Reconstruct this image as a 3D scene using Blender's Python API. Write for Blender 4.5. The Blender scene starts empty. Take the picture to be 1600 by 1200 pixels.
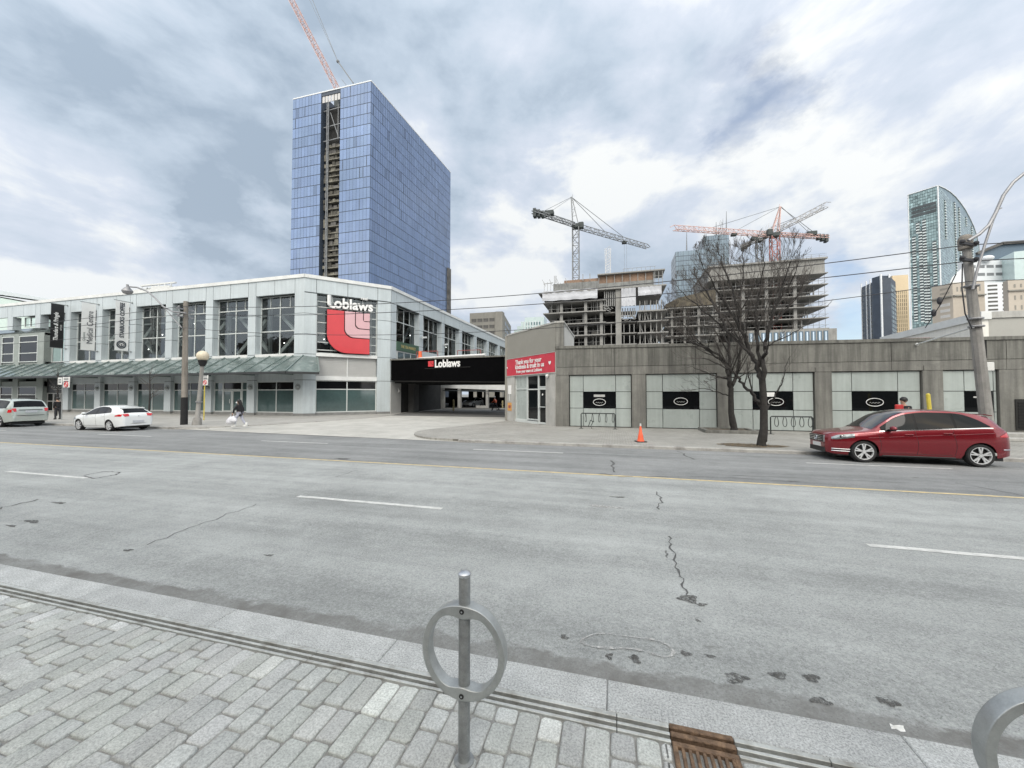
import bpy, bmesh, math, random
from mathutils import Vector, Matrix, noise
SC = bpy.context.scene
COL = SC.collection
R = math.radians
PI = math.pi
# ---------------------------------------------------------------- camera
CAMH = 1.78
PITCH, YAW, FPX = 1.548, 15.119, 592.0
cam = bpy.data.cameras.new('camera')
cam.sensor_width = 36.0
cam.lens = 36.0*FPX/1600.0
cam.clip_start = 0.05
cam.clip_end = 6000
camo = bpy.data.objects.new('camera', cam)
COL.objects.link(camo)
camo.location = (0, 0, CAMH)
camo.rotation_euler = (R(90+PITCH), 0, R(YAW))
SC.camera = camo
# ---------------------------------------------------------------- view
SC.view_settings.view_transform = 'Standard'
SC.view_settings.look = 'None'
SC.view_settings.gamma = 1.0
SC.view_settings.exposure = 0.26
SC.render.engine = 'CYCLES'
# ---------------------------------------------------------------- sun and sky
SUN_AZ, SUN_EL = 166.0, 42.0      # compass angle clockwise from +Y, elevation
sd = Vector((math.sin(R(SUN_AZ))*math.cos(R(SUN_EL)), math.cos(R(SUN_AZ))*math.cos(R(SUN_EL)), math.sin(R(SUN_EL))))
sl = bpy.data.lights.new('sun', 'SUN')
sl.energy = 1.0
sl.angle = R(25)
sl.color = (1.0, 0.955, 0.89)
so = bpy.data.objects.new('sun', sl)
COL.objects.link(so)
so.location = sd*50
so.rotation_euler = (-sd).to_track_quat('-Z', 'Y').to_euler()
W = bpy.data.worlds.new("World")
SC.world = W
W.use_nodes = True
_p, _y = R(PITCH), R(YAW)
def ray(x, y):
    cx, cy, cz = x-800.0, 600.0-y, FPX
    f = cz*math.cos(_p)-cy*math.sin(_p); u = cz*math.sin(_p)+cy*math.cos(_p)
    return Vector((cx*math.cos(_y)-f*math.sin(_y), cx*math.sin(_y)+f*math.cos(_y), u))
def build_world():
    nt = W.node_tree; N = nt.nodes; L = nt.links
    N.clear()
    def n(t, **k):
        x = N.new(t)
        for a, b in k.items(): setattr(x, a, b)
        return x
    def math_(op, a, b=None, c=None):
        m = n('ShaderNodeMath', operation=op)
        for i, v in enumerate((a, b, c)):
            if v is None: continue
            if isinstance(v, (int, float)): m.inputs[i].default_value = v
            else: L.new(v, m.inputs[i])
        return m.outputs[0]
    out = n('ShaderNodeOutputWorld'); bg = n('ShaderNodeBackground')
    bg.inputs['Strength'].default_value = 0.1
    L.new(bg.outputs[0], out.inputs[0])
    sky = n('ShaderNodeTexSky', sky_type='NISHITA', sun_disc=False)
    sky.sun_elevation = R(SUN_EL); sky.sun_rotation = R(SUN_AZ)
    tc = n('ShaderNodeTexCoord')
    sep = n('ShaderNodeSeparateXYZ'); L.new(tc.outputs['Generated'], sep.inputs[0])
    z = math_('MAXIMUM', sep.outputs[2], 0.0)
    zz = math_('ADD', z, 0.24)
    cmb = n('ShaderNodeCombineXYZ')
    L.new(math_('DIVIDE', sep.outputs[0], zz), cmb.inputs[0])
    L.new(math_('DIVIDE', sep.outputs[1], zz), cmb.inputs[1])
    def noise_(scale, detail, rough, dist, off, stretch=(1, 1, 1), rot=0):
        mp = n('ShaderNodeMapping'); mp.inputs['Location'].default_value = off
        mp.inputs['Scale'].default_value = stretch; mp.inputs['Rotation'].default_value = (0, 0, R(rot))
        L.new(cmb.outputs[0], mp.inputs[0])
        t = n('ShaderNodeTexNoise'); t.inputs['Scale'].default_value = scale
        t.inputs['Detail'].default_value = detail; t.inputs['Roughness'].default_value = rough
        t.inputs['Distortion'].default_value = dist
        L.new(mp.outputs[0], t.inputs['Vector']); return t.outputs['Fac']
    dens = noise_(0.55, 9, 0.52, 0.35, (3.1, 7.4, 0.2), (1.0, 0.75, 1), 20)
    shade = noise_(0.85, 7, 0.50, 0.5, (11.0, 2.2, 1.0), (1.0, 0.6, 1), -15)
    fine = noise_(2.4, 9, 0.58, 0.6, (1.0, 5.2, 3.0), (1.0, 0.8, 1), 30)
    # billows: noise on the sky sphere itself, flattened so banks lie level
    def noise3(scale, detail, rough, dist, off, zs, out='Fac'):
        mp = n('ShaderNodeMapping'); mp.inputs['Location'].default_value = off; mp.inputs['Scale'].default_value = (1, 1, zs)
        L.new(tc.outputs['Generated'], mp.inputs[0]); t = n('ShaderNodeTexNoise'); t.inputs['Scale'].default_value = scale
        t.inputs['Detail'].default_value = detail; t.inputs['Roughness'].default_value = rough; t.inputs['Distortion'].default_value = dist
        L.new(mp.outputs[0], t.inputs['Vector']); return t.outputs[out]
    puff = noise3(3.4, 10, 0.55, 0.25, (5.3, 1.7, 0.4), 2.0)
    sh = math_('ADD', math_('ADD', math_('MULTIPLY', shade, 0.34), math_('MULTIPLY', fine, 0.24)), math_('MULTIPLY', puff, 0.42))
    # large banks and breaks of this particular sky, edges torn by noise
    wc = n('ShaderNodeVectorMath', operation='SUBTRACT'); L.new(noise3(2.6, 8, 0.6, 0.0, (0, 3, 9), 1.6, 'Color'), wc.inputs[0]); wc.inputs[1].default_value = (0.5, 0.5, 0.5)
    ws = n('ShaderNodeVectorMath', operation='SCALE'); L.new(wc.outputs[0], ws.inputs[0]); ws.inputs['Scale'].default_value = 0.55
    wd = n('ShaderNodeVectorMath', operation='ADD'); L.new(ws.outputs[0], wd.inputs[0]); L.new(tc.outputs['Generated'], wd.inputs[1])
    wn = n('ShaderNodeVectorMath', operation='NORMALIZE'); L.new(wd.outputs[0], wn.inputs[0])
    def lobe(px, py, rad):
        d = ray(px, py).normalized(); q = n('ShaderNodeVectorMath', operation='DOT_PRODUCT'); L.new(wn.outputs[0], q.inputs[0]); q.inputs[1].default_value = d
        r = n('ShaderNodeMapRange'); r.interpolation_type = 'SMOOTHSTEP'; L.new(q.outputs['Value'], r.inputs[0]); r.inputs[1].default_value = math.cos(R(rad)); r.inputs[2].default_value = 1.0
        return r.outputs[0]
    for px, py, rad, amp in ((60, 395, 8, .10), (250, 260, 6, .06), (190, 300, 6, .08), (150, 430, 6, .09), (60, 260, 6, .06), (20, 320, 5, -.05), (110, 350, 5, -.05), (420, 250, 9, .05), (420, 30, 14, .05), (770, 390, 9, .12), (910, 300, 8, .09), (960, 235, 7, .09), (1010, 50, 14, .05),
                             (1200, 130, 11, .08), (1120, 310, 9, .07), (1345, 515, 7, .16), (1420, 230, 14, .04), (350, 120, 13, -.08), (330, 215, 9, -.07), (230, 350, 8, -.05), (640, 120, 11, -.07), (860, 140, 10, -.08), (1100, 60, 10, -.06),
                             (800, 270, 8, -.05), (1060, 240, 9, -.05), (370, 415, 4, -.10), (150, 150, 12, -.05), (760, 470, 9, -.03), (1010, 330, 9, -.03)):
        sh = math_('MULTIPLY_ADD', lobe(px, py, rad*1.5), amp*0.52, sh)
    blue = math_('ADD', math_('MULTIPLY', lobe(1153, 212, 5), 0.55), math_('ADD', math_('MULTIPLY', lobe(1312, 494, 5), 0.9), math_('MULTIPLY', lobe(1130, 170, 5), 0.25)))
    cr = n('ShaderNodeValToRGB'); L.new(sh, cr.inputs[0])
    e = cr.color_ramp.elements
    e[0].position = 0.41; e[0].color = (4.4, 5.45, 6.75, 1)
    e[1].position = 0.595; e[1].color = (10.8, 11.1, 11.2, 1)
    m_ = e.new(0.47); m_.color = (6.1, 7.2, 8.55, 1)
    m_ = e.new(0.54); m_.color = (7.8, 8.6, 9.9, 1)
    # near the horizon the clouds pile up and read paler and whiter
    hz = math_('POWER', math_('SUBTRACT', 1.0, math_('MINIMUM', math_('MULTIPLY', z, 1.9), 1.0)), 1.6)
    mx = n('ShaderNodeMixRGB'); mx.inputs[2].default_value = (8.4, 9.2, 10.2, 1)
    L.new(math_('MULTIPLY', hz, 0.35), mx.inputs[0]); L.new(cr.outputs[0], mx.inputs[1])
    # thin cloud in front of the sun is much brighter (this side is behind the camera)
    dt = n('ShaderNodeVectorMath', operation='DOT_PRODUCT'); L.new(tc.outputs['Generated'], dt.inputs[0])
    dt.inputs[1].default_value = sd
    d01 = math_('POWER', math_('MAXIMUM', math_('MULTIPLY_ADD', dt.outputs['Value'], 0.5, 0.5), 0.0), 4.0)
    gain = math_('MULTIPLY_ADD', d01, 2.3, 0.70)
    sc = n('ShaderNodeVectorMath', operation='SCALE'); L.new(mx.outputs[0], sc.inputs[0]); L.new(gain, sc.inputs['Scale'])
    wm = n('ShaderNodeMixRGB'); wm.inputs[1].default_value = (1, 1, 1, 1); wm.inputs[2].default_value = (1.16, 1.0, 0.80, 1); L.new(math_('MULTIPLY', d01, 1.3), wm.inputs[0])
    wt = n('ShaderNodeVectorMath', operation='MULTIPLY'); L.new(sc.outputs[0], wt.inputs[0]); L.new(wm.outputs[0], wt.inputs[1]); sc = wt
    # gaps of blue
    dr = n('ShaderNodeMapRange'); dr.inputs[1].default_value = 0.30; dr.inputs[2].default_value = 0.44
    dr.interpolation_type = 'SMOOTHSTEP'
    L.new(dens, dr.inputs[0])
    skm = n('ShaderNodeVectorMath', operation='SCALE'); L.new(sky.outputs[0], skm.inputs[0]); skm.inputs['Scale'].default_value = 1.35
    mix = n('ShaderNodeMixRGB'); L.new(math_('MINIMUM', math_('ADD', dr.outputs[0], 0.6), math_('SUBTRACT', 1.0, math_('MULTIPLY', blue, 0.75))), mix.inputs[0]); L.new(skm.outputs[0], mix.inputs[1]); L.new(sc.outputs[0], mix.inputs[2])
    # below the horizon: dull ground bounce
    below = math_('LESS_THAN', sep.outputs[2], -0.002)
    mb = n('ShaderNodeMixRGB'); mb.inputs[2].default_value = (2.2, 2.3, 2.4, 1)
    L.new(below, mb.inputs[0]); L.new(mix.outputs[0], mb.inputs[1])
    L.new(mb.outputs[0], bg.inputs['Color'])
build_world()

# ---------------------------------------------------------------- geometry of the view (used once to survey the photograph)
def onZ(x, y, z=0.0):
    r = ray(x, y); return Vector((0, 0, CAMH))+r*((z-CAMH)/r.z)
def onY(x, y, Y):
    r = ray(x, y); return Vector((0, 0, CAMH))+r*(Y/r.y)

# ---------------------------------------------------------------- materials
MATS = {}
def new_mat(name):
    m = bpy.data.materials.new(name); m.use_nodes = True
    nt = m.node_tree; b = nt.nodes['Principled BSDF']
    return m, nt, b
def mat(name, col, rough=0.6, metal=0.0, var=0.12, vs=1.5, bump=0.0, bs=30.0, spec=0.5, streak=0.0, emit=0.0, coat=0.0, dirt=None, attr=None):
    """procedural material: colour varied by two noises, optional vertical streaks, bump, wear"""
    if name in MATS: return MATS[name]
    m, nt, b = new_mat(name); N = nt.nodes; L = nt.links
    MATS[name] = m
    b.inputs['Roughness'].default_value = rough
    b.inputs['Metallic'].default_value = metal
    b.inputs['Specular IOR Level'].default_value = spec
    if coat: b.inputs['Coat Weight'].default_value = coat; b.inputs['Coat Roughness'].default_value = 0.04
    tc = N.new('ShaderNodeTexCoord')
    def nz(scale, detail=5, vec=None, rough=0.55):
        t = N.new('ShaderNodeTexNoise'); t.inputs['Scale'].default_value = scale; t.inputs['Detail'].default_value = detail
        t.inputs['Roughness'].default_value = rough
        L.new(vec or tc.outputs['Object'], t.inputs['Vector']); return t.outputs['Fac']
    base = N.new('ShaderNodeRGB'); base.outputs[0].default_value = (*col, 1)
    cur = base.outputs[0]
    if attr:
        at = N.new('ShaderNodeAttribute'); at.attribute_name = attr
        mm = N.new('ShaderNodeMixRGB'); mm.blend_type = 'MULTIPLY'; mm.inputs[0].default_value = 1
        L.new(cur, mm.inputs[1]); L.new(at.outputs['Color'], mm.inputs[2]); cur = mm.outputs[0]
    def mult(cur, fac, lo, hi, amt):
        mr = N.new('ShaderNodeMapRange'); L.new(fac, mr.inputs[0])
        mr.inputs[1].default_value = lo; mr.inputs[2].default_value = hi
        mr.inputs[3].default_value = 1-amt; mr.inputs[4].default_value = 1+amt*0.7
        v = N.new('ShaderNodeVectorMath'); v.operation = 'SCALE'
        L.new(cur, v.inputs[0]); L.new(mr.outputs[0], v.inputs['Scale']); return v.outputs[0]
    if var:
        cur = mult(cur, nz(vs), 0.3, 0.7, var)
        cur = mult(cur, nz(vs*9, 3), 0.3, 0.7, var*0.45)
    if streak:
        mp = N.new('ShaderNodeMapping'); mp.inputs['Scale'].default_value = (3.5, 3.5, 0.16)
        L.new(tc.outputs['Object'], mp.inputs[0])
        cur = mult(cur, nz(1.3, 6, mp.outputs[0], 0.65), 0.35, 0.65, streak)
    if dirt:
        dm = N.new('ShaderNodeMapRange'); L.new(nz(dirt[1], 8, None, 0.62), dm.inputs[0])
        dm.inputs[1].default_value = 0.50; dm.inputs[2].default_value = 0.70; dm.inputs[4].default_value = dirt[2]
        mx = N.new('ShaderNodeMixRGB'); mx.inputs[2].default_value = (*dirt[0], 1)
        L.new(dm.outputs[0], mx.inputs[0]); L.new(cur, mx.inputs[1]); cur = mx.outputs[0]
    L.new(cur, b.inputs['Base Color'])
    if rough > 0.12:
        rr = N.new('ShaderNodeMapRange'); L.new(nz(vs*3, 4), rr.inputs[0])
        rr.inputs[3].default_value = max(0.03, rough-0.09); rr.inputs[4].default_value = min(1, rough+0.09)
        L.new(rr.outputs[0], b.inputs['Roughness'])
    if bump:
        bp = N.new('ShaderNodeBump'); bp.inputs['Strength'].default_value = bump; bp.inputs['Distance'].default_value = 0.02
        L.new(nz(bs, 5), bp.inputs['Height']); L.new(bp.outputs[0], b.inputs['Normal'])
    if emit:
        b.inputs['Emission Color'].default_value = (*col, 1); b.inputs['Emission Strength'].default_value = emit
    return m
def glass_mat(name, tint=(0.7, 0.8, 0.8), refl=0.35, rough=0.01, wav=0.012):
    """window glass: part see-through, part mirror, slightly wavy so reflections break up"""
    if name in MATS: return MATS[name]
    m = bpy.data.materials.new(name); m.use_nodes = True; MATS[name] = m
    nt = m.node_tree; N = nt.nodes; L = nt.links; N.clear()
    out = N.new('ShaderNodeOutputMaterial'); mx = N.new('ShaderNodeMixShader')
    tr = N.new('ShaderNodeBsdfTransparent'); tr.inputs[0].default_value = (*tint, 1)
    gl = N.new('ShaderNodeBsdfGlossy'); gl.inputs['Roughness'].default_value = rough; gl.inputs[0].default_value = (0.95, 1, 1, 1)
    fr = N.new('ShaderNodeFresnel'); fr.inputs[0].default_value = 1.5
    mr = N.new('ShaderNodeMapRange'); L.new(fr.outputs[0], mr.inputs[0])
    mr.inputs[1].default_value = 0.04; mr.inputs[2].default_value = 1; mr.inputs[3].default_value = refl; mr.inputs[4].default_value = 1
    tc = N.new('ShaderNodeTexCoord'); t = N.new('ShaderNodeTexNoise'); t.inputs['Scale'].default_value = 0.8
    t.inputs['Detail'].default_value = 2
    L.new(tc.outputs['Object'], t.inputs['Vector'])
    bp = N.new('ShaderNodeBump'); bp.inputs['Strength'].default_value = 0.5; bp.inputs['Distance'].default_value = wav
    L.new(t.outputs['Fac'], bp.inputs['Height']); L.new(bp.outputs[0], gl.inputs['Normal'])
    L.new(mr.outputs[0], mx.inputs[0]); L.new(tr.outputs[0], mx.inputs[1]); L.new(gl.outputs[0], mx.inputs[2])
    L.new(mx.outputs[0], out.inputs[0])
    return m

# ---------------------------------------------------------------- object helpers
ORG = {}
def tag(o, label=None, cat=None, group=None, kind=None):
    if label: o['label'] = label
    if cat: o['category'] = cat
    if group: o['group'] = group
    if kind: o['kind'] = kind
    return o
def thing(name, label, cat, loc=(0, 0, 0), group=None, rot=0.0, local=False):
    o = bpy.data.objects.new(name, None); COL.objects.link(o)
    o.empty_display_size = 0.3
    o.location = loc; o.rotation_euler = (0, 0, rot)
    ORG[o.name] = Vector((0, 0, 0)) if local else Vector(loc)
    return tag(o, label, cat, group)
class Fr:
    """wall frame: u along the wall, v out of the wall towards the viewer, z up"""
    def __init__(s, a, b):
        a = Vector((a[0], a[1], 0)); b = Vector((b[0], b[1], 0)); s.o = a; s.d = (b-a).normalized(); s.len = (b-a).length
        s.n = Vector((s.d.y, -s.d.x, 0))
    def __call__(s, u, v, z): return s.o+s.d*u+s.n*v+Vector((0, 0, z))
    def u_at(s, x, y):
        """where the sight line through a photo pixel meets the wall: (u, z)"""
        r = ray(x, y); o = Vector((0, 0, CAMH)); t = (s.o-o).dot(s.n)/r.dot(s.n); p = o+r*t
        return (p-s.o).dot(s.d), p.z
class MB:
    def __init__(s): s.v = []; s.f = []; s.m = []; s.mi = 0; s.col = []; s.c = (1, 1, 1)
    def add(s, vs, fs):
        b = len(s.v); s.v += [Vector(p) for p in vs]
        for f in fs: s.f.append([b+i for i in f]); s.m.append(s.mi); s.col.append(s.c)
        return s
    def box(s, x0, x1, y0, y1, z0, z1, fr=None, b=0.0):
        if fr: P = lambda x, y, z: fr(x, y, z)
        else: P = lambda x, y, z: Vector((x, y, z))
        if x0 > x1: x0, x1 = x1, x0
        if y0 > y1: y0, y1 = y1, y0
        if z0 > z1: z0, z1 = z1, z0
        vs = [P(x, y, z) for z in (z0, z1) for (x, y) in ((x0, y0), (x1, y0), (x1, y1), (x0, y1))]
        if b: 
            return s.cbox([Vector(v) for v in vs], b)
        return s.add(vs, [(0, 3, 2, 1), (4, 5, 6, 7), (0, 1, 5, 4), (1, 2, 6, 5), (2, 3, 7, 6), (3, 0, 4, 7)])
    def cbox(s, vs, b):
        bm = bmesh.new(); q = [bm.verts.new(v) for v in vs]
        for f in [(0, 3, 2, 1), (4, 5, 6, 7), (0, 1, 5, 4), (1, 2, 6, 5), (2, 3, 7, 6), (3, 0, 4, 7)]: bm.faces.new([q[i] for i in f])
        bmesh.ops.bevel(bm, geom=bm.edges[:], offset=b, segments=1, affect='EDGES')
        return s.bm(bm)
    def bm(s, bm):
        bm.verts.index_update(); s.add([v.co.copy() for v in bm.verts], [[v.index for v in f.verts] for f in bm.faces]); bm.free(); return s
    def quad(s, a, b, c, d): return s.add([a, b, c, d], [(0, 1, 2, 3)])
    def poly(s, pts): return s.add(pts, [tuple(range(len(pts)))])
    def prism(s, pts, d):
        d = Vector(d); n = len(pts); p = [Vector(q) for q in pts]
        fs = [tuple(range(n))[::-1], tuple(range(n, 2*n))]+[(i, (i+1) % n, n+(i+1) % n, n+i) for i in range(n)]
        return s.add(p+[q+d for q in p], fs)
    def tube(s, pts, rs, n=8, cap=True, closed=False):
        pts = [Vector(p) for p in pts]; k = len(pts)
        if not hasattr(rs, '__len__'): rs = [rs]*k
        vs = []; up = None
        for i in range(k):
            if closed: t = pts[(i+1) % k]-pts[(i-1) % k]
            else: t = pts[min(i+1, k-1)]-pts[max(i-1, 0)]
            t = t.normalized() if t.length > 1e-9 else Vector((0, 0, 1))
            if up is None:
                up = Vector((0, 0, 1)) if abs(t.z) < 0.9 else Vector((1, 0, 0))
            x = t.cross(up); x = x.normalized() if x.length > 1e-6 else t.orthogonal().normalized()
            y = x.cross(t).normalized(); up = y
            for j in range(n):
                a = 2*PI*j/n; vs.append(pts[i]+(x*math.cos(a)+y*math.sin(a))*rs[i])
        fs = []
        for i in range(k if closed else k-1):
            for j in range(n):
                a = i*n+j; b = i*n+(j+1) % n; c = ((i+1) % k)*n+(j+1) % n; d = ((i+1) % k)*n+j
                fs.append((a, b, c, d))
        if cap and not closed: fs += [tuple(range(n)), tuple(range((k-1)*n, k*n))[::-1]]
        return s.add(vs, fs)
    def bar(s, a, b, w, h=None):
        """square bar between two points"""
        h = h or w; a = Vector(a); b = Vector(b); t = (b-a).normalized()
        up = Vector((0, 0, 1)) if abs(t.z) < 0.95 else Vector((0, 1, 0))
        x = t.cross(up).normalized()*w/2; y = x.cross(t).normalized()*h/2
        vs = [p+q for p in (a, b) for q in (-x-y, x-y, x+y, -x+y)]
        return s.add(vs, [(0, 1, 2, 3), (7, 6, 5, 4), (0, 4, 5, 1), (1, 5, 6, 2), (2, 6, 7, 3), (3, 7, 4, 0)])
    def lathe(s, prof, c=(0, 0, 0), n=16, axis='z', squash=1.0, cap=True):
        c = Vector(c); vs = []
        for r, z in prof:
            for j in range(n):
                a = 2*PI*j/n
                if axis == 'z': vs.append(c+Vector((r*math.cos(a), r*math.sin(a)*squash, z)))
                elif axis == 'y': vs.append(c+Vector((r*math.cos(a), z, r*math.sin(a))))
                else: vs.append(c+Vector((z, r*math.cos(a), r*math.sin(a))))
        fs = []; k = len(prof)
        for i in range(k-1):
            for j in range(n): fs.append((i*n+j, i*n+(j+1) % n, (i+1)*n+(j+1) % n, (i+1)*n+j))
        if cap and prof[0][0] > 1e-5: fs.append(tuple(range(n))[::-1])
        if cap and prof[-1][0] > 1e-5: fs.append(tuple(range((k-1)*n, k*n)))
        return s.add(vs, fs)
    def ball(s, c, r, n=12, sz=(1, 1, 1)):
        prof = [(max(1e-6, r*math.sin(PI*i/n)), -r*math.cos(PI*i/n)) for i in range(n+1)]
        b = len(s.v); s.lathe(prof, (0, 0, 0), n*2); c = Vector(c)
        for i in range(b, len(s.v)): v = s.v[i]; s.v[i] = Vector((v.x*sz[0], v.y*sz[1], v.z*sz[2]))+c
        return s
    def grid(s, rows):
        """rows of points -> quads"""
        k = len(rows); n = len(rows[0])
        return s.add([p for r in rows for p in r], [(i*n+j, i*n+j+1, (i+1)*n+j+1, (i+1)*n+j) for i in range(k-1) for j in range(n-1)])
    def build(s, name, mats, parent=None, smooth=False, fix=True, bevel=0.0, colattr=False):
        if not isinstance(mats, (list, tuple)): mats = [mats]
        if parent is not None: org = ORG[parent.name]
        else:
            xs = [v.x for v in s.v]; ys = [v.y for v in s.v]; zs = [v.z for v in s.v]
            org = Vector(((min(xs)+max(xs))/2, (min(ys)+max(ys))/2, min(zs)))
        me = bpy.data.meshes.new(name)
        me.from_pydata([tuple(v-org) for v in s.v], [], s.f)
        for m in mats: me.materials.append(m)
        me.polygons.foreach_set('material_index', s.m)
        if colattr:
            ca = me.color_attributes.new('tone', 'FLOAT_COLOR', 'CORNER')
            i = 0
            for p, c in zip(me.polygons, s.col):
                for li in p.loop_indices: ca.data[li].color = (*c, 1)
        if fix:
            bm = bmesh.new(); bm.from_mesh(me)
            bmesh.ops.recalc_face_normals(bm, faces=bm.faces[:])
            bm.to_mesh(me); bm.free()
        if smooth:
            me.polygons.foreach_set('use_smooth', [True]*len(me.polygons))
            try: me.set_sharp_from_angle(angle=R(38))
            except Exception: pass
        me.update()
        o = bpy.data.objects.new(name, me); COL.objects.link(o)
        if parent is not None:
            o.parent = parent; ORG[o.name] = ORG[parent.name]
        else:
            o.location = org; ORG[o.name] = org
        if bevel:
            bv = o.modifiers.new('bevel', 'BEVEL'); bv.width = bevel; bv.segments = 2; bv.limit_method = 'ANGLE'; bv.angle_limit = R(40)
        return o
def struct(o, label=None):
    o['kind'] = 'structure'
    if label: o['label'] = label
    return o
def text_mb(body, size, P, off=0.0, ext=0.0, align='CENTER', spacing=1.0, shear=0.0, squash=1.0):
    """lettering as mesh; P(x, y, d) maps letter plane to the world"""
    cu = bpy.data.curves.new('t', 'FONT'); cu.body = body; cu.size = size; cu.align_x = align; cu.align_y = 'CENTER'
    cu.offset = off; cu.space_character = spacing; cu.shear = shear; cu.resolution_u = 4; cu.extrude = ext
    o = bpy.data.objects.new('t', cu); COL.objects.link(o)
    dg = bpy.context.evaluated_depsgraph_get(); me = bpy.data.meshes.new_from_object(o.evaluated_get(dg))
    vs = [P(v.co.x*squash, v.co.y, v.co.z) for v in me.vertices]; fs = [tuple(p.vertices) for p in me.polygons]
    bpy.data.objects.remove(o); bpy.data.curves.remove(cu); bpy.data.meshes.remove(me)
    return vs, fs
def copy_tree(o, parent=None):
    c = o.copy(); COL.objects.link(c)
    if parent is not None: c.parent = parent
    for ch in list(o.children): copy_tree(ch, c)
    return c
rnd = random.Random(7)
# ================================================================ GROUND, ROAD, PAVEMENTS
def road_z(y): return -0.12-0.19*(y-2.5)/12.8
def road_mat(name, col, col2, gutter=False, seed=0.0, contrast=1.0):
    m, nt, b = new_mat(name); N = nt.nodes; L = nt.links; MATS[name] = m
    geo = N.new('ShaderNodeNewGeometry'); pos = geo.outputs['Position']
    def mp(sc, off=(0, 0, 0)):
        x = N.new('ShaderNodeMapping'); x.inputs['Scale'].default_value = sc; x.inputs['Location'].default_value = (off[0]+seed, off[1], off[2]); L.new(pos, x.inputs[0]); return x.outputs[0]
    def nz(vec, s, d=6, r=0.6):
        t = N.new('ShaderNodeTexNoise'); t.inputs['Scale'].default_value = s; t.inputs['Detail'].default_value = d; t.inputs['Roughness'].default_value = r
        L.new(vec, t.inputs['Vector']); return t.outputs['Fac']
    def ma(op, a, b_=None, c=None):
        x = N.new('ShaderNodeMath'); x.operation = op
        for i, v in enumerate((a, b_, c)):
            if v is None: continue
            if isinstance(v, (int, float)): x.inputs[i].default_value = v
            else: L.new(v, x.inputs[i])
        return x.outputs[0]
    big = nz(mp((1, 1, 1)), 0.35, 5); streak = nz(mp((0.09, 1.3, 1)), 1.4, 5); mid = nz(mp((1, 1, 1)), 3.5, 6, 0.65)
    grain = nz(mp((1, 1, 1)), 42, 4, 0.75); gr2 = nz(mp((1, 1, 1)), 110, 3, 0.8)
    v = ma('ADD', ma('MULTIPLY', big, 0.45*contrast), ma('MULTIPLY', streak, 0.5*contrast))
    v = ma('ADD', v, ma('MULTIPLY', mid, 0.26*contrast)); v = ma('ADD', v, ma('MULTIPLY', grain, 0.75)); v = ma('ADD', v, ma('MULTIPLY', gr2, 0.6))
    tot = 0.5*(1.21*contrast+1.35)
    mr = N.new('ShaderNodeMapRange'); L.new(v, mr.inputs[0]); mr.inputs[1].default_value = tot-0.22; mr.inputs[2].default_value = tot+0.22
    mx = N.new('ShaderNodeMixRGB'); L.new(mr.outputs[0], mx.inputs[0]); mx.inputs[1].default_value = (*col, 1); mx.inputs[2].default_value = (*col2, 1)
    cur = mx.outputs[0]
    # dark aggregate pits and small pale stones
    vo = N.new('ShaderNodeTexVoronoi'); vo.inputs['Scale'].default_value = 55; L.new(mp((1, 1, 1)), vo.inputs['Vector'])
    pit = ma('MULTIPLY', ma('LESS_THAN', vo.outputs['Distance'], 0.24), ma('GREATER_THAN', nz(mp((1, 1, 1)), 17, 3), 0.50))
    m2 = N.new('ShaderNodeMixRGB'); m2.inputs[2].default_value = (col[0]*0.42, col[1]*0.42, col[2]*0.42, 1)
    L.new(ma('MULTIPLY', pit, 0.55), m2.inputs[0]); L.new(cur, m2.inputs[1]); cur = m2.outputs[0]
    # oil and rubber spots
    sp = N.new('ShaderNodeMapRange'); L.new(nz(mp((0.6, 1.2, 1), (4, 9, 0)), 2.3, 7, 0.68), sp.inputs[0]); sp.inputs[1].default_value = 0.66; sp.inputs[2].default_value = 0.74
    m3 = N.new('ShaderNodeMixRGB'); m3.inputs[2].default_value = (col[0]*0.45, col[1]*0.43, col[2]*0.4, 1)
    L.new(ma('MULTIPLY', sp.outputs[0], 0.6), m3.inputs[0]); L.new(cur, m3.inputs[1]); cur = m3.outputs[0]
    if gutter:
        s = N.new('ShaderNodeSeparateXYZ'); L.new(pos, s.inputs[0])
        edge = ma('ADD', s.outputs[1], ma('MULTIPLY', ma('SUBTRACT', nz(mp((1.0, 1.6, 1), (2, 1, 0)), 2.6, 8, 0.65), 0.5), 0.42))
        g = N.new('ShaderNodeMapRange'); L.new(edge, g.inputs[0]); g.inputs[1].default_value = 2.78; g.inputs[2].default_value = 2.83; g.inputs[3].default_value = 1; g.inputs[4].default_value = 0
        m4 = N.new('ShaderNodeMixRGB'); m4.inputs[2].default_value = (0.15, 0.146, 0.138, 1)
        L.new(ma('MULTIPLY', g.outputs[0], ma('MULTIPLY_ADD', mid, 1.9, -0.28)), m4.inputs[0]); L.new(cur, m4.inputs[1]); cur = m4.outputs[0]
    L.new(cur, b.inputs['Base Color']); b.inputs['Roughness'].default_value = 0.82; b.inputs['Specular IOR Level'].default_value = 0.35
    bp = N.new('ShaderNodeBump'); bp.inputs['Strength'].default_value = 0.9; bp.inputs['Distance'].default_value = 0.008
    L.new(ma('ADD', ma('MULTIPLY', grain, 1.0), ma('MULTIPLY', gr2, 0.6)), bp.inputs['Height']); L.new(bp.outputs[0], b.inputs['Normal'])
    return m
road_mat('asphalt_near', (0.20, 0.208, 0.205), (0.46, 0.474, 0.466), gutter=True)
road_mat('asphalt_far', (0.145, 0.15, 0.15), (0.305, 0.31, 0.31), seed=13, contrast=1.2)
road_mat('asphalt_yard', (0.09, 0.09, 0.088), (0.19, 0.19, 0.185), seed=44)  # asphalt of the yard, darkened to stand in for shade under the deck
road_mat('ground_soil', (0.16, 0.16, 0.155), (0.26, 0.26, 0.25), seed=5)
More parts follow.
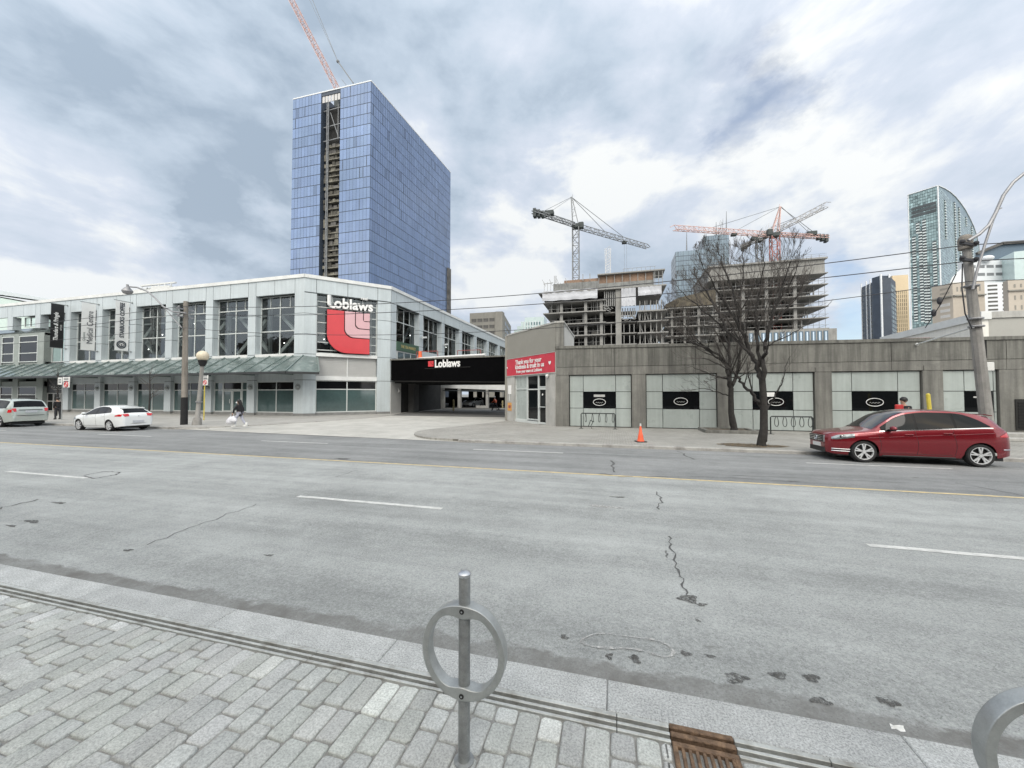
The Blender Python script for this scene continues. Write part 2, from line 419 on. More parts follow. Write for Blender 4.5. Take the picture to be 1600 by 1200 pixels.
# the ground, one sheet to the horizon
g = MB(); g.quad((-3000, -3000, -0.45), (3000, -3000, -0.45), (3000, 3000, -0.45), (-3000, 3000, -0.45))
struct(g.build('ground', MATS['ground_soil']))
def sheet(name, x0, x1, ya, za, yb, zb, m, nx=1):
    q = MB(); q.prism([(x0, ya, za), (x1, ya, za), (x1, yb, zb), (x0, yb, zb)], (0, 0, -0.05)); return struct(q.build(name, m))
YEL = 9.75
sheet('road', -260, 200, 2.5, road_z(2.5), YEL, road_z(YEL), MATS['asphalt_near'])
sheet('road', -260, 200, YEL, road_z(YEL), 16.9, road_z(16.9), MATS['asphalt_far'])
# far pavements with joints, as real slabs with a kerb face
def pave_mat(name, a, b_, jx, jy, seed=0.0, brick=False):
    m, nt, b = new_mat(name); N = nt.nodes; L = nt.links; MATS[name] = m
    geo = N.new('ShaderNodeNewGeometry')
    def nz(s, d=6, r=0.6):
        t = N.new('ShaderNodeTexNoise'); t.inputs['Scale'].default_value = s; t.inputs['Detail'].default_value = d; t.inputs['Roughness'].default_value = r
        L.new(geo.outputs['Position'], t.inputs['Vector']); return t.outputs['Fac']
    mx = N.new('ShaderNodeMixRGB'); mx.inputs[1].default_value = (*a, 1); mx.inputs[2].default_value = (*b_, 1)
    ad = N.new('ShaderNodeMath'); ad.operation = 'MULTIPLY_ADD'; L.new(nz(0.7), ad.inputs[0]); ad.inputs[1].default_value = 1.6
    a2 = N.new('ShaderNodeMath'); a2.operation = 'MULTIPLY_ADD'; L.new(nz(22, 4, 0.7), a2.inputs[0]); a2.inputs[1].default_value = 0.9; a2.inputs[2].default_value = -0.75
    L.new(a2.outputs[0], ad.inputs[2]); L.new(ad.outputs[0], mx.inputs[0]); cur = mx.outputs[0]
    br = N.new('ShaderNodeTexBrick'); br.offset = 0.5 if brick else 0.0
    br.inputs['Scale'].default_value = 1.0; br.inputs['Brick Width'].default_value = jx; br.inputs['Row Height'].default_value = jy
    br.inputs['Mortar Size'].default_value = 0.006 if brick else 0.012; br.inputs['Color1'].default_value = (1, 1, 1, 1)
    br.inputs['Color2'].default_value = (0.84, 0.84, 0.85, 1) if brick else (0.93, 0.93, 0.93, 1); br.inputs['Mortar'].default_value = (0.45, 0.44, 0.42, 1)
    L.new(geo.outputs['Position'], br.inputs['Vector'])
    mu = N.new('ShaderNodeMixRGB'); mu.blend_type = 'MULTIPLY'; mu.inputs[0].default_value = 1; L.new(cur, mu.inputs[1]); L.new(br.outputs['Color'], mu.inputs[2]); cur = mu.outputs[0]
    st = N.new('ShaderNodeMapRange'); L.new(nz(1.6, 8, 0.7), st.inputs[0]); st.inputs[1].default_value = 0.58; st.inputs[2].default_value = 0.72; st.inputs[4].default_value = 0.4
    m3 = N.new('ShaderNodeMixRGB'); m3.inputs[2].default_value = (a[0]*0.5, a[1]*0.5, a[2]*0.5, 1); L.new(st.outputs[0], m3.inputs[0]); L.new(cur, m3.inputs[1])
    L.new(m3.outputs[0], b.inputs['Base Color']); b.inputs['Roughness'].default_value = 0.85
    bp = N.new('ShaderNodeBump'); bp.inputs['Strength'].default_value = 0.4; bp.inputs['Distance'].default_value = 0.006
    L.new(nz(45, 4), bp.inputs['Height']); L.new(bp.outputs[0], b.inputs['Normal'])
    return m
pave_mat('driveway_concrete', (0.33, 0.322, 0.298), (0.54, 0.53, 0.495), 3.1, 4.2)
pave_mat('pavement_concrete', (0.27, 0.262, 0.245), (0.43, 0.42, 0.395), 1.5, 1.5)
pave_mat('pavement_brick', (0.27, 0.262, 0.24), (0.40, 0.39, 0.36), 0.22, 0.11, brick=True)
mat('kerb_concrete', (0.38, 0.37, 0.35), 0.85, var=0.2, vs=1.2, bump=0.4, bs=35, dirt=((0.13, 0.12, 0.11), 1.5, 0.8))
def arc(cx, cy, r, a0, a1, n=12): return [(cx+r*math.cos(R(a0+(a1-a0)*i/n)), cy+r*math.sin(R(a0+(a1-a0)*i/n))) for i in range(n+1)]
FZ = -0.20
# driveway: concrete apron ramping up from the road
dv = MB()
dv.grid([[(-27, 16.95, -0.322), (-23, 16.62, -0.312), (-14, 15.95, -0.302), (-6, 15.41, -0.300), (-4.0, 15.41, -0.300)], [(-27, 17.9, -0.262), (-23, 17.9, -0.255), (-14, 17.6, -0.255), (-6, 17.5, -0.255), (-4.0, 17.5, -0.255)],
    [(-27, 22, -0.224), (-23, 22, -0.224), (-14, 22, -0.224), (-6, 22, -0.224), (-4, 22, -0.224)], [(-30, 46, -0.222), (-26, 46, -0.222), (-14, 46, -0.222), (-6, 46, -0.222), (-2, 46, -0.222)], [(-60, 130, -0.222), (-40, 130, -0.222), (-10, 130, -0.222), (10, 130, -0.222), (30, 130, -0.222)]])
struct(dv.build('driveway', MATS['driveway_concrete']))
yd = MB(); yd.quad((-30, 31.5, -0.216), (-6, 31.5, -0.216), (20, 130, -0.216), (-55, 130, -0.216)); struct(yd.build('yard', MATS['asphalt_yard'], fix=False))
# right-hand pavement with its rounded corner
rp = [(200, 15.62), (200, 34), (-7.6, 34), (-7.75, 27.4)]+[(-8.6, 24.2)]+arc(-6.9, 18.95, 3.35, 150, 262, 14)+[(-6.6, 15.62)]
rs = MB(); rs.prism([(x, y, FZ) for x, y in rp][::-1], (0, 0, -0.16))
struct(rs.build('pavement', MATS['pavement_brick']))
kr = MB(); kr.prism([(-6.6, 15.40, -0.325), (-6.6, 15.40, -0.215), (-6.6, 15.425, -0.196), (-6.6, 15.62, -0.196), (-6.6, 15.62, -0.325)], (200, 0, 0))
struct(kr.build('kerb', MATS['kerb_concrete']))
lp = [(-260, 16.95), (-26.5, 16.95), (-24.6, 17.15), (-23.2, 17.9), (-21.8, 20.0), (-20.6, 24.5), (-20.0, 28.2), (-20.3, 31.5), (-21.7, 36.0), (-21.9, 46), (-260, 46)]
ls = MB(); ls.prism([(x, y, FZ) for x, y in lp], (0, 0, -0.16))
struct(ls.build('pavement', MATS['pavement_concrete']))
kl = MB(); kl.prism([(-260, 16.75, -0.36), (-260, 16.75, -0.215), (-260, 16.775, -0.196), (-260, 16.95, -0.196), (-260, 16.95, -0.36)], (234.5, 0, 0))
kl.prism([(-25.5, 16.75, -0.36), (-23.6, 17.3, -0.36), (-23.8, 17.5, -0.36), (-25.5, 16.95, -0.36)], (0, 0, 0.13))
struct(kl.build('kerb', MATS['kerb_concrete']))

# ---- near side: granite kerb strip, slot drain, setts
def granite(name, c, spots=0.5):
    m, nt, b = new_mat(name); N = nt.nodes; L = nt.links; MATS[name] = m
    geo = N.new('ShaderNodeNewGeometry')
    def nz(s, d=4, r=0.6):
        t = N.new('ShaderNodeTexNoise'); t.inputs['Scale'].default_value = s; t.inputs['Detail'].default_value = d; t.inputs['Roughness'].default_value = r
        L.new(geo.outputs['Position'], t.inputs['Vector']); return t.outputs['Fac']
    at = N.new('ShaderNodeAttribute'); at.attribute_name = 'tone'
    rp_ = N.new('ShaderNodeValToRGB'); L.new(nz(85, 5, 0.85), rp_.inputs[0]); e = rp_.color_ramp.elements
    e[0].position = 0.40; e[0].color = (c[0]*(1-spots), c[1]*(1-spots), c[2]*(1-spots), 1); e[1].position = 0.58; e[1].color = (c[0]*1.12, c[1]*1.12, c[2]*1.12, 1)
    mu = N.new('ShaderNodeMixRGB'); mu.blend_type = 'MULTIPLY'; mu.inputs[0].default_value = 1; L.new(rp_.outputs[0], mu.inputs[1]); L.new(at.outputs['Color'], mu.inputs[2])
    st = N.new('ShaderNodeMapRange'); L.new(nz(5, 8, 0.7), st.inputs[0]); st.inputs[1].default_value = 0.35; st.inputs[2].default_value = 0.7; st.inputs[3].default_value = 1.08; st.inputs[4].default_value = 0.78
    v = N.new('ShaderNodeVectorMath'); v.operation = 'SCALE'; L.new(mu.outputs[0], v.inputs[0]); L.new(st.outputs[0], v.inputs['Scale'])
    L.new(v.outputs[0], b.inputs['Base Color']); b.inputs['Roughness'].default_value = 0.75
    bp = N.new('ShaderNodeBump'); bp.inputs['Strength'].default_value = 0.5; bp.inputs['Distance'].default_value = 0.004
    ad = N.new('ShaderNodeMath'); ad.operation = 'ADD'; L.new(nz(60, 5, 0.7), ad.inputs[0]); L.new(nz(260, 3, 0.7), ad.inputs[1])
    L.new(ad.outputs[0], bp.inputs['Height']); L.new(bp.outputs[0], b.inputs['Normal'])
    return m
granite('kerb_granite', (0.50, 0.51, 0.50), 0.48)
granite('sett_granite', (0.47, 0.478, 0.462), 0.34)
mat('mortar', (0.30, 0.295, 0.28), 0.95, var=0.3, vs=8, bump=0.8, bs=80)
gk = MB(); x = -60.0
while x < 30:
    l = 1.5+rnd.uniform(-0.02, 0.02); t = rnd.uniform(0.9, 1.06); gk.c = (t, t, t*1.01)
    gk.box(x+0.002, x+l-0.002, 2.245, 2.49, -0.2, 0.0, b=0.006); x += l
struct(gk.build('kerb', MATS['kerb_granite'], colattr=True))
sb = MB(); sb.box(-60, 30, -30, 2.128, -0.3, -0.012); sb.box(-60, 30, 2.128, 2.245, -0.3, -0.061); struct(sb.build('pavement_bed', MATS['mortar']))
ps = MB(); r2 = random.Random(3)
def sett(x0, x1, y0, y1):
    n = 4; pts = []
    zt = r2.uniform(-0.002, 0.0025); tx = r2.uniform(-0.004, 0.004); ty = r2.uniform(-0.004, 0.004)
    cx, cy = (x0+x1)/2, (y0+y1)/2; w, h = (x1-x0)/2, (y1-y0)/2
    j = [r2.uniform(0.86, 1.0) for _ in range(16)]
    def ring(ins, z, k=0):
        out = []; q = 0
        rc = 0.018
        for sx, sy, a0 in ((1, 1, 0), (-1, 1, 90), (-1, -1, 180), (1, -1, 270)):
            for i in range(3):
                a = R(a0+i*45); jj = (1-j[q])*0.09; q += 1
                px = cx+sx*(w-rc-ins)+(rc)*math.cos(a)-sx*jj*0.3; py = cy+sy*(h-rc-ins)+rc*math.sin(a)-sy*jj*0.3
                out.append(Vector((px, py, z+tx*(px-cx)/w+ty*(py-cy)/h)))
        return out
    A = ring(0, -0.03); B = ring(0.0005, -0.007+zt); C = ring(0.004, -0.002+zt); D = ring(0.010, zt)
    vs = A+B+C+D; m = 12; fs = []
    for k in range(3):
        for i in range(m): fs.append((k*m+i, k*m+(i+1) % m, (k+1)*m+(i+1) % m, (k+1)*m+i))
    fs.append(tuple(range(3*m, 4*m))); ps.add(vs, fs)
x = -9.0
while x < 4.2:
    w = 0.124+r2.uniform(-0.004, 0.005); y1 = 2.125-0.002
    if x < 0.268 < x+w+0.05: w = 0.268-x
    if abs(x-0.268) < 1e-6: x = 0.582; continue
    first = True
    while y1 > 0.2:
        l = r2.choice((0.15, 0.19, 0.22, 0.25, 0.18, 0.20)) if not first else r2.choice((0.1, 0.15, 0.2, 0.25))
        t = r2.gauss(0.97, 0.045); 
        if first and r2.random() < 0.3: t = 1.22
        if r2.random() < 0.04: t *= 1.15
        ps.c = (t, t*r2.uniform(0.99, 1.015), t*r2.uniform(0.98, 1.01))
        # leave room for the cast iron gully grate
        sett(x+0.0018, x+w-0.0018, y1-l+0.0018, y1-0.0018)
        y1 -= l; first = False
    x += w
struct(ps.build('pavement', MATS['sett_granite'], smooth=True, colattr=True))
mat('drain_steel', (0.50, 0.51, 0.49), 0.5, metal=0.35, var=0.22, vs=5, bump=0.2, bs=60, dirt=((0.2, 0.18, 0.15), 6, 0.7))
mat('drain_dark', (0.02, 0.02, 0.02), 0.95, var=0.2)
td = thing('slot_drain', 'long metal slot drain with two dark slots between the paving setts and the granite kerb', 'drain', (-2, 2.18, 0))
q = MB(); q.box(-60, 30, 2.132, 2.24, -0.06, -0.035); q.build('channel', MATS['drain_dark'], td)
for (a, b_) in ((2.128, 2.147), (2.172, 2.190), (2.216, 2.243)):
  for xa, xb in ((-60.0, 0.0), (1.0, 30.0)):
    q = MB(); x = xa
    if xa < 0: q.box(0.002, 0.268, a, b_, -0.03, 0.002, b=0.002)
    else: q.box(0.582, 0.998, a, b_, -0.03, 0.002, b=0.002)
    while x < xb:
        q.box(x+0.002, x+0.998, a, b_, -0.03, 0.002, b=0.002)
        x += 1.0
    q.build('rail', MATS['drain_steel'], td)
# markings
mat('paint_white', (0.62, 0.62, 0.60), 0.7, var=0.2, vs=6, dirt=((0.34, 0.34, 0.335), 9, 0.75))
mat('paint_yellow', (0.60, 0.48, 0.26), 0.75, var=0.25, vs=5, dirt=((0.33, 0.325, 0.3), 8, 0.85))
mk = MB()
def stripe(mb, x0, x1, y0, w, dz=0.004):
    k = max(2, int((x1-x0)/0.5)); rows = []
    for i in range(k+1):
        xx = x0+(x1-x0)*i/k; jit = 0.006*math.sin(i*2.1)
        rows.append([Vector((xx, y0-w/2+jit, road_z(y0-w/2)+dz)), Vector((xx, y0+w/2+jit, road_z(y0+w/2)+dz))])
    mb.grid(rows)
for k in range(-9, 9):
    stripe(mk, -5.85+9.0*k, -5.85+3.0+9.0*k, 5.98, 0.11)
for x0, x1 in ((-45, -42), (-36.5, -33.4), (-25.7, -21.9), (-15.1, -11.6), (-5.1, -1.75), (5.55, 9.0), (10.9, 13.6), (19.5, 22.5)):
    stripe(mk, x0, x1, 13.35, 0.10)
struct(mk.build('lane_marking', MATS['paint_white'], fix=False))
my = MB(); stripe(my, -200, 160, YEL-0.02, 0.11); struct(my.build('lane_marking', MATS['paint_yellow'], fix=False))
# the pale bead of wear beside the yellow line, cracks, patches and potholes
mat('crack_tar', (0.10, 0.10, 0.10), 0.9, var=0.3, vs=9)
mat('patch_dark', (0.12, 0.117, 0.112), 0.9, var=0.45, vs=14, bump=0.9, bs=70)
def fray(m, sc, lo, hi):
    nt = m.node_tree; N = nt.nodes; L = nt.links; b = N['Principled BSDF']; out = [x for x in N if x.type == 'OUTPUT_MATERIAL'][0]
    g = N.new('ShaderNodeNewGeometry'); t = N.new('ShaderNodeTexNoise'); t.inputs['Scale'].default_value = sc; t.inputs['Detail'].default_value = 6; t.inputs['Roughness'].default_value = 0.7; L.new(g.outputs['Position'], t.inputs['Vector'])
    mr = N.new('ShaderNodeMapRange'); L.new(t.outputs['Fac'], mr.inputs[0]); mr.inputs[1].default_value = lo; mr.inputs[2].default_value = hi; L.new(mr.outputs[0], b.inputs['Alpha'])
fray(MATS['patch_dark'], 45, 0.36, 0.60)
mat('patch_pale', (0.50, 0.495, 0.48), 0.85, var=0.3, vs=9, bump=0.6, bs=60, dirt=((0.27, 0.265, 0.26), 7, 0.9)); fray(MATS['patch_pale'], 30, 0.30, 0.62)
def roadpt(x, y):
    p = onZ(x, y, -0.12)
    for _ in range(4): p = onZ(x, y, road_z(p.y))
    return p
ck = MB(); rc = random.Random(11)
def crack(px, w=0.012, jag=0.05, sub=6):
    P = [roadpt(*p) for p in px]; pts = []
    for a, b_ in zip(P, P[1:]):
        for i in range(sub):
            t = i/sub; q = a.lerp(b_, t); q.x += rc.uniform(-jag, jag); q.y += rc.uniform(-jag, jag)*0.7; pts.append(q)
    pts.append(P[-1]); rows = []
    for i, p in enumerate(pts):
        t = (pts[min(i+1, len(pts)-1)]-pts[max(0, i-1)]); t.z = 0; t.normalize(); nn = Vector((-t.y, t.x, 0))*w*rc.uniform(0.35, 1.3)
        rows.append([Vector(((p+s*nn).x, (p+s*nn).y, road_z((p+s*nn).y)+0.004)) for s in (-1, 1)])
    ck.grid(rows)
crack([(1045, 838), (1050, 858), (1058, 884), (1064, 905), (1072, 930)], 0.011, 0.03)
crack([(1024, 768), (1032, 780), (1030, 796)], 0.014, 0.045)
crack([(1040, 860), (1043, 872)], 0.008, 0.02)
crack([(232, 850), (300, 825), (360, 802), (400, 788)], 0.0055, 0.05)
crack([(510, 748), (560, 735)], 0.008, 0.08)
crack([(0, 795), (60, 780)], 0.016, 0.08); crack([(965, 745), (1100, 745), (1250, 752)], 0.018, 0.08)
crack([(1058, 705), (1085, 718)], 0.03, 0.08); crack([(955, 720), (960, 738)], 0.03, 0.06)
crack([(1490, 755), (1600, 775)], 0.014, 0.08); crack([(1140, 742), (1420, 755)], 0.014, 0.08)
crack([(130, 743), (160, 737), (188, 738), (180, 742), (150, 748), (132, 744)], 0.02, 0.04)
struct(ck.build('road_crack', MATS['crack_tar'], fix=False))
def blob(mb, px, rx, ry, n=22, seed=0, dz=0.0045, rag=0.25):
    c = roadpt(*px); rr = random.Random(seed); ph = [rr.uniform(0, 6.28) for _ in range(4)]
    pts = []
    for i in range(n):
        a = 2*PI*i/n; k = 1+rag*(math.sin(a*2+ph[0])*0.4+math.sin(a*3+ph[1])*0.4+math.sin(a*5+ph[2])*0.3)+rr.uniform(-0.05, 0.05)
        x_, y_ = c.x+rx*k*math.cos(a), c.y+ry*k*math.sin(a); pts.append(Vector((x_, y_, road_z(y_)+dz)))
    mb.poly(pts)
pb = MB()
for i, (px, rx, ry) in enumerate([((1075, 936), 0.10, 0.06), ((1216, 1056), 0.045, 0.04), ((1268, 1060), 0.05, 0.04), ((1282, 1096), 0.05, 0.035), ((1388, 1098), 0.05, 0.04),
                                  ((992, 1030), 0.04, 0.04), ((952, 1026), 0.03, 0.03), ((1072, 1022), 0.035, 0.03), ((1110, 1026), 0.03, 0.02), ((882, 996), 0.03, 0.03), ((1090, 970), 0.02, 0.02),
                                  ((50, 815), 0.16, 0.05), ((18, 822), 0.10, 0.03), ((92, 786), 0.14, 0.05), ((966, 777), 0.12, 0.05), ((1237, 752), 0.12, 0.05), ((945, 741), 0.14, 0.06),
                                  ((650, 668), 0.4, 0.12), ((645, 680), 0.3, 0.15), ((535, 717), 0.3, 0.1), ((200, 860), 0.06, 0.03), ((420, 868), 0.05, 0.03), ((1150, 1060), 0.07, 0.05), ((1095, 945), 0.05, 0.03)]):
    blob(pb, px, rx, ry, seed=i, rag=0.5)
struct(pb.build('road_stain', MATS['patch_dark'], fix=False))
pp = MB()
blob(pp, (945, 792), 0.30, 0.07, seed=50, dz=0.005)
struct(pp.build('road_patch', MATS['patch_pale'], fix=False))
# the chalked outline of the old utility cut
oc = MB(); c = [roadpt(*p) for p in [(908, 1003), (935, 991), (985, 996), (1030, 1003), (1052, 1018), (1040, 1028), (1005, 1018), (975, 1014), (930, 1012)]]
loop = []
for i in range(len(c)):
    a, b_, c2, d = c[i-1], c[i], c[(i+1) % len(c)], c[(i+2) % len(c)]
    for k in range(5):
        t = k/5; t2 = t*t; t3 = t2*t
        loop.append(0.5*((2*b_)+(c2-a)*t+(2*a-5*b_+4*c2-d)*t2+(3*b_-a-3*c2+d)*t3))
rows = []
for i, p in enumerate(loop+[loop[0]]):
    t = loop[(i+1) % len(loop)]-loop[(i-1) % len(loop)]; t.z = 0; t.normalize(); nn = Vector((-t.y, t.x, 0))*rnd.uniform(0.004, 0.017)
    rows.append([Vector(((p+s*nn).x, (p+s*nn).y, road_z((p+s*nn).y)+0.0075)) for s in (-1, 1)])
oc.grid(rows)
struct(oc.build('road_patch', MATS['patch_pale'], fix=False))
# ================================================================ LEFT: white panelled store
mat('panel_white', (0.485, 0.535, 0.555), 0.42, var=0.08, vs=0.7, streak=0.08, dirt=((0.36, 0.39, 0.40), 0.35, 0.4))
mat('panel_cap', (0.66, 0.67, 0.66), 0.6, var=0.1, vs=1)
mat('joint_dark', (0.10, 0.115, 0.12), 0.9, var=0.1)
mat('frame_white', (0.55, 0.58, 0.57), 0.5, var=0.06)
mat('frame_dark', (0.06, 0.07, 0.075), 0.45, var=0.1)
mat('glass_teal', (0.065, 0.105, 0.105), 0.05, var=0.18, vs=0.5, spec=0.9)
mat('glass_black', (0.006, 0.007, 0.008), 0.04, var=0.1, spec=0.3)
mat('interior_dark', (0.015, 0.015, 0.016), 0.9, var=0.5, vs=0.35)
mat('interior_mid', (0.07, 0.07, 0.075), 0.9, var=0.4, vs=0.6)
mat('brace_white', (0.60, 0.61, 0.60), 0.5, var=0.05)
mat('base_stone', (0.22, 0.22, 0.215), 0.8, var=0.2, vs=2, bump=0.2)
mat('shutter_grey', (0.42, 0.42, 0.41), 0.55, var=0.06)
mat('canopy_glass', (0.125, 0.16, 0.155), 0.09, var=0.25, vs=0.7, spec=0.9, dirt=((0.27, 0.30, 0.295), 1.2, 0.8))
mat('canopy_metal', (0.20, 0.25, 0.24), 0.5, metal=0.4, var=0.15)
mat('fascia_black', (0.03, 0.033, 0.035), 0.5, var=0.2)
mat('roof_grey', (0.3, 0.3, 0.3), 0.9, var=0.2)
glass_mat('glass_clear', (0.80, 0.86, 0.86), refl=0.10, wav=0.03)
glass_mat('glass_side', (0.5, 0.56, 0.57), refl=0.07, wav=0.02)
ZR = 12.85          # roof line
ZH = 11.15          # underside of the header
def window(parent, fr, u0, u1, z0, z1, v, cols, rows, gm, name='window', fw=0.07, toprow=None, dep=0.08, fm='frame_white'):
    """frame (part) with its panes (sub-part); cols and rows are fractions"""
    m = MB()
    m.box(u0, u1, v-dep, v+0.03, z0, z0+fw, fr); m.box(u0, u1, v-dep, v+0.03, z1-fw, z1, fr)
    m.box(u0, u0+fw, v-dep, v+0.028, z0+fw, z1-fw, fr); m.box(u1-fw, u1, v-dep, v+0.028, z0+fw, z1-fw, fr)
    zt = z1-fw if toprow is None else z0+(z1-z0)*toprow[0]
    for c in cols: x = u0+(u1-u0)*c; m.box(x-fw/2, x+fw/2, v-dep, v+0.022, z0+fw, z1-fw, fr)
    for r_ in rows: z = z0+(z1-z0)*r_; m.box(u0+fw, u1-fw, v-dep, v+0.025, z-fw/2, z+fw/2, fr)
    if toprow:
        for c in toprow[1]: x = u0+(u1-u0)*c; m.box(x-fw*0.35, x+fw*0.35, v-dep, v+0.018, zt, z1-fw, fr)
    f = m.build(name, MATS[fm], parent)
    g = MB(); g.quad(fr(u0+fw/2, v-0.03, z0+fw/2), fr(u1-fw/2, v-0.03, z0+fw/2), fr(u1-fw/2, v-0.03, z1-fw/2), fr(u0+fw/2, v-0.03, z1-fw/2))
    g.build('pane', MATS[gm], f, fix=False)
    return f
def panelled(m, fr, u0, u1, z0, z1, v0, v1, us, zs, gap=0.048):
    """cladding panels with open joints"""
    us = [u0]+[u for u in us if u0 < u < u1]+[u1]; zs = [z0]+[z for z in zs if z0 < z < z1]+[z1]
    for a, b in zip(us, us[1:]):
        for c, d in zip(zs, zs[1:]):
            m.box(a+gap/2 if a > u0 else a, b-gap/2 if b < u1 else b, v0, v1, c+gap/2 if c > z0 else c, d-gap/2 if d < z1 else d, fr)
FA = Fr((-77.0, 28.4), (-27.44, 28.4)); FB = Fr((-27.44, 28.4), (-22.07, 34.06)); FC = Fr((-22.07, 34.06), (-21.45, 76.5))
store = thing('store_building', 'long white panelled two storey store with tall recessed windows, glass canopy and cut off corner', 'building', (-40, 30, FZ))
LA, LB, LC = FA.len, FB.len, FC.len
uA = lambda X: X+77.0
colx = [-34.0, -39.4, -44.9, -50.2, -55.5, -60.8]
CW = 0.92; REC = -0.62
JZ = [-0.2, 3.1, 5.5, 7.35, 9.25, ZH]
# cladding: header on all three faces, then the piers
hd = MB(); bk = MB()
ja = []
for c in colx+[-66.2, -71.6]: ja += [uA(c), uA(c+CW), uA(c+CW+2.24)]
ja = sorted(u for u in ja+[uA(-28.5)] if u > 0.3)
panelled(hd, FA, 0, LA, ZH, ZR-0.32, -0.25, 0, ja, [])
panelled(hd, FB, 0, LB, ZH+0.1, ZR-0.32, -0.25, 0, [1.0, 3.7, LB-1.3], [])
for fr, L_ in ((FA, LA), (FB, LB), (FC, LC)):
    bk.box(0.02, L_-0.02, -0.3, -0.02, ZH+0.03, ZR-0.3, fr)
side_px = [(611, 619), (655, 661), (690, 694.5), (718, 722), (741, 745), (761, 764), (778, 781), (792.5, 796)]
sideu = [(FC.u_at(a, 560)[0], FC.u_at(b, 560)[0]) for a, b in side_px]
jc = []
for a, b in sideu: jc += [a, b]
panelled(hd, FC, 0, LC, ZH+0.1, ZR-0.32, -0.25, 0, jc, [])
hd.build('fascia', MATS['panel_white'], store); bk.build('joint_backing', MATS['joint_dark'], store)
cp = MB()
cp.box(-0.05, LA+0.03, -0.6, 0.10, ZR-0.32, ZR, FA); cp.box(0.0, LB, -0.6, 0.105, ZR-0.317, ZR+0.003, FB); cp.box(-0.02, LC+0.1, -0.6, 0.11, ZR-0.314, ZR+0.006, FC)
cp.build('cornice', MATS['panel_cap'], store)
rf = MB(); rf.poly([(-77, 28.7, ZR-0.35), (-27.6, 28.7, ZR-0.35), (-22.4, 34.3, ZR-0.35), (-21.8, 76.5, ZR-0.35), (-77, 76.5, ZR-0.35)]); rf.build('roof', MATS['roof_grey'], store)
def pier(fr, u0, u1, z0=FZ, z1=ZH, nm='pier', zs=JZ):
    m = MB(); m.mi = 0
    panelled(m, fr, u0, u1, z0+0.22 if z0 < 0 else z0, z1, -0.72, 0, [], [z for z in zs if z0 < z < z1])
    m.mi = 1; m.box(u0+0.02, u1-0.02, -0.7, -0.02, z0, z1, fr)
    m.mi = 2
    if z0 < 0: m.box(u0-0.01, u1+0.01, -0.72, 0.012, z0, z0+0.21, fr)
    return m.build(nm, [MATS['panel_white'], MATS['joint_dark'], MATS['base_stone']], store)
for c in colx: pier(FA, uA(c), uA(c+CW))
pier(FA, uA(-28.5), LA-0.001, zs=JZ)
pier(FB, 0.001, 1.03); pier(FB, LB-1.30, LB-0.001)
# upper windows, front
bays = [(-33.08, -28.5)]+[(c2+CW, c1) for c1, c2 in zip(colx, colx[1:])]
for a, b in bays:
    window(store, FA, uA(a)-0.03, uA(b)+0.03, 5.55, ZH+0.02, REC, [0.5], [0.40, 0.80], 'glass_clear', toprow=(0.8, [0.25, 0.75]), fw=0.09)
    s = MB(); s.box(uA(a), uA(b), -0.65, -0.02, 5.25, 5.55, FA); s.build('sill', MATS['panel_cap'], store)
# ground floor windows, front
for i, (a, b) in enumerate(bays):
    u0, u1 = uA(a), uA(b)
    s = MB(); s.box(u0, u1, -0.62, -0.30, 2.98, 5.25, FA); s.build('spandrel', MATS['panel_white'], store)
    s = MB(); s.box(u0, u1, -0.62, -0.25, FZ, 0.06, FA); s.build('plinth', MATS['base_stone'], store)
    if i == 1:   # the entrance doors
        f = window(store, FA, u0, u0+1.15, 0.06, 2.98, -0.32, [], [0.73], 'glass_teal', fw=0.08)
        f = window(store, FA, u0+1.15, u1-0.95, 2.2, 2.98, -0.32, [], [], 'glass_black', name='transom_window', fw=0.08)
        for k in range(2):
            w = (u1-0.95-u0-1.15)/2; q0 = u0+1.15+w*k
            d = window(store, FA, q0+0.02, q0+w-0.02, 0.07, 2.17, -0.30, [], [], 'glass_teal', name='door', fw=0.11)
            h_ = MB(); h_.bar(FA(q0+(w-0.2 if k == 0 else 0.2), -0.2, 0.9), FA(q0+(w-0.2 if k == 0 else 0.2), -0.2, 1.3), 0.04); h_.build('handle', MATS['frame_white'], d)
        f = window(store, FA, u1-0.95, u1, 0.06, 2.98, -0.32, [], [0.73], 'glass_teal', fw=0.08)
    else:
        f = window(store, FA, u0, u1, 0.06, 2.98, -0.32, [0.5], [], 'glass_teal', fw=0.07)
        tr = MB(); tr.box(u0+0.07, u1-0.07, -0.36, -0.297, 2.15, 2.23, FA); tr.build('transom', MATS['frame_white'], f)
        tg = MB()
        for q0, q1 in ((u0+0.07, (u0+u1)/2-0.035), ((u0+u1)/2+0.035, u1-0.07)): tg.box(q0, q1, -0.36, -0.335, 2.23, 2.90, FA)
        tg.build('pane', MATS['glass_black'], f)
# round wall lamps on the ground floor piers
mat('lamp_shell', (0.30, 0.32, 0.32), 0.4, metal=0.5, var=0.1)
for c in colx+[-28.45]:
    if c < -56: continue
    m = MB(); p = FA(uA(c+0.45), 0.0, 2.45)
    m.lathe([(0.0, -0.02), (0.30, -0.02), (0.30, 0.0)], p+Vector((0, -0.01, 0)), 20, 'y')
    m.ball(p+Vector((0, -0.06, 0)), 0.20, 8, (1, 0.8, 0.75)); m.build('wall_lamp', MATS['lamp_shell'], store, smooth=True)
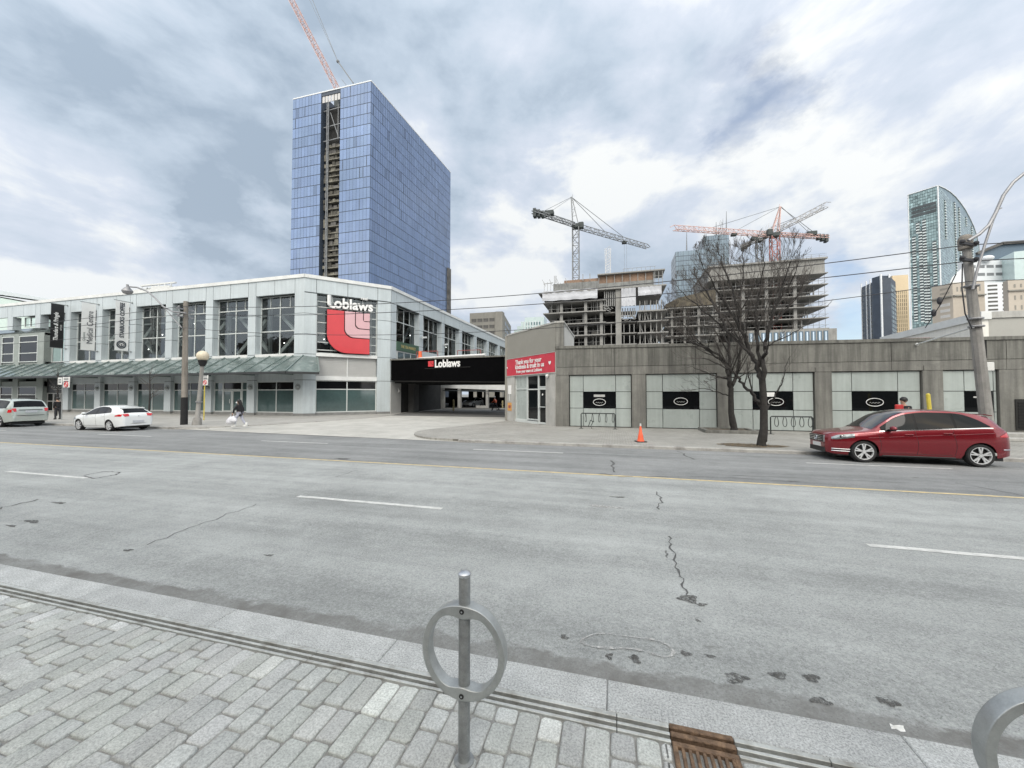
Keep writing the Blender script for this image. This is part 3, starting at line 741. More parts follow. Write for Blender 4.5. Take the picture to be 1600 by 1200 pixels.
# cut-off corner: sign window, shutters, shop window
ub0, ub1 = 1.03, LB-1.30
window(store, FB, ub0, ub1, 5.62, ZH+0.12, -0.35, [0.5], [0.06, 0.19, 0.34, 0.52, 0.66, 0.78, 0.87], 'glass_clear', fw=0.08, toprow=(0.87, [0.25, 0.75]))
s = MB(); s.box(ub0, ub1, -0.40, 0.02, 5.33, 5.62, FB); s.build('sill', MATS['panel_cap'], store)
m = MB()
for k in range(22): z = 3.52+k*0.082; m.box(ub0+0.05, ub1-0.05, -0.34, -0.30-0.02*(k % 2), z, z+0.080, FB)
m.build('roller_shutter', MATS['shutter_grey'], store)
m = MB(); m.box((ub0+ub1)/2-0.05, (ub0+ub1)/2+0.05, -0.3, -0.22, 3.5, 5.33, FB); m.box(ub0, ub1, -0.4, -0.1, 3.1, 3.5, FB); m.build('transom_panel', MATS['panel_cap'], store)
f = window(store, FB, ub0, ub1, 0.06, 3.1, -0.30, [0.5], [0.72], 'glass_teal', fw=0.09)
tg = MB(); 
for q0, q1 in ((ub0+0.09, (ub0+ub1)/2-0.045), ((ub0+ub1)/2+0.045, ub1-0.09)): tg.box(q0, q1, -0.345, -0.315, 2.31, 3.01, FB)
tg.build('pane', MATS['glass_black'], f)
s = MB(); s.box(ub0, ub1, -0.62, -0.22, FZ, 0.06, FB); s.build('plinth', MATS['base_stone'], store)
# side face: piers, windows
for i, (a, b) in enumerate(sideu):
    a = max(a, 0.0); lo = FZ if i == 0 else 4.9
    pier(FC, a+0.001, b, z0=lo, z1=ZH+0.1)
for i, ((a, b), (c, d)) in enumerate(zip(sideu, sideu[1:])):
    zb = 6.9 if i else 7.0
    window(store, FC, b-0.03, c+0.03, zb, ZH+0.12, REC, [0.5], [0.62], 'glass_side', fw=0.09, toprow=(0.62, [0.25, 0.75]))
    s = MB(); s.box(b, c, -0.66, -0.04, 5.0 if i else 5.0, zb, FC); s.build('spandrel', MATS['panel_white'], store)
# the little entrance off the overpass deck, with its green sign board
m = MB(); a, c = sideu[0][1], sideu[1][0]
window(store, FC, a+0.15, c-0.5, 5.3, 6.35, 0.0, [0.33, 0.66], [], 'glass_side', fw=0.09)
# ground floor side wall under the deck: dark
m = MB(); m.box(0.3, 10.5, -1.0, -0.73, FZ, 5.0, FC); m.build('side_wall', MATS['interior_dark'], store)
m = MB(); m.box(0.02, 1.9, -0.70, 0.06, FZ+0.0, 3.0, FC); m.build('side_pier', MATS['shutter_grey'], store)
# interior seen through the glass
m = MB(); m.box(-76.5, -27.0, 36.9, 37.0, 0, ZR-0.5); m.prism([(-76.5, 29.3, 4.6), (-28.0, 29.3, 4.6), (-23.2, 34.6, 4.6), (-22.9, 76, 4.6), (-76.5, 76, 4.6)], (0, 0, 0.6)); m.box(-76.5, -27, 29.3, 37, ZR-0.6, ZR-0.5)
m.box(-28.5, -28.4, 36, 76, 5, ZR-0.5); m.box(-76.5, -27.9, 29.25, 29.3, FZ, 5.0); m.build('interior', MATS['interior_dark'], store)
m = MB(); rq = random.Random(5)
for k in range(20):
    x = -62+k*1.6+rq.uniform(-0.4, 0.4); m.box(x, x+rq.uniform(0.5, 1.3), 33.5+rq.uniform(0, 3), 36.5, 5.2, 6.0+rq.uniform(0.4, 2.6))
for k in range(14): y = 38+k*2.7; m.box(-27.5, -26, y, y+1.5, 5.2, 6+rq.uniform(0.3, 2.5))
o = m.build('shelving', MATS['interior_mid'], store); o['kind'] = 'stuff'
m = MB()
for (a, b) in bays:
    m.bar((a+0.1, 30.6, 5.3), (b-0.1, 30.6, 9.3), 0.34, 0.34); m.bar((a+0.1, 31.2, 9.9), (b-0.1, 31.2, 5.9), 0.3, 0.3)
    m.bar((a-0.4, 30.4, 5.2), (a-0.4, 30.4, 12), 0.25); m.bar((a, 30.5, 9.7), (b, 30.5, 9.7), 0.14)
for k in range(8): y = 37+k*5.3; m.bar((-23.6, y, 5.3), (-23.6, y+4.6, 11.5), 0.18); m.bar((-24.2, y-0.3, 5.2), (-24.2, y-0.3, 12), 0.25)
for k in range(3): m.bar((-26.8+k*1.2, 31.2+k*1.4, 5.3), (-26.8+k*1.2, 31.2+k*1.4, 12), 0.16)
m.build('brace', MATS['brace_white'], store)
mat('ceiling_lamp', (1.0, 0.97, 0.9), 0.5, var=0, emit=6.0)
m = MB()
for k in range(26): x = -62+k*1.35; m.ball((x+rq.uniform(-.3, .3), 32.6+rq.uniform(0, 3.2), rq.choice((8.2, 9.1, 7.6, 10.2))), 0.055, 4)
for k in range(7): y = 38+k*5.2; m.ball((-25.4+rq.uniform(-.5, .5), y, 8.4+rq.uniform(-.6, 1.2)), 0.07, 4)
m.build('ceiling_lamp', MATS['ceiling_lamp'], store)
# canopy: sloping glass on ribs with a dark edge beam
EZ, WZ = 3.72, 5.32; EY = 25.85; WY = 28.4
HX = (-26.75, EY); HW = (-27.40, 28.36); EE = (-25.0, 27.65); WE = (-26.62, 29.22)
cg = MB(); x = -77.0; sgs = []
cm = MB()
xs = [-77.0+1.83*i for i in range(28) if -77.0+1.83*i < -28.6]+[-28.55]
def slope(p0, p1, w, h): cm.bar(p0, p1, w, h)
for a, b in zip(xs, xs[1:]+[HX[0]]):
    b2 = b if b != HX[0] else HW[0]
    for k in range(2):
        t0, t1 = k*0.5, (k+1)*0.5
        f = lambda t, xa, xb: Vector((xa+(xb-xa)*t, EY+(WY-EY)*t, EZ+(WZ-EZ)*t))
        q = f(t0, a, a), f(t0, b, b2), f(t1, b, b2), f(t1, a, a)
        jj = rnd.uniform(-0.012, 0.012)
        cg.prism([v+Vector((0, 0, jj)) for v in q], (0, 0, -0.015))
for k in range(2):
    A_, B_, C_, D_ = Vector((*HX, EZ)), Vector((*EE, EZ)), Vector((*WE, WZ-0.1)), Vector((*HW, WZ))
    cg.prism([A_.lerp(D_, k*.5), B_.lerp(C_, k*.5), B_.lerp(C_, k*.5+.5), A_.lerp(D_, k*.5+.5)], (0, 0, -0.015))
cg.build('canopy_glass', MATS['canopy_glass'], store)
for a in xs: slope((a, EY, EZ+0.03), (a, WY-0.02, WZ+0.03), 0.07, 0.12)
slope((*HX, EZ+0.03), (*HW, WZ+0.03), 0.08, 0.12); slope((*EE, EZ+0.03), (*WE, WZ-0.07), 0.08, 0.12)
cm.bar((-77, (EY+WY)/2, (EZ+WZ)/2+0.02), (-27.1, (EY+WY)/2, (EZ+WZ)/2+0.02), 0.04, 0.05)
cm.build('canopy_rib', MATS['canopy_metal'], store)
m = MB(); m.box(-77, HX[0], EY-0.06, EY+0.12, EZ-0.20, EZ+0.0); m.bar((*HX, EZ-0.10), (*EE, EZ-0.10), 0.18, 0.2)
m.build('canopy_beam', MATS['fascia_black'], store)
for a in xs[::3]: m = MB(); m.bar((a, EY+0.1, EZ-0.1), (a, WY, EZ-0.1), 0.08, 0.14); m.build('canopy_bracket', MATS['canopy_metal'], store)
# far left: lower glazed lobby with its own piers
mat('lobby_stone', (0.27, 0.30, 0.285), 0.7, var=0.12, vs=1)
m = MB()
lob = []
for px0, px1 in ((-8, 3), (22, 30), (59, 69)):
    lob.append((FA.u_at(px0, 560)[0], FA.u_at(px1, 560)[0]))
for a, b in lob: q = MB(); q.box(a, b, -0.6, 0.05, FZ, 9.0 if a > 3 else 8.8, FA); q.build('pier', MATS['lobby_stone'], store)
m.box(-2, lob[-1][1], -0.55, 0.0, 8.75, 9.15, FA); m.box(-2, lob[-1][1], -0.55, -0.1, 5.0, 5.6, FA)
m.box(-2, lob[-1][1], -0.5, -0.05, 2.7, 3.3, FA); m.box(-2, lob[-1][1], -0.5, -0.1, FZ, 0.15, FA)
m.build('lobby_wall', MATS['lobby_stone'], store)
for a, b in zip(lob, lob[1:]):
    window(store, FA, a[1], b[0], 5.6, 8.75, 0.03, [], [0.34, 0.76], 'glass_black', fw=0.09)
    window(store, FA, a[1], b[0], 0.15, 2.7, 0.03, [], [0.62], 'glass_black', fw=0.09)
m = MB(); m.prism([FA(-2, 0.1, 9.15), FA(-2, -1.2, 9.95), FA(-2, -1.3, 9.15)], FA.d*(lob[-1][1]+2)); m.build('lobby_roof', MATS['canopy_glass'], store)
for k in range(3):
    a = FA.u_at((3, 27, 54)[k], 500)[0]
    u0 = lob[k][1] if k < 2 else lob[2][1]
for px0, px1 in ((0, 12), (27, 55)): window(store, FA, FA.u_at(px0, 500)[0], FA.u_at(px1, 500)[0], 9.95, ZH, REC, [0.33, 0.66], [], 'glass_clear', fw=0.08)
for px0, px1 in ((12, 20), (55, 63)):
    q = MB(); q.box(FA.u_at(px0, 500)[0], FA.u_at(px1, 500)[0], -0.7, 0, 9.6, ZH, FA); q.build('pier', MATS['panel_white'], store)
# bay between the lobby and the first pier: the mall entrance
a = uA(-60.8+CW) ; b0 = lob[-1][1]; b1 = uA(-60.8)
window(store, FA, b0, b1, 5.55, ZH, REC, [0.5], [0.40, 0.80], 'glass_clear', fw=0.09)
q = MB(); q.box(b0, b1, -0.6, -0.3, 1.95, 5.5, FA); q.build('sign_panel', MATS['fascia_black'], store)
for k in range(3):
    w = (b1-b0)/3; d = window(store, FA, b0+w*k+0.02, b0+w*(k+1)-0.02, FZ+0.01, 1.93, -0.35, [], [0.55], 'glass_black', name='door', fw=0.08, fm='shutter_grey')
m = MB(); rs_ = random.Random(2); u = b0+1.0
m.tube([FA(b0+0.9+0.16*i, -0.27, 2.62+0.14*math.sin(i*1.9)+0.05*math.sin(i*4.3)) for i in range(17)], 0.035, 5)
m.tube([FA(b0+1.2+0.16*i, -0.27, 2.36+0.02*math.sin(i*1.3)) for i in range(12)], 0.03, 5); m.build('sign_script', MATS['frame_white'], store)
# steel trellis on the roof and the pitched roof of the terminal beyond
rt = MB()
for k in range(9):
    x = -54.6+k*0.62; y = 31.0+0.15*k
    rt.bar((x, y, ZR-0.4), (x+0.5, y+0.6, ZR+1.25+0.07*k), 0.07); rt.bar((x+0.5, y, ZR-0.4), (x, y+0.6, ZR+1.25+0.07*k), 0.07); rt.bar((x, y+0.6, ZR+1.0), (x+0.7, y+0.6, ZR+1.6), 0.06)
rt.bar((-55.6, 31.6, ZR+1.3), (-50.6, 32.2, ZR+1.7), 0.12); rt.bar((-53.4, 31.2, ZR+1.6), (-49.4, 32.2, ZR+2.0), 0.25, 0.15); rt.bar((-51.6, 31.4, ZR+1.2), (-49.6, 32.0, ZR+1.3), 0.8, 0.4)
for x in (-51.2, -50.2, -49.2): rt.bar((x, 31.6, ZR-0.4), (x, 31.6, ZR+1.7), 0.1)
tag(rt.build('roof_plant', MATS['brace_white']), 'white steel trellis and duct standing on the roof of the white store', 'roof equipment')
mat('far_roof', (0.52, 0.56, 0.58), 0.5, var=0.08)
mat('far_green', (0.52, 0.62, 0.58), 0.6, var=0.08)
ft = thing('hall_building', 'pale hall with a grey pitched roof showing above the left end of the white store', 'building', (-110, 70, 0))
p0, p1 = onY(-120, 433, 62), onY(78, 467.5, 62)
m = MB(); m.prism([(p0.x, 62, p0.z), (p1.x, 62, p1.z), (p1.x, 62, p1.z-0.6), (p0.x, 62, p0.z-2.0)], (0, 12, 0)); m.build('roof', MATS['far_roof'], ft)
m = MB(); m.box(p0.x, p1.x-3, 62.6, 74, 0, p1.z-1.4); m.prism([(p0.x, 62.6, p1.z-1.4), (p1.x-3, 62.6, p1.z-1.4), (p0.x, 62.6, p0.z-2.1)], (0, 11, 0)); m.build('wall', MATS['far_green'], ft)

# ---- signs on the store
mat('sign_red', (0.58, 0.045, 0.055), 0.4, var=0.05, coat=0.2)
mat('sign_pink', (0.62, 0.385, 0.41), 0.45, var=0.05)
mat('sign_white', (0.78, 0.78, 0.77), 0.45, var=0.04)
mat('sign_black', (0.012, 0.012, 0.014), 0.5, var=0.2)
mat('ink_dark', (0.05, 0.06, 0.075), 0.6, var=0.1)
def letters(parent, body, size, fr, u, z, v, m, off=0.0, ext=0.01, align='CENTER', shear=0.0, squash=1.0, name='lettering', spacing=1.0, rot=0):
    c, s = math.cos(R(rot)), math.sin(R(rot))
    P = lambda x, y, d: fr(u+x*c-y*s, v+d, z+x*s+y*c)
    vs, fs = text_mb(body, size, P, off, ext, align, spacing, shear, squash)
    q = MB(); q.add(vs, fs); return q.build(name, MATS[m], parent)
# the big red emblem with its nested curves
c0 = FB.u_at(511, 485); c1 = FB.u_at(577, 492); cb = FB.u_at(577, 552); cl = FB.u_at(512, 486)
LU0, LU1 = c0[0], c1[0]; LZ1 = 9.75; LZ0 = 5.72
em = thing('store_sign', 'big red emblem of nested curved bands under white store lettering on the cut off corner', 'sign', FB(2.8, 0.1, 5.7))
def lshape(u0, u1, z0, z1, tu, tz, r, r2):
    """band down the left and along the foot with a rounded outer and inner corner"""
    o = [(u0, z1)]+[(u0+r-r*math.cos(R(a)), z0+r-r*math.sin(R(a))) for a in range(0, 91, 10)]+[(u1, z0)]
    i = [(u1, z0+tz)]+[(u0+tu+r2-r2*math.cos(R(a)), z0+tz+r2-r2*math.sin(R(a))) for a in range(90, -1, -10)]+[(u0+tu, z1)]
    return o, i
def band(u0, u1, z0, z1, tu, tz, r, r2, v, m, th=0.18, name='band'):
    o, i = lshape(u0, u1, z0, z1, tu, tz, r, r2); q = MB()
    i = i[::-1]; n = len(o)
    A = [FB(a, v+th, b) for a, b in o]; B = [FB(a, v+th, b) for a, b in i]; A2 = [FB(a, v, b) for a, b in o]; B2 = [FB(a, v, b) for a, b in i]
    q.add(A+B, [(k, k+1, n+k+1, n+k) for k in range(n-1)]); q.add(A2+B2, [(k, k+1, n+k+1, n+k) for k in range(n-1)])
    q.add(A+A2, [(k, k+1, n+k+1, n+k) for k in range(n-1)]); q.add(B+B2, [(k, k+1, n+k+1, n+k) for k in range(n-1)])
    q.add([A[0], B[0], B2[0], A2[0]], [(0, 1, 2, 3)]); q.add([A[-1], B[-1], B2[-1], A2[-1]], [(0, 1, 2, 3)])
    return q.build(name, MATS[m], em, fix=True)
W_ = LU1-LU0; H_ = LZ1-LZ0
band(LU0, LU1, LZ0, LZ1, W_*0.385, H_*0.365, 1.75, 0.85, 0.08, 'sign_red')
g_ = 0.085
u1_, z1_ = LU0+W_*0.385+g_, LZ0+H_*0.365+g_
band(u1_, LU1, z1_, LZ1, W_*0.235, H_*0.21, 0.85, 0.42, 0.08, 'sign_pink')
u2_, z2_ = u1_+W_*0.235+g_, z1_+H_*0.21+g_
band(u2_, LU1, z2_, LZ1, W_*0.17, H_*0.17, 0.42, 0.2, 0.08, 'sign_pink')
u3_, z3_ = u2_+W_*0.17+g_, z2_+H_*0.17+g_
q = MB(); q.box(u3_, LU1, 0.08, 0.26, z3_, LZ1, FB); q.build('band', MATS['sign_pink'], em)
o_, _i = lshape(LU0-0.05, LU1+0.05, LZ0-0.05, LZ1+0.05, 1, 1, 1.8, 1); q = MB(); q.prism([FB(a, 0.0, b) for a, b in o_]+[FB(LU1+0.05, 0.0, LZ1+0.05)], FB.n*0.07); q.build('backing', MATS['sign_black'], em)
lu0, lz = FB.u_at(512, 480)[0]+0.0, 10.17
ls_ = 1.22
# first letter is a tall stem with a curled foot
q = MB(); st = lu0+0.12
pts = [(st, lz+0.98), (st, lz+0.15)]+[(st+0.28-0.28*math.cos(R(a)), lz+0.15-0.28*math.sin(R(a))) for a in range(15, 91, 15)]+[(st+0.5, lz-0.13)]
for (a, b), (c, d) in zip(pts, pts[1:]): q.bar(FB(a, 0.12, b), FB(c, 0.12, d), 0.24, 0.24)
q.build('letter', MATS['sign_white'], em)
letters(em, 'oblaws', 1.36, FB, st+0.42, lz+0.27, 0.06, 'sign_white', off=0.035, ext=0.08, align='LEFT', squash=0.93)
letters(em, 'real', 0.42, FB, LU1-0.5, lz+1.05, 0.06, 'sign_white', off=0.006, ext=0.02)
# green board over the deck entrance
mat('sign_green', (0.05, 0.10, 0.065), 0.5, var=0.1); mat('gold', (0.42, 0.34, 0.14), 0.5, var=0.1)
gs = thing('shop_board', 'dark green board with faint gold lettering over the entrance beside the overpass deck', 'sign', FC(2, 0.1, 6.4))
a, c = sideu[0][1], sideu[1][0]
q = MB(); q.box(a, c-0.3, -0.1, 0.12, 6.4, 7.35, FC); q.build('board', MATS['sign_green'], gs)
letters(gs, 'THE TEA MARKET', 0.45, FC, (a+c)/2-0.15, 6.88, 0.13, 'gold', ext=0.01, squash=0.85)
# three hanging banners, square to the wall
def banner(name_label, pxw, pxn, ztop, zbot, m, cat='banner'):
    u, _ = FA.u_at(pxw, 480); X = u-77.0
    r_ = ray(pxn, 500); Yn = X*r_.y/r_.x; Yb = 28.4-0.28
    t = thing('banner', name_label, cat, (X, (Yn+Yb)/2, zbot), 'hanging banners on the white store')
    q = MB(); w = 0.012; n = 8
    rows = []
    for i in range(n+1):
        z = ztop+(zbot-ztop)*i/n; rows.append([Vector((X+0.015*math.sin(i*1.3+j*2), Yn+(Yb-Yn)*j/3, z)) for j in range(4)])
    q.grid(rows); q.grid([[v+Vector((0.012, 0, 0)) for v in r2_] for r2_ in rows])
    b = q.build('cloth', MATS[m], t, smooth=True)
    for z, e in ((ztop+0.03, -0.15), (zbot-0.03, -0.15)):
        a_ = MB(); a_.tube([(X, Yn+e, z), (X, 28.4, z)], 0.035, 8); a_.ball((X, 28.33, z), 0.09, 6); a_.build('arm', MATS['lamp_shell'], t, smooth=True)
    return t, X, Yn, Yb
FBn = lambda X, Yn, Yb: Fr((X, Yn), (X, Yb))
t, X, Yn, Yb = banner('black banner with white script, leftmost of three hanging from the white store', 106, 79, 11.9, 7.0, 'sign_black')
f = FBn(X+0.03, Yn, Yb)
letters(t, 'Thunders & Pringle', 0.50, f, f.len*0.40, 9.35, 0.01, 'sign_white', off=0.012, ext=0.003, rot=90, shear=0.35, name='lettering', squash=0.82)
letters(t, 'OFFICES', 0.18, f, f.len*0.78, 9.3, 0.01, 'sign_white', ext=0.003, rot=90)
t, X, Yn, Yb = banner('white banner reading Medical Centre, middle of three hanging from the white store', 155, 127, 11.7, 6.55, 'sign_white')
f = FBn(X+0.03, Yn, Yb)
letters(t, 'Medical Centre', 0.72, f, f.len*0.62, 9.05, 0.01, 'ink_dark', off=0.0, ext=0.003, rot=90, squash=0.80)
letters(t, 'Queens', 0.30, f, f.len*0.2, 8.0, 0.01, 'canopy_metal', ext=0.003, rot=90)
t, X, Yn, Yb = banner('white banner with bold black coffee shop lettering and a round emblem at its foot', 207, 180, 11.55, 6.35, 'sign_white')
f = FBn(X+0.03, Yn, Yb)
letters(t, 'STARBUCKS COFFEE', 0.50, f, f.len*0.5, 9.55, 0.01, 'ink_dark', off=0.018, ext=0.003, rot=90, squash=0.80)
q = MB(); n = 28; cx, cz = f.len*0.48, 6.98
def ring(q, r0, r1, v): 
    vs = []; 
    for i in range(n): a = 2*PI*i/n; vs += [f(cx+r0*math.cos(a), v, cz+r0*math.sin(a)), f(cx+r1*math.cos(a), v, cz+r1*math.sin(a))]
    q.add(vs, [(2*i, 2*i+1, (2*i+3) % (2*n), (2*i+2) % (2*n)) for i in range(n)])
ring(q, 0.0, 0.26, 0.012); ring(q, 0.30, 0.42, 0.012)
q.build('emblem', MATS['ink_dark'], t)
q = MB()
for s in (-1, 1):
    for k in range(3): q.tube([f(cx+s*(0.05+0.05*k), 0.02, cz+0.16-0.03*k), f(cx+s*(0.08+0.05*k), 0.02, cz), f(cx+s*(0.04+0.05*k), 0.02, cz-0.17+0.03*k)], 0.012, 4)
q.ball(f(cx, 0.0, cz+0.09), 0.055, 5); q.build('emblem_figure', MATS['sign_white'], t)
# security cameras on the side wall
for i in (1, 2):
    p = FC(sideu[i][0]+0.5, 0.1, 8.6-0.1*i); q = MB(); q.bar(p, p+Vector((0.35, 0, 0)), 0.08); q.bar(p+Vector((0.3, -0.5, -0.1)), p+Vector((0.3, 0.4, 0.05)), 0.2, 0.2)
    tag(q.build('security_camera', MATS['panel_cap']), ['', 'white security camera on the store side wall nearest the cut off corner', 'white security camera on the second side pier of the store above the overpass'][i], 'camera', 'cameras on the store side wall')
# ================================================================ OVERPASS, YARD BEHIND, ENTRY BLOCK, RIGHT BUILDING
mat('concrete_old', (0.175, 0.173, 0.157), 0.88, var=0.16, vs=0.9, bump=0.35, bs=22, streak=0.40, dirt=((0.075, 0.074, 0.068), 0.9, 0.7))
mat('concrete_pier', (0.185, 0.182, 0.166), 0.88, var=0.16, vs=1.3, bump=0.35, bs=26, streak=0.32, dirt=((0.14, 0.138, 0.13), 1.4, 0.5))
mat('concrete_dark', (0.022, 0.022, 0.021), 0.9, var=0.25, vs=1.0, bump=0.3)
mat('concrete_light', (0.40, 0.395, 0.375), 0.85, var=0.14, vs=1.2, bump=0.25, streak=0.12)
mat('panel_opal', (0.38, 0.42, 0.405), 0.3, var=0.09, vs=0.5, spec=0.6, streak=0.10)
mat('stucco', (0.25, 0.243, 0.217), 0.9, var=0.05, vs=0.8, bump=0.3, bs=70)
mat('stucco_lit', (0.46, 0.455, 0.43), 0.9, var=0.05, vs=0.8, bump=0.3, bs=70)  # same stucco on the sunward face, its extra light put into the colour
mat('black_panel', (0.003, 0.003, 0.0035), 0.7, var=0.2, spec=0.02)
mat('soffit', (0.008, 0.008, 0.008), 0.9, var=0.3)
mat('rail_red', (0.30, 0.075, 0.07), 0.6, var=0.2)
mat('orange_plastic', (0.85, 0.16, 0.06), 0.5, var=0.1)
mat('shell_column', (0.09, 0.09, 0.088), 0.9, var=0.2)
mat('pipe_white', (0.66, 0.66, 0.65), 0.5, var=0.1)
# overpass from the store to the entry block
OA, OB = (-21.95, 34.0), (-8.75, 31.0)
FO = Fr(OA, OB); LO = FO.len
ov = thing('overpass', 'black fronted overpass deck bridging the driveway between the white store and the concrete block', 'overpass', ((OA[0]+OB[0])/2, 33, FZ))
zt = lambda u: 5.22+(4.98-5.22)*u/LO
zb = lambda u: 3.18+(2.88-3.18)*u/LO
m = MB(); m.prism([FO(0, 0, zb(0)), FO(LO, 0, zb(LO)), FO(LO, 0, zt(LO)), FO(0, 0, zt(0))], FO.n*-0.25); m.build('black_fascia', MATS['black_panel'], ov)
m = MB(); m.prism([FO(-0.05, 0.12, zt(0)+0.005), FO(LO, 0.12, zt(LO)+0.005), FO(LO, 0.12, zt(LO)+0.12), FO(-0.05, 0.12, zt(0)+0.14)], FO.n*-0.6); m.build('coping', MATS['concrete_old'], ov)
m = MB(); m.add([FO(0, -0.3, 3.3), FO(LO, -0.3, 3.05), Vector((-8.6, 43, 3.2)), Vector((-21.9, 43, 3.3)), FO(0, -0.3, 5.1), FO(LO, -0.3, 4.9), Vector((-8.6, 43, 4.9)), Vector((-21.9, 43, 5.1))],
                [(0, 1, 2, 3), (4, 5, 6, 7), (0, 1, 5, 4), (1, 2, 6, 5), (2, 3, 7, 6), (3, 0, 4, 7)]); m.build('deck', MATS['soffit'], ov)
m = MB()
for k in range(5): y = 34.5+k*1.9; m.box(-21.8, -8.9, y, y+0.35, 2.9, 3.3)
m.build('beam', MATS['soffit'], ov)
m = MB(); m.prism([FO(0.3, -0.05, zb(0)-0.10), FO(LO, -0.05, zb(LO)-0.10), FO(LO, -0.05, zb(LO)-0.005), FO(0.3, -0.05, zb(0)-0.005)], FO.n*-0.12); m.build('lower_trim', MATS['concrete_dark'], ov)
for px in (650, 661): pass
cpx = FC.u_at(655, 640)
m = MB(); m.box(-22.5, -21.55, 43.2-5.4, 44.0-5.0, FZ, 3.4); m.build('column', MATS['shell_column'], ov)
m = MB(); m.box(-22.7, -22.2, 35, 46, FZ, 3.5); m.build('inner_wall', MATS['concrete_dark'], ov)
bs_ = thing('overpass_sign', 'red square emblem and white store lettering on the black front of the overpass', 'sign', FO(5, 0.05, 4.4))
def pxO(x, y): return FO.u_at(x, y)
u0, z0 = pxO(670, 573); u1, z1 = pxO(678, 564)
q = MB(); q.box(u0, u1, 0.01, 0.10, z0, z1, FO); q.build('emblem', MATS['sign_red'], bs_)
q = MB(); q.tube([FO(u0+0.36, 0.115, z1-0.04), FO(u0+0.36, 0.115, z0+0.3), FO(u0+0.5, 0.115, z0+0.2), FO(u1-0.03, 0.115, z0+0.17)], 0.018, 4); q.build('emblem_line', MATS['sign_black'], bs_)
u2, zz2 = pxO(679.5, 569)
letters(bs_, 'Loblaws', 1.02, FO, u2, zz2, 0.03, 'sign_white', off=0.022, ext=0.03, align='LEFT', squash=(pxO(724, 569)[0]-u2)/3.72)
q = MB(); a, b = pxO(664, 576), pxO(735, 576); q.box(a[0], b[0], 0.01, 0.03, a[1]-0.02, a[1]+0.02, FO); q.build('strip', MATS['concrete_dark'], bs_)
# barriers and pipe on the deck
def barrier(px0, px1, Y, z0, z1, label, orange=False):
    a, b = onY(px0, 560, Y), onY(px1, 560, Y)
    t = thing('guard_rail', label, 'railing', (a.x, Y, z0), 'red steel railings on the roofs')
    q = MB(); n = max(2, int((b.x-a.x)/1.6)+1)
    q.bar((a.x, Y, z1), (b.x, Y, z1), 0.06); q.build('rail', MATS['rail_red'], t); q = MB(); q.bar((a.x, Y, (z0+z1)/2), (b.x, Y, (z0+z1)/2), 0.05); q.build('rail', MATS['rail_red'], t)
    for i in range(n):
        x = a.x+(b.x-a.x)*i/(n-1); p = MB(); p.bar((x, Y, z0), (x, Y, z1), 0.06); p.build('post', MATS['rail_red'], t)
    return t
barrier(651, 684, 36.5, 5.1, 6.35, 'red railing on the overpass deck next to the orange barrel')
barrier(715, 751, 37.5, 5.1, 6.45, 'red railing on the overpass deck right of its middle')
q = MB(); p = onY(656.5, 552, 36.2); q.lathe([(0.30, 5.1), (0.30, 5.2), (0.24, 5.25), (0.22, 5.8), (0.2, 5.82), (0.18, 6.3), (0.0, 6.35)], (p.x, p.y, 0), 14)
tag(q.build('traffic_barrel', MATS['orange_plastic'], smooth=True), 'orange traffic barrel on the overpass deck behind the railing', 'barrel')
q = MB(); q.tube([FO(1.2, -1.5, 5.32), FO(3, -1.3, 5.42), FO(LO-3, -1.2, 5.40)], 0.12, 8); q.tube([FO(1.2, -1.5, 5.2), FO(2.0, -1.5, 5.45)], 0.05, 6)
tag(q.build('pipe', MATS['pipe_white'], smooth=True), 'white pipe lying along the front edge of the overpass deck', 'pipe')
# parking structure beyond
pk = thing('parking_garage', 'low white edged parking deck with columns seen beneath the overpass', 'garage', (-10, 51, FZ))
Y0 = 50.5
e0, e1 = onY(688, 601.5, Y0), onY(830, 600, Y0)
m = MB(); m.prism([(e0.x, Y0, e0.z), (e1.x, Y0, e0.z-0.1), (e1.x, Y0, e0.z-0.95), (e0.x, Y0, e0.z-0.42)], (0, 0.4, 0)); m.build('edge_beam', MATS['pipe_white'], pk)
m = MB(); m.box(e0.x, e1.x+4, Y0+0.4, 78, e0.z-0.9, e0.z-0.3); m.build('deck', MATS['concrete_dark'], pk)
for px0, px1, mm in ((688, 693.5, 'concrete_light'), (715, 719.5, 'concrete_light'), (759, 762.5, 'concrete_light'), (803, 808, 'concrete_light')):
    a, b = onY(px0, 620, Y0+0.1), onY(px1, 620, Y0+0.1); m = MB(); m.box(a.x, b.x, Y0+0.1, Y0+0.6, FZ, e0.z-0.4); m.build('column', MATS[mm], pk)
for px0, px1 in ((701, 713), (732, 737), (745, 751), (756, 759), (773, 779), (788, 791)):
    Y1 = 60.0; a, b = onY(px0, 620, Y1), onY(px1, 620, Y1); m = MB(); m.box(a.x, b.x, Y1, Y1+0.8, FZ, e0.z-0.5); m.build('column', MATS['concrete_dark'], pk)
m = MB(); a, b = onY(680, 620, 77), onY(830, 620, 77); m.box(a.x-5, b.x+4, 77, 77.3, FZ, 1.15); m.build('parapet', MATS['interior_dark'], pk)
m = MB(); a = onY(692, 610, 50.3); b = onY(793, 612, 50.3); m.tube([a, b], 0.06, 6); m.build('pipe', MATS['frame_dark'], pk)
m = MB()
for px in (695, 705): pass
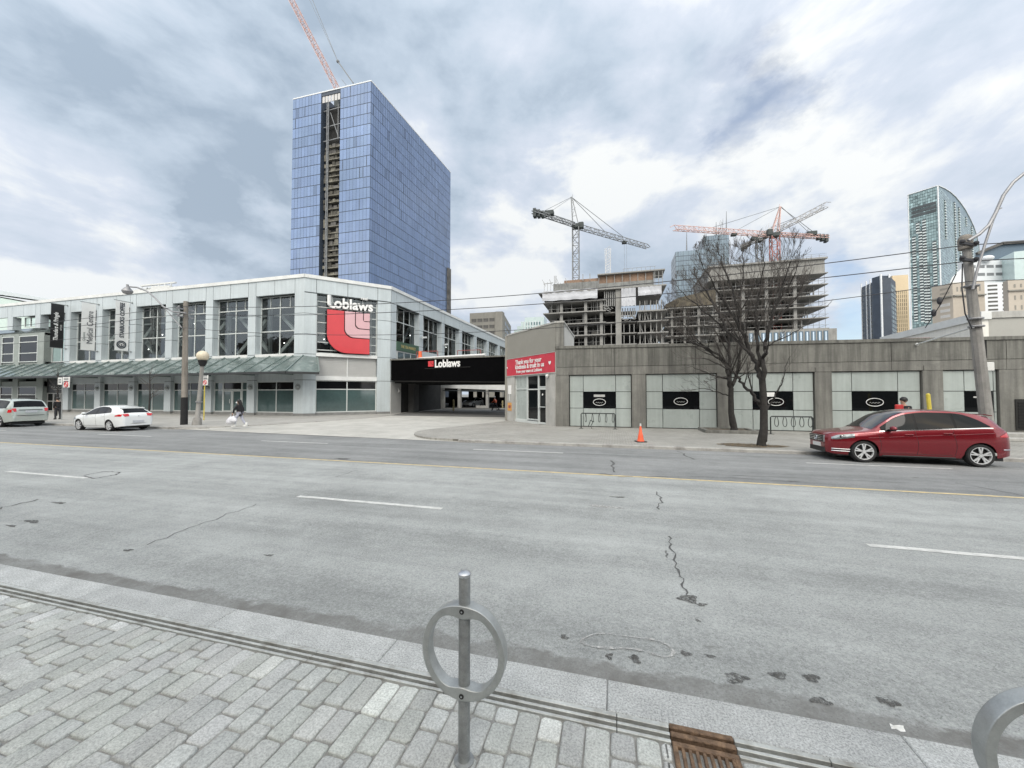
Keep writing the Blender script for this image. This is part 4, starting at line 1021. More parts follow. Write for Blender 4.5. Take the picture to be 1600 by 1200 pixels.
# white wall left of garage with shelter-like elbow
# bollards and low planter in the yard
mat('bollard_yellow', (0.45, 0.38, 0.2), 0.7, var=0.2)
for i, (px, py, hh) in enumerate(((708.5, 642, 1.3), (785, 640, 1.1))):
    p = onZ(px, py, FZ); q = MB(); q.lathe([(0.11, FZ), (0.11, FZ+hh), (0.07, FZ+hh+0.06), (0, FZ+hh+0.08)], (p.x, p.y, 0), 12)
    tag(q.build('bollard', MATS['bollard_yellow'], smooth=True), ['dull yellow bollard in the yard under the overpass between the two leftmost columns', 'short yellow bollard on the yard island right of the walking worker'][i], 'bollard', 'bollards in the yard')
p = onZ(793, 641, FZ); q = MB(); q.box(p.x-1.3, p.x+3, p.y-0.6, p.y+2, FZ, FZ+0.16, b=0.03); struct(q.build('yard_island', MATS['concrete_light']))
q = MB(); p = onZ(758, 638, FZ); q.box(p.x-1.4, p.x+0.4, p.y, p.y+0.3, FZ, FZ+0.38, b=0.03); tag(q.build('low_wall', MATS['concrete_light']), 'low pale concrete wall in front of the garage columns', 'wall')

# entry block with the red banner
EA, EB = (-7.86, 27.70), (-3.55, 23.40)
FE = Fr(EA, EB); LE = FE.len
eb = thing('entry_block', 'tan stuccoed corner block with a glazed door under a red banner', 'building', (-5.5, 26, FZ))
TOPZ = 6.22
ux = lambda x, y=600: FE.u_at(x, y)[0]
m = MB(); m.prism([FE(0, 0.0, 4.42), FE(LE, 0, 4.42), FE(LE, 0, TOPZ), FE(0, 0, TOPZ)], FE.n*-0.4); m.build('upper_wall', MATS['stucco'], eb)
m = MB(); m.box(-3.53, -3.02, 23.38, 23.8, 4.72, TOPZ); m.build('corner_strip', MATS['concrete_pier'], eb)
m = MB(); m.box(-3.3, -3.02, 23.8, 29.8, 4.6, TOPZ); m.build('side_wall', MATS['stucco_lit'], eb)
m = MB(); m.prism([(EA[0]-0.05, EA[1], TOPZ), (-3.55, 23.34, TOPZ), (-2.96, 23.34, TOPZ), (-2.96, 29.85, TOPZ), (EA[0]-0.05, 32.0, TOPZ)], (0, 0, 0.10)); m.build('coping', MATS['concrete_light'], eb)
m = MB(); m.box(-8.05, -7.86, 27.75, 34, FZ, TOPZ); m.build('side_wall', MATS['stucco'], eb)
m = MB(); m.box(0, ux(804), -0.5, 0, FZ, 3.12, FE); m.box(ux(852.5), LE, -0.5, 0, FZ, 3.12, FE); m.box(0, LE, -0.5, 0.0, 3.121, 4.419, FE); m.build('wall', MATS['concrete_light'], eb)
d0, d1, d2, d3 = ux(804), ux(822), ux(839.5), ux(852.5)
f = window(eb, FE, d0, d1, -0.05, 3.1, -0.12, [], [0.70], 'panel_opal', fw=0.07)
f = window(eb, FE, d1, d2, 0.02, 3.1, -0.12, [], [0.68], 'glass_black', fw=0.08)
f = window(eb, FE, d2, d3, 2.22, 3.1, -0.12, [], [], 'glass_black', name='transom_window', fw=0.08)
d = window(eb, FE, d2, d3, FZ+0.02, 2.2, -0.12, [], [], 'glass_black', name='door', fw=0.12)
q = MB(); q.bar(FE(d2+0.12, -0.04, 0.95), FE(d3-0.12, -0.04, 0.95), 0.05); q.bar(FE(d2+0.14, 0.0, 0.8), FE(d2+0.14, 0.0, 1.1), 0.04); q.build('push_bar', MATS['frame_white'], d)
q = MB(); q.ball(FE((d2+d3)/2, -0.10, 1.75), 0.05, 6, (1, 1, 1.4)); q.build('sticker', MATS['sign_white'], d)
q = MB(); q.box(d0, d2, -0.45, -0.05, FZ, -0.05, FE); q.build('step', MATS['frame_white'], eb)
# red banner
rb = thing('red_banner', 'long red banner thanking customers above the glazed door of the corner block', 'banner', FE(3, 0.05, 3.15))
rows = [[FE(LE*j/12, 0.03+0.008*math.sin(j*1.7+i), 3.16+(4.40-3.16)*i/5) for j in range(13)] for i in range(6)]
q = MB(); q.grid(rows); q.box(0, LE, 0.0, 0.01, 3.16, 4.40, FE); mat('banner_red', (0.52, 0.035, 0.06), 0.5, var=0.12, vs=1.5)
q.build('cloth', MATS['banner_red'], rb)
q = MB(); q.box(0, LE, 0.0, 0.05, 4.405, 4.44, FE); q.box(0, LE, 0.0, 0.05, 3.10, 3.155, FE); q.build('hem', MATS['concrete_light'], rb)
mid = (ux(805)+ux(851))/2-0.05
letters(rb, 'Thank you for your', 0.43, FE, mid-0.05, 4.07, 0.05, 'sign_white', off=0.012, ext=0.002, squash=0.98)
letters(rb, 'kindness & trust in us', 0.43, FE, mid+0.1, 3.73, 0.05, 'sign_white', off=0.012, ext=0.002, squash=0.98)
letters(rb, 'From your team at Loblaws', 0.30, FE, mid+0.05, 3.40, 0.05, 'sign_white', off=0.008, ext=0.002, squash=0.98)
q = MB()
for (px, sc) in ((860, 0.14), (793.5, 0.08)):
    u = ux(px); pts = []
    for i in range(16):
        a = 2*PI*i/16; pts.append(FE(u+sc*math.sin(a)**3, 0.052, 3.78+sc*0.9*(math.cos(a)-0.35*math.cos(2*a)-0.15*math.cos(3*a))))
    q.poly(pts)
q.build('heart', MATS['sign_white'], rb)
# dome camera and notices by the door
q = MB(); p = FE(ux(857), 0.12, 2.95); q.bar(FE(ux(857), 0, 3.02), p+Vector((0, 0, 0.07)), 0.08); q.ball(p, 0.11, 8); q.ball(p-Vector((0, 0, 0.04)), 0.095, 6)
tag(q.build('dome_camera', MATS['panel_cap'], smooth=True), 'white dome camera on the wall right of the glazed door', 'camera')
mat('notice_orange', (0.60, 0.30, 0.08), 0.6, var=0.2)
q = MB(); q.box(ux(794.5), ux(799), 0.003, 0.03, 1.8, 2.45, FE); tag(q.build('notice', MATS['sign_white']), 'white paper notice on the pier left of the glazed door', 'notice')
s_ = thing('notice', 'orange notice low on the pier left of the glazed door', 'notice', FE(0.4, 0.05, 0.4)); q = MB(); q.box(ux(793.6), ux(799.5), 0.003, 0.03, 0.55, 1.15, FE); q.build('sheet', MATS['notice_orange'], s_)
q = MB(); q.box(ux(795), ux(798.5), 0.031, 0.035, 0.75, 0.95, FE); q.build('print', MATS['rail_red'], s_)
q = MB(); q.bar(FE(ux(797), 0.03, 1.3), FE(ux(797), 0.03, 1.8), 0.05); tag(q.build('conduit', MATS['frame_white']), 'short white conduit between the two notices', 'conduit')

# right building: concrete frame with pale panel bays
FR_ = Fr((-3.50, 23.40), (60.0, 23.40)); uR = lambda X: X+3.50
rbz = lambda X: 4.76-(X+3.44)*0.0107
rbld = thing('concrete_building', 'long low stained concrete building with pale panelled bays and dark sign windows', 'building', (8, 26, FZ))
m = MB()
def cbox(m, X0, X1, v0, v1, z0, z1): m.box(uR(X0), uR(X1), v0, v1, z0, z1, FR_)
XE = 26.0
joints = [-3.5, 1.85, 6.45-2.25, 5.9, 9.2, 13.0, 17.95, 22.5, XE]
joints = [-3.5, 0.0, 4.45, 9.05, 13.5, 17.95, 22.4, XE]
m = MB()
for a, b in zip(joints, joints[1:]):
    m.prism([FR_(uR(a)+0.012, 0, 3.46), FR_(uR(b)-0.012, 0, 3.46), FR_(uR(b)-0.012, 0, rbz(b)-0.16), FR_(uR(a)+0.012, 0, rbz(a)-0.16)], (0, 0.5, 0))
m.build('parapet', MATS['concrete_old'], rbld)
m = MB(); m.prism([FR_(0, 0.06, rbz(-3.5)-0.16), FR_(uR(XE), 0.06, rbz(XE)-0.16), FR_(uR(XE), 0.06, rbz(XE)), FR_(0, 0.06, rbz(-3.5))], (0, 0.7, 0)); m.build('coping', MATS['concrete_old'], rbld)
m = MB()
for a, b in zip(joints, joints[1:]): cbox(m, a+0.008, b-0.008, -0.45, -0.012, 2.97, 3.44)
m.build('lintel', MATS['concrete_pier'], rbld)
m = MB(); cbox(m, -3.45, XE, -0.48, -0.05, 3.40, 3.5); 
for j in joints[1:-1]: cbox(m, j-0.02, j+0.02, -0.4, -0.04, 2.97, 4.5)
m.build('joint', MATS['interior_dark'], rbld)
px_bays = [(889, 987), (1009, 1121), (1143, 1273.5), (1300, 1442), (1474, 1562)]
xy = lambda px: FR_.u_at(px, 600)[0]-3.50
bx = [(xy(a), xy(b)) for a, b in px_bays]
piers = [(-3.5, bx[0][0])]+[(bx[i][1], bx[i+1][0]) for i in range(4)]+[(bx[4][1], XE)]
for a, b in piers:
    m = MB(); cbox(m, a+0.002, b-0.002, -0.6, 0.0 if b-a < 3 else -0.02, FZ, 2.955)
    m.build('pier', MATS['concrete_pier'], rbld)
    if b-a < 3:
        m = MB(); m.prism([FR_(uR(a), 0.001, 2.956), FR_(uR(b), 0.001, 2.956), FR_(uR(b)+0.22, 0.001, 3.44), FR_(uR(a)-0.22, 0.001, 3.44)], (0, 0.3, 0)) if False else cbox(m, a+0.05, b-0.05, -0.02, 0.02, 2.96, 3.2)
        m.build('bracket', MATS['concrete_pier'], rbld)
px_split = [(911, 962), (1035.6, 1093), (1177, 1240.5), (1333, 1405.5), (1510, 1556)]
for i, ((a, b), (p, q_)) in enumerate(zip(bx, px_split)):
    c, d = xy(p), xy(q_); zr = [FZ+0.03, 0.93, 1.93, 2.94]
    m = MB(); cbox(m, a, b, -0.30, -0.22, FZ, 2.96); bb = m.build('bay_backing', MATS['interior_dark'], rbld)
    g = 0.016; m = MB()
    xs3 = [a+0.03, c, d, b-0.03]
    for zi in range(3):
        for xi in range(3):
            if xi == 1 and zi == 1: continue
            if i == 3 and xi == 2 and zi == 0: pass
            cbox(m, xs3[xi]+g, xs3[xi+1]-g, -0.22, -0.13, zr[zi]+g, zr[zi+1]-g)
    m.build('bay_panel', MATS['panel_opal'], rbld)
    m = MB(); cbox(m, c+0.01, d-0.01, -0.215, -0.15, 0.94, 1.92); w = m.build('sign_window', MATS['glass_black'], rbld)
    if i < 4:
        q = MB(); n = 32; cx, cz = (c+d)/2+(0.15 if i == 2 else 0), 1.42-(0.05 if i else 0.12); rx, rz = 0.36, 0.20
        q.tube([FR_(uR(cx+rx*math.cos(2*PI*k/n)), -0.13, cz+rz*math.sin(2*PI*k/n)) for k in range(n)], 0.017, 5, closed=True)
        q.build('neon_oval', MATS['sign_white'], w)
        letters(w, ['Joe Fresh', 'Joe Fresh', 'Joe Fresh', 'Joe Fresh'][i], 0.13, FR_, uR(cx), cz-0.01, -0.14, 'sign_white', ext=0.004) if False else None
        q = MB(); q.tube([FR_(uR(cx-0.22+0.44*k/10), -0.13, cz-0.03+0.03*math.sin(k*2.2)) for k in range(11)], 0.011, 4); q.build('neon_script', MATS['shutter_grey'], w)
        if i == 0: q = MB(); cbox(q, cx-0.33, cx+0.33, -0.149, -0.14, 1.62, 1.76); q.build('notice', MATS['shutter_grey'], w)
        if i == 2: q = MB(); cbox(q, cx-0.42, cx-0.05, -0.149, -0.14, 1.65, 1.88); q.build('notice', MATS['sign_white'], w)
    else:
        q = MB(); cbox(q, c+0.35, c+0.9, -0.149, -0.14, 1.6, 1.68); q.build('notice', MATS['shutter_grey'], w)
m = MB(); a, b = xy(1585), xy(1640); cbox(m, a, b, -0.02, 0.02, 0.1, 1.55)
v = m.build('vent_panel', MATS['concrete_dark'], rbld); m = MB()
for k in range(9): cbox(m, a+0.08, b, 0.02, 0.05, 0.22+k*0.14, 0.28+k*0.14)
m.build('louvre', MATS['interior_dark'], v)
m = MB(); m.box(-3.0, XE, 23.9, 34, 2.9, 4.3); m.build('roof', MATS['roof_grey'], rbld)
# vertical dark expansion gap by the leaning pole
m = MB(); a, b = xy(1537), xy(1543); cbox(m, a, b, 0.002, 0.03, 3.5, 4.45); m.build('downpipe', MATS['interior_dark'], rbld)
barrier(1389, 1453, 27.0, 4.3, 4.98, 'red railing on the concrete roof in front of the cream warehouse')
barrier(1268, 1326, 27.0, 4.3, 4.80, 'low red railing on the concrete roof left of the dark tower')
# cream warehouse behind
mat('cream_wall', (0.74, 0.72, 0.665), 0.8, var=0.06, vs=0.4, streak=0.06); mat('cream_dark', (0.36, 0.355, 0.33), 0.8, var=0.06, vs=0.4)
wh = thing('warehouse', 'cream walled warehouse with a pale roof edge rising behind the concrete building on the right', 'building', (25, 45, 0))
cA = onZ(1534, 487, 9.0); zc = 9.0
FW1 = Fr((cA.x-1.3, cA.y+60), (cA.x, cA.y)); 
far = onZ(1377, 527, 9.0)
FW1 = Fr((far.x, far.y), (cA.x, cA.y))
m = MB(); m.box(0, FW1.len, -0.4, 0, 0, 8.3, FW1); m.build('wall', MATS['cream_wall'], wh)
m = MB(); m.box(0, FW1.len+0.2, -0.5, 0.15, 8.3, 9.0, FW1); m.build('roof_edge', MATS['panel_cap'], wh)
FW2 = Fr((cA.x, cA.y), (cA.x+40, cA.y+1.5)); m = MB(); m.box(0.02, 40, -0.4, 0, 0, 8.4, FW2); m.build('end_wall', MATS['cream_dark'], wh)
m = MB(); m.box(0.1, 40.2, -0.5, 0.14, 8.4, 8.95, FW2); m.build('roof_edge', MATS['concrete_light'], wh)
# ================================================================ FAR BUILDINGS AND CRANES
mat('curtain_blue', (0.185, 0.25, 0.39), 0.14, metal=0.40, var=0.10, vs=0.03, attr='tone')
mat('curtain_back', (0.045, 0.06, 0.085), 0.5, var=0.2, vs=0.2)
mat('hoist_clad', (0.09, 0.085, 0.073), 0.9, var=0.6, vs=0.35)
mat('hoist_pale', (0.19, 0.18, 0.15), 0.9, var=0.5, vs=0.5)
mat('slab_concrete', (0.27, 0.265, 0.253), 0.85, var=0.15, vs=0.15, streak=0.1)
mat('shell_dark', (0.018, 0.018, 0.018), 0.95, var=0.5, vs=0.25)
mat('shell_mid', (0.12, 0.116, 0.11), 0.9, var=0.45, vs=0.4)
mat('core_concrete', (0.27, 0.265, 0.25), 0.85, var=0.2, vs=0.2, streak=0.15)
mat('tarp', (0.43, 0.44, 0.47), 0.6, var=0.15, vs=0.4, bump=0.3, bs=2)
mat('plywood', (0.25, 0.165, 0.115), 0.8, var=0.3, vs=0.4)
mat('form_grey', (0.22, 0.225, 0.22), 0.8, var=0.3, vs=0.6)
mat('form_brown', (0.105, 0.09, 0.065), 0.85, var=0.4, vs=0.7)
mat('prop_steel', (0.25, 0.25, 0.245), 0.6, var=0.2)
mat('crane_white', (0.55, 0.54, 0.53), 0.6, var=0.1)
mat('crane_grey', (0.20, 0.21, 0.22), 0.6, var=0.1)
mat('crane_red', (0.40, 0.155, 0.135), 0.6, var=0.15)
mat('crane_pink', (0.55, 0.37, 0.34), 0.6, var=0.1)
mat('crane_dark', (0.05, 0.06, 0.06), 0.7, var=0.3)
mat('cable', (0.16, 0.17, 0.18), 0.6, var=0)
mat('tower_glass', (0.15, 0.20, 0.245), 0.25, metal=0.3, var=0.15, vs=0.05, attr='tone')
mat('green_glass', (0.25, 0.34, 0.35), 0.25, metal=0.2, var=0.15, vs=0.04, attr='tone')
mat('green_dark', (0.12, 0.19, 0.21), 0.25, metal=0.3, var=0.2, vs=0.05)
mat('balcony_white', (0.66, 0.72, 0.72), 0.6, var=0.05)
mat('window_dark', (0.055, 0.065, 0.07), 0.2, var=0.3, vs=0.2)
mat('gold_clad', (0.56, 0.45, 0.30), 0.35, metal=0.4, var=0.1, vs=0.1)
mat('hotel_stone', (0.46, 0.41, 0.35), 0.85, var=0.08, vs=0.1)
mat('condo_white', (0.68, 0.70, 0.72), 0.6, var=0.06, vs=0.1)
mat('brown_stone', (0.25, 0.24, 0.215), 0.85, var=0.12, vs=0.1, streak=0.1)
mat('pale_glass', (0.50, 0.60, 0.60), 0.3, var=0.1, vs=0.1)
def lattice(m, a, b, w, seg, r=0.12, h=None, tri=False):
    a = Vector(a); b = Vector(b); t = (b-a).normalized(); h = h or w
    up = Vector((0, 0, 1)) if abs(t.z) < 0.9 else Vector((0, 1, 0))
    x = t.cross(up).normalized()*w/2; y = x.cross(t).normalized()*h/2
    cs = [-x-y, x-y, y] if tri else [-x-y, x-y, x+y, -x+y]
    n = max(2, int((b-a).length/seg)); k = len(cs)
    for c in cs: m.bar(a+c, b+c, r*1.5)
    for i in range(n):
        p, q = a.lerp(b, i/n), a.lerp(b, (i+1)/n)
        for j in range(k):
            c, d = cs[j], cs[(j+1) % k]
            m.bar(p+c, q+d, r) if i % 2 else m.bar(p+d, q+c, r)
            m.bar(p+c, p+d, r*0.8)
def curtain(fr, u0, u1, z0, z1, du, dz, seed, gap=0.10, jit=0.05, dark=0.03, vgap=0.28):
    m = MB(); rr = random.Random(seed); nz_ = int(round((z1-z0)/dz)); nu = int(round((u1-u0)/du)); du = (u1-u0)/nu; dz = (z1-z0)/nz_
    for i in range(nz_):
        row = rr.gauss(1, 0.03)
        for j in range(nu):
            t = row*rr.gauss(1, jit)
            if rr.random() < dark*0.3: t *= 0.7
            m.c = (t, t, t*rr.uniform(0.98, 1.02))
            a, b = u0+du*j+gap/2, u0+du*(j+1)-gap/2
            if rr.random() < dark: b -= gap*2.2
            c, d = z0+dz*i+vgap/2, z0+dz*(i+1)-vgap/2
            o = [rr.uniform(-0.012, 0.012) for _ in range(4)]
            m.quad(fr(a, 0.05+o[0], c), fr(b, 0.05+o[1], c), fr(b, 0.05+o[2], d), fr(a, 0.05+o[3], d))
    return m
# ---- blue glass tower
TC = onY(580, 127, 130); TZ = TC.z
TL = onZ(457, 155, TZ); TR = onZ(704, 270, TZ)
TL = Vector((TL.x, 129.6, 0)); 
F1 = Fr((TL.x, TL.y), (TC.x, TC.y)); F2 = Fr((TC.x, TC.y), (TR.x, TR.y))
tw = thing('glass_tower', 'tall blue glass tower with a stripped hoist strip down its front, behind the white store', 'tower', (TC.x-15, TC.y+30, 0))
g0 = F1.u_at(501.5, 200)[0]; g1 = F1.u_at(531.5, 200)[0]
curtain(F1, 0, g0, 20, TZ, 1.55, 4.35, 1).build('glass_facade', MATS['curtain_blue'], tw, colattr=True, fix=False)
curtain(F1, g1, F1.len, 20, TZ, 1.55, 4.35, 2).build('glass_facade', MATS['curtain_blue'], tw, colattr=True, fix=False)
curtain(F2, 0, F2.len, 20, TZ, 1.5, 4.35, 3, gap=0.12, vgap=0.24).build('glass_facade', MATS['curtain_blue'], tw, colattr=True, fix=False)
m = MB(); D_ = Vector((TR.x-TC.x, TR.y-TC.y, 0))
def tprism(u0, u1, z0, z1, v0=0.0, depth=None):
    a, b = F1(u0, v0, z0), F1(u1, v0, z0); q = MB(); q.prism([a, b, b+D_, a+D_], (0, 0, z1-z0)); return q
q = tprism(0, g0, 0, TZ-0.2); q2 = tprism(g1, F1.len, 0, TZ-0.2); q.add(q2.v, q2.f); q.build('core', MATS['curtain_back'], tw)
q = MB(); q.box(g0, g1, -3.5, -2.5, 0, TZ-5, F1); q.build('hoist_wall', MATS['shell_dark'], tw)
m = MB(); rr = random.Random(4); z = 20.0; zg = TZ-22
while z < zg:
    u = g0+0.4
    while u < g1-0.4:
        w = rr.uniform(0.8, 2.4); h_ = rr.uniform(0.9, 2.6); m.mi = rr.choice((0, 0, 1, 2))
        m.box(u, min(u+w, g1-0.3), -2.5, -1.6+rr.uniform(-0.5, 0.3), z, z+h_, F1); u += w+0.15
    m.mi = 1; m.box(g0+3.2, g1, -2.4, -1.0, z-0.2, z+0.15, F1)
    z += 2.9 if rr.random() < 0.5 else 2.2
m.build('hoist_cladding', [MATS['hoist_clad'], MATS['hoist_pale'], MATS['shell_mid']], tw)
m = MB(); 
for u in (g0+2.5, g0+3.2): m.bar(F1(u, -0.6, 20), F1(u, -0.6, TZ-3), 0.3)
for k in range(26): z = 22+k*4; m.bar(F1(g0+2.5, -0.6, z), F1(g0+3.2, -0.6, z+2), 0.15)
for z in (TZ-7, TZ-14, TZ-20): m.bar(F1(g0, -1.5, z), F1(g1, -1.5, z+0.5), 0.35)
m.bar(F1(g0+3.4, -1.5, TZ-8), F1(g1-2, -1.5, TZ-19), 0.3); m.bar(F1(g1-2.2, -1.5, TZ-4), F1(g1-2.2, -1.5, TZ-20), 0.3)
m.build('hoist_mast', MATS['crane_grey'], tw)
m = MB(); m.mi = 1
for k in range(6): u = g0+0.3+k*(g1-g0-0.4)/6; m.box(u, u+(g1-g0)/6-0.45, -0.5, -0.3, TZ-4.2, TZ-1.5, F1)
m.mi = 0; m.box(g0-0.2, g1+0.2, -0.7, -0.1, TZ-1.4, TZ, F1); m.build('parapet', [MATS['curtain_back'], MATS['crane_white']], tw)
m = MB(); e0 = F2.u_at(698, 450)[0]; m.box(e0, F2.len-0.5, 0.08, 0.9, 20, TZ-56, F2); m.build('unglazed_strip', MATS['shell_mid'], tw)
m = MB(); m.box(0, F1.len, -0.5, 0.12, TZ, TZ+0.5, F1); m.box(0, F2.len, -0.5, 0.12, TZ+0.003, TZ+0.503, F2); m.build('roof_edge', MATS['condo_white'], tw)
# luffing crane on its roof
cr = thing('tower_crane', 'pale red luffing crane rising steeply from the roof of the blue glass tower', 'crane', (onZ(526, 144, TZ).x, 140, TZ))
b0 = onY(528, 141, 142); b1 = onY(440, -30, 142)
m = MB(); lattice(m, b0, b1, 2.0, 2.6, 0.13); m.build('jib', MATS['crane_pink'], cr)
m = MB(); t0, t1, t2 = onY(552, 130, 142), onY(528, 96, 142), onY(476, -30, 142); m.bar(t0, t1, 0.45); m.bar(t1, t2, 0.18); m.bar(t1, onY(470, -30, 142), 0.12); m.ball(t1, 0.7, 6); m.bar(onY(541, 133, 142), onY(534, 124, 142), 0.2)
m.build('tie_rope', MATS['crane_grey'], cr)
m = MB(); m.bar(b0, (b0.x, b0.y, TZ-3), 2.2); m.build('base', MATS['crane_dark'], cr)

def crane(label, base, Y, zj, left, right, head, mast_m, jib_m, loc_px, mast_w, jib_len_px=None, cw_left=True, cab_px=None, group='cranes over the concrete shells', ties=(), hook=None):
    """hammerhead crane: left and right are pixels of the two ends of the level jib"""
    c = onY(*loc_px, Y); zc = c.z
    L_, R_ = onZ(*left, zc), onZ(*right, zc); root = Vector((c.x, c.y, 0))
    t = thing('tower_crane', label, 'crane', (c.x, c.y, base), group)
    m = MB(); lattice(m, (c.x, c.y, base), (c.x, c.y, zc-1.0), mast_w, mast_w*1.25, 0.17); m.build('mast', MATS[mast_m], t)
    hd_ = onY(*head, Y); 
    m = MB()
    for s in ((-1, -1), (1, -1), (1, 1), (-1, 1)): m.bar((c.x+s[0]*mast_w*0.45, c.y+s[1]*mast_w*0.45, zc), (hd_.x+s[0]*0.15, c.y+s[1]*0.15, hd_.z), 0.26)
    for k in (0.3, 0.55, 0.78):
        p = Vector((c.x, c.y, zc)).lerp(Vector((hd_.x, c.y, hd_.z)), k); w = mast_w*0.45*(1-k); m.bar(p+Vector((-w, -w, 0)), p+Vector((w, -w, 0)), 0.12); m.bar(p+Vector((-w, -w, 0)), p+Vector((w*.6, -w, 3)), 0.1)
    m.build('tower_head', MATS[jib_m], t)
    jib_end, cw_end = (R_, L_) if cw_left else (L_, R_)
    s0 = Vector((c.x, c.y, zc)); d = (jib_end-s0).normalized()
    m = MB(); lattice(m, s0+d*1.0, jib_end-d*1.5, 1.5, 1.9, 0.12, h=1.7, tri=True); m.bar(jib_end-d*1.5+Vector((0, 0, 0.8)), jib_end, 0.2); m.build('jib', MATS[jib_m], t)
    dc = (cw_end-s0).normalized(); m = MB(); lattice(m, s0+dc*1.0, cw_end, 1.6, 2.2, 0.15, h=0.9); m.build('counter_jib', MATS[jib_m], t)
    m = MB(); w = cw_end-dc*2.2
    for k in range(3): q = w-dc*(k*1.6-1.5); m.box(q.x-0.5, q.x+0.5, q.y-0.9, q.y+0.9, zc-1.9+0.4*k, zc+0.9, b=0.1)
    m.build('counterweight', MATS['crane_dark'], t)
    m = MB(); q = w-dc*4.5; m.box(q.x-1.5, q.x+1.5, q.y-1, q.y+1, zc+0.3, zc+1.8, b=0.15); m.build('winch', MATS['crane_dark'], t)
    m = MB(); m.box(c.x-mast_w*0.55, c.x+mast_w*0.55, c.y-mast_w*0.55, c.y+mast_w*0.55, zc-1.2, zc+0.3, b=0.2); m.build('slewing_ring', MATS['crane_dark'], t)
    cp_ = s0+d*2.6; m = MB(); m.box(cp_.x-0.9, cp_.x+0.9, cp_.y-2.2, cp_.y-0.6, zc-1.2, zc+1.0, b=0.25); m.build('cab', MATS['crane_dark'], t)
    m = MB(); H_ = Vector((hd_.x, c.y, hd_.z))
    for f in (0.5, 0.85): m.bar(H_, s0.lerp(jib_end, f*0.72)+Vector((0, 0, 0.8)), 0.13)
    m.bar(H_, s0.lerp(cw_end, 0.82)+Vector((0, 0, 0.5)), 0.13); m.bar(H_+Vector((0.3, 0, 0)), s0.lerp(cw_end, 0.70)+Vector((0, 0, 0.5)), 0.1); m.build('tie_bar', MATS['cable'], t)
    if hook is not None:
        h0 = s0.lerp(jib_end, hook[0]); m = MB(); m.box(h0.x-0.9, h0.x+0.9, h0.y-0.8, h0.y+0.8, zc-1.6, zc-0.8, b=0.1); m.build('trolley', MATS['crane_dark'], t)
        m = MB(); m.bar(h0, h0-Vector((0, 0, hook[1])), 0.07); m.bar(h0+Vector((0.8, 0, 0)), h0+Vector((0.8, 0, -hook[1])), 0.07); m.build('hook_rope', MATS['cable'], t)
    return t
crane('grey tower crane with a pointed head over the left concrete shell', 20, 132, 0, (833, 330), (1016, 386), (893, 308), 'crane_grey', 'crane_grey', (899.5, 352), 2.2, cw_left=True, hook=(0.62, 14))
crane('red tower crane with a long level jib reaching left over the right concrete shell', 20, 158, 0, (1047, 355), (1293, 371), (1219, 323), 'crane_red', 'crane_pink', (1210, 366), 2.5, cw_left=False, hook=(0.40, 4))
crane('pale tower crane with its jib rising to the right behind the red crane', 20, 175, 0, (1158, 386), (1298, 316), (1205, 355), 'crane_grey', 'crane_white', (1186, 374), 2.0, cw_left=True, group='cranes over the concrete shells')

# ---- concrete shells
def shell(name_label, fr, u0, u1, slabs_z, depth, cols_u, col_w, seed, group=None, th=0.32, back=0.6, props=26, ends=True, col_mat='slab_concrete', overhang=0.8, xdir=1):
    t = thing('concrete_shell', name_label, 'building under construction', fr((u0+u1)/2, -depth/2, 0), group)
    rr = random.Random(seed)
    for z in slabs_z: m = MB(); m.box(u0-overhang, u1+overhang, -depth, overhang, z-th, z, fr); m.build('floor_slab', MATS['slab_concrete'], t)
    zb0, zt0 = slabs_z[0]-6, slabs_z[-1]-th-0.01
    m = MB(); m.box(u0+2.5, u1-6, -depth*0.75, -depth*0.30, zb0, zt0, fr); m.build('core_wall', MATS['shell_dark'], t)
    for u in cols_u:
        for a, b in zip([zb0]+slabs_z[:-1], slabs_z): m = MB(); m.box(u-col_w/2, u+col_w/2, -0.9, -0.2, a, b-th-0.002, fr); m.build('column', MATS[col_mat], t)
    for (u, v) in [(cols_u[-1], -depth*0.5), (cols_u[-1], -depth*0.9), (cols_u[0], -depth*0.5)]:
        m = MB(); m.box(u-col_w/2, u+col_w/2, v, v+0.8, zb0, zt0, fr); m.build('column', MATS[col_mat], t)
    m = MB()
    for a, b in zip([zb0]+slabs_z[:-1], slabs_z):
        for k in range(props):
            u = rr.uniform(u0, u1); v = -rr.uniform(0.5, depth*0.55); m.bar(fr(u, v, a), fr(u+rr.uniform(-0.05, 0.05), v, b-th), rr.uniform(0.10, 0.24))
        for k in range(5):
            u = rr.uniform(u0, u1-3); v = -rr.uniform(1, depth*0.5); m.mi = 1; m.box(u, u+rr.uniform(0.6, 2.6), v-0.3, v, a, a+rr.uniform(0.5, 2.6), fr); m.mi = 0
        m.bar(fr(u0, 0.4, a+1.1), fr(u1, 0.4, a+1.1), 0.06)
    o = m.build('shoring', [MATS['prop_steel'], MATS['shell_mid']], t); o['kind'] = 'stuff'
    return t
YA = 120.0
pA = lambda x, y: onY(x, y, YA)
SA = Fr((pA(848, 500).x, YA), (pA(1037, 500).x, YA))
uS = lambda px, y=500: SA.u_at(px, y)[0]
zS = lambda px, y: SA.u_at(px, y)[1]
za = [zS(900, 541), zS(900, 524), zS(900, 505.5), zS(900, 487.5)]
uw = uS(942)
sa = shell('left concrete shell under construction with plywood forms on its top deck', SA, 1.2, uw, za+[zS(900, 471)], 24, [uS(877), uS(915), uS(939.5)], 0.9, 1, 'concrete building shells', overhang=0.9, props=34)
rrA = random.Random(9)
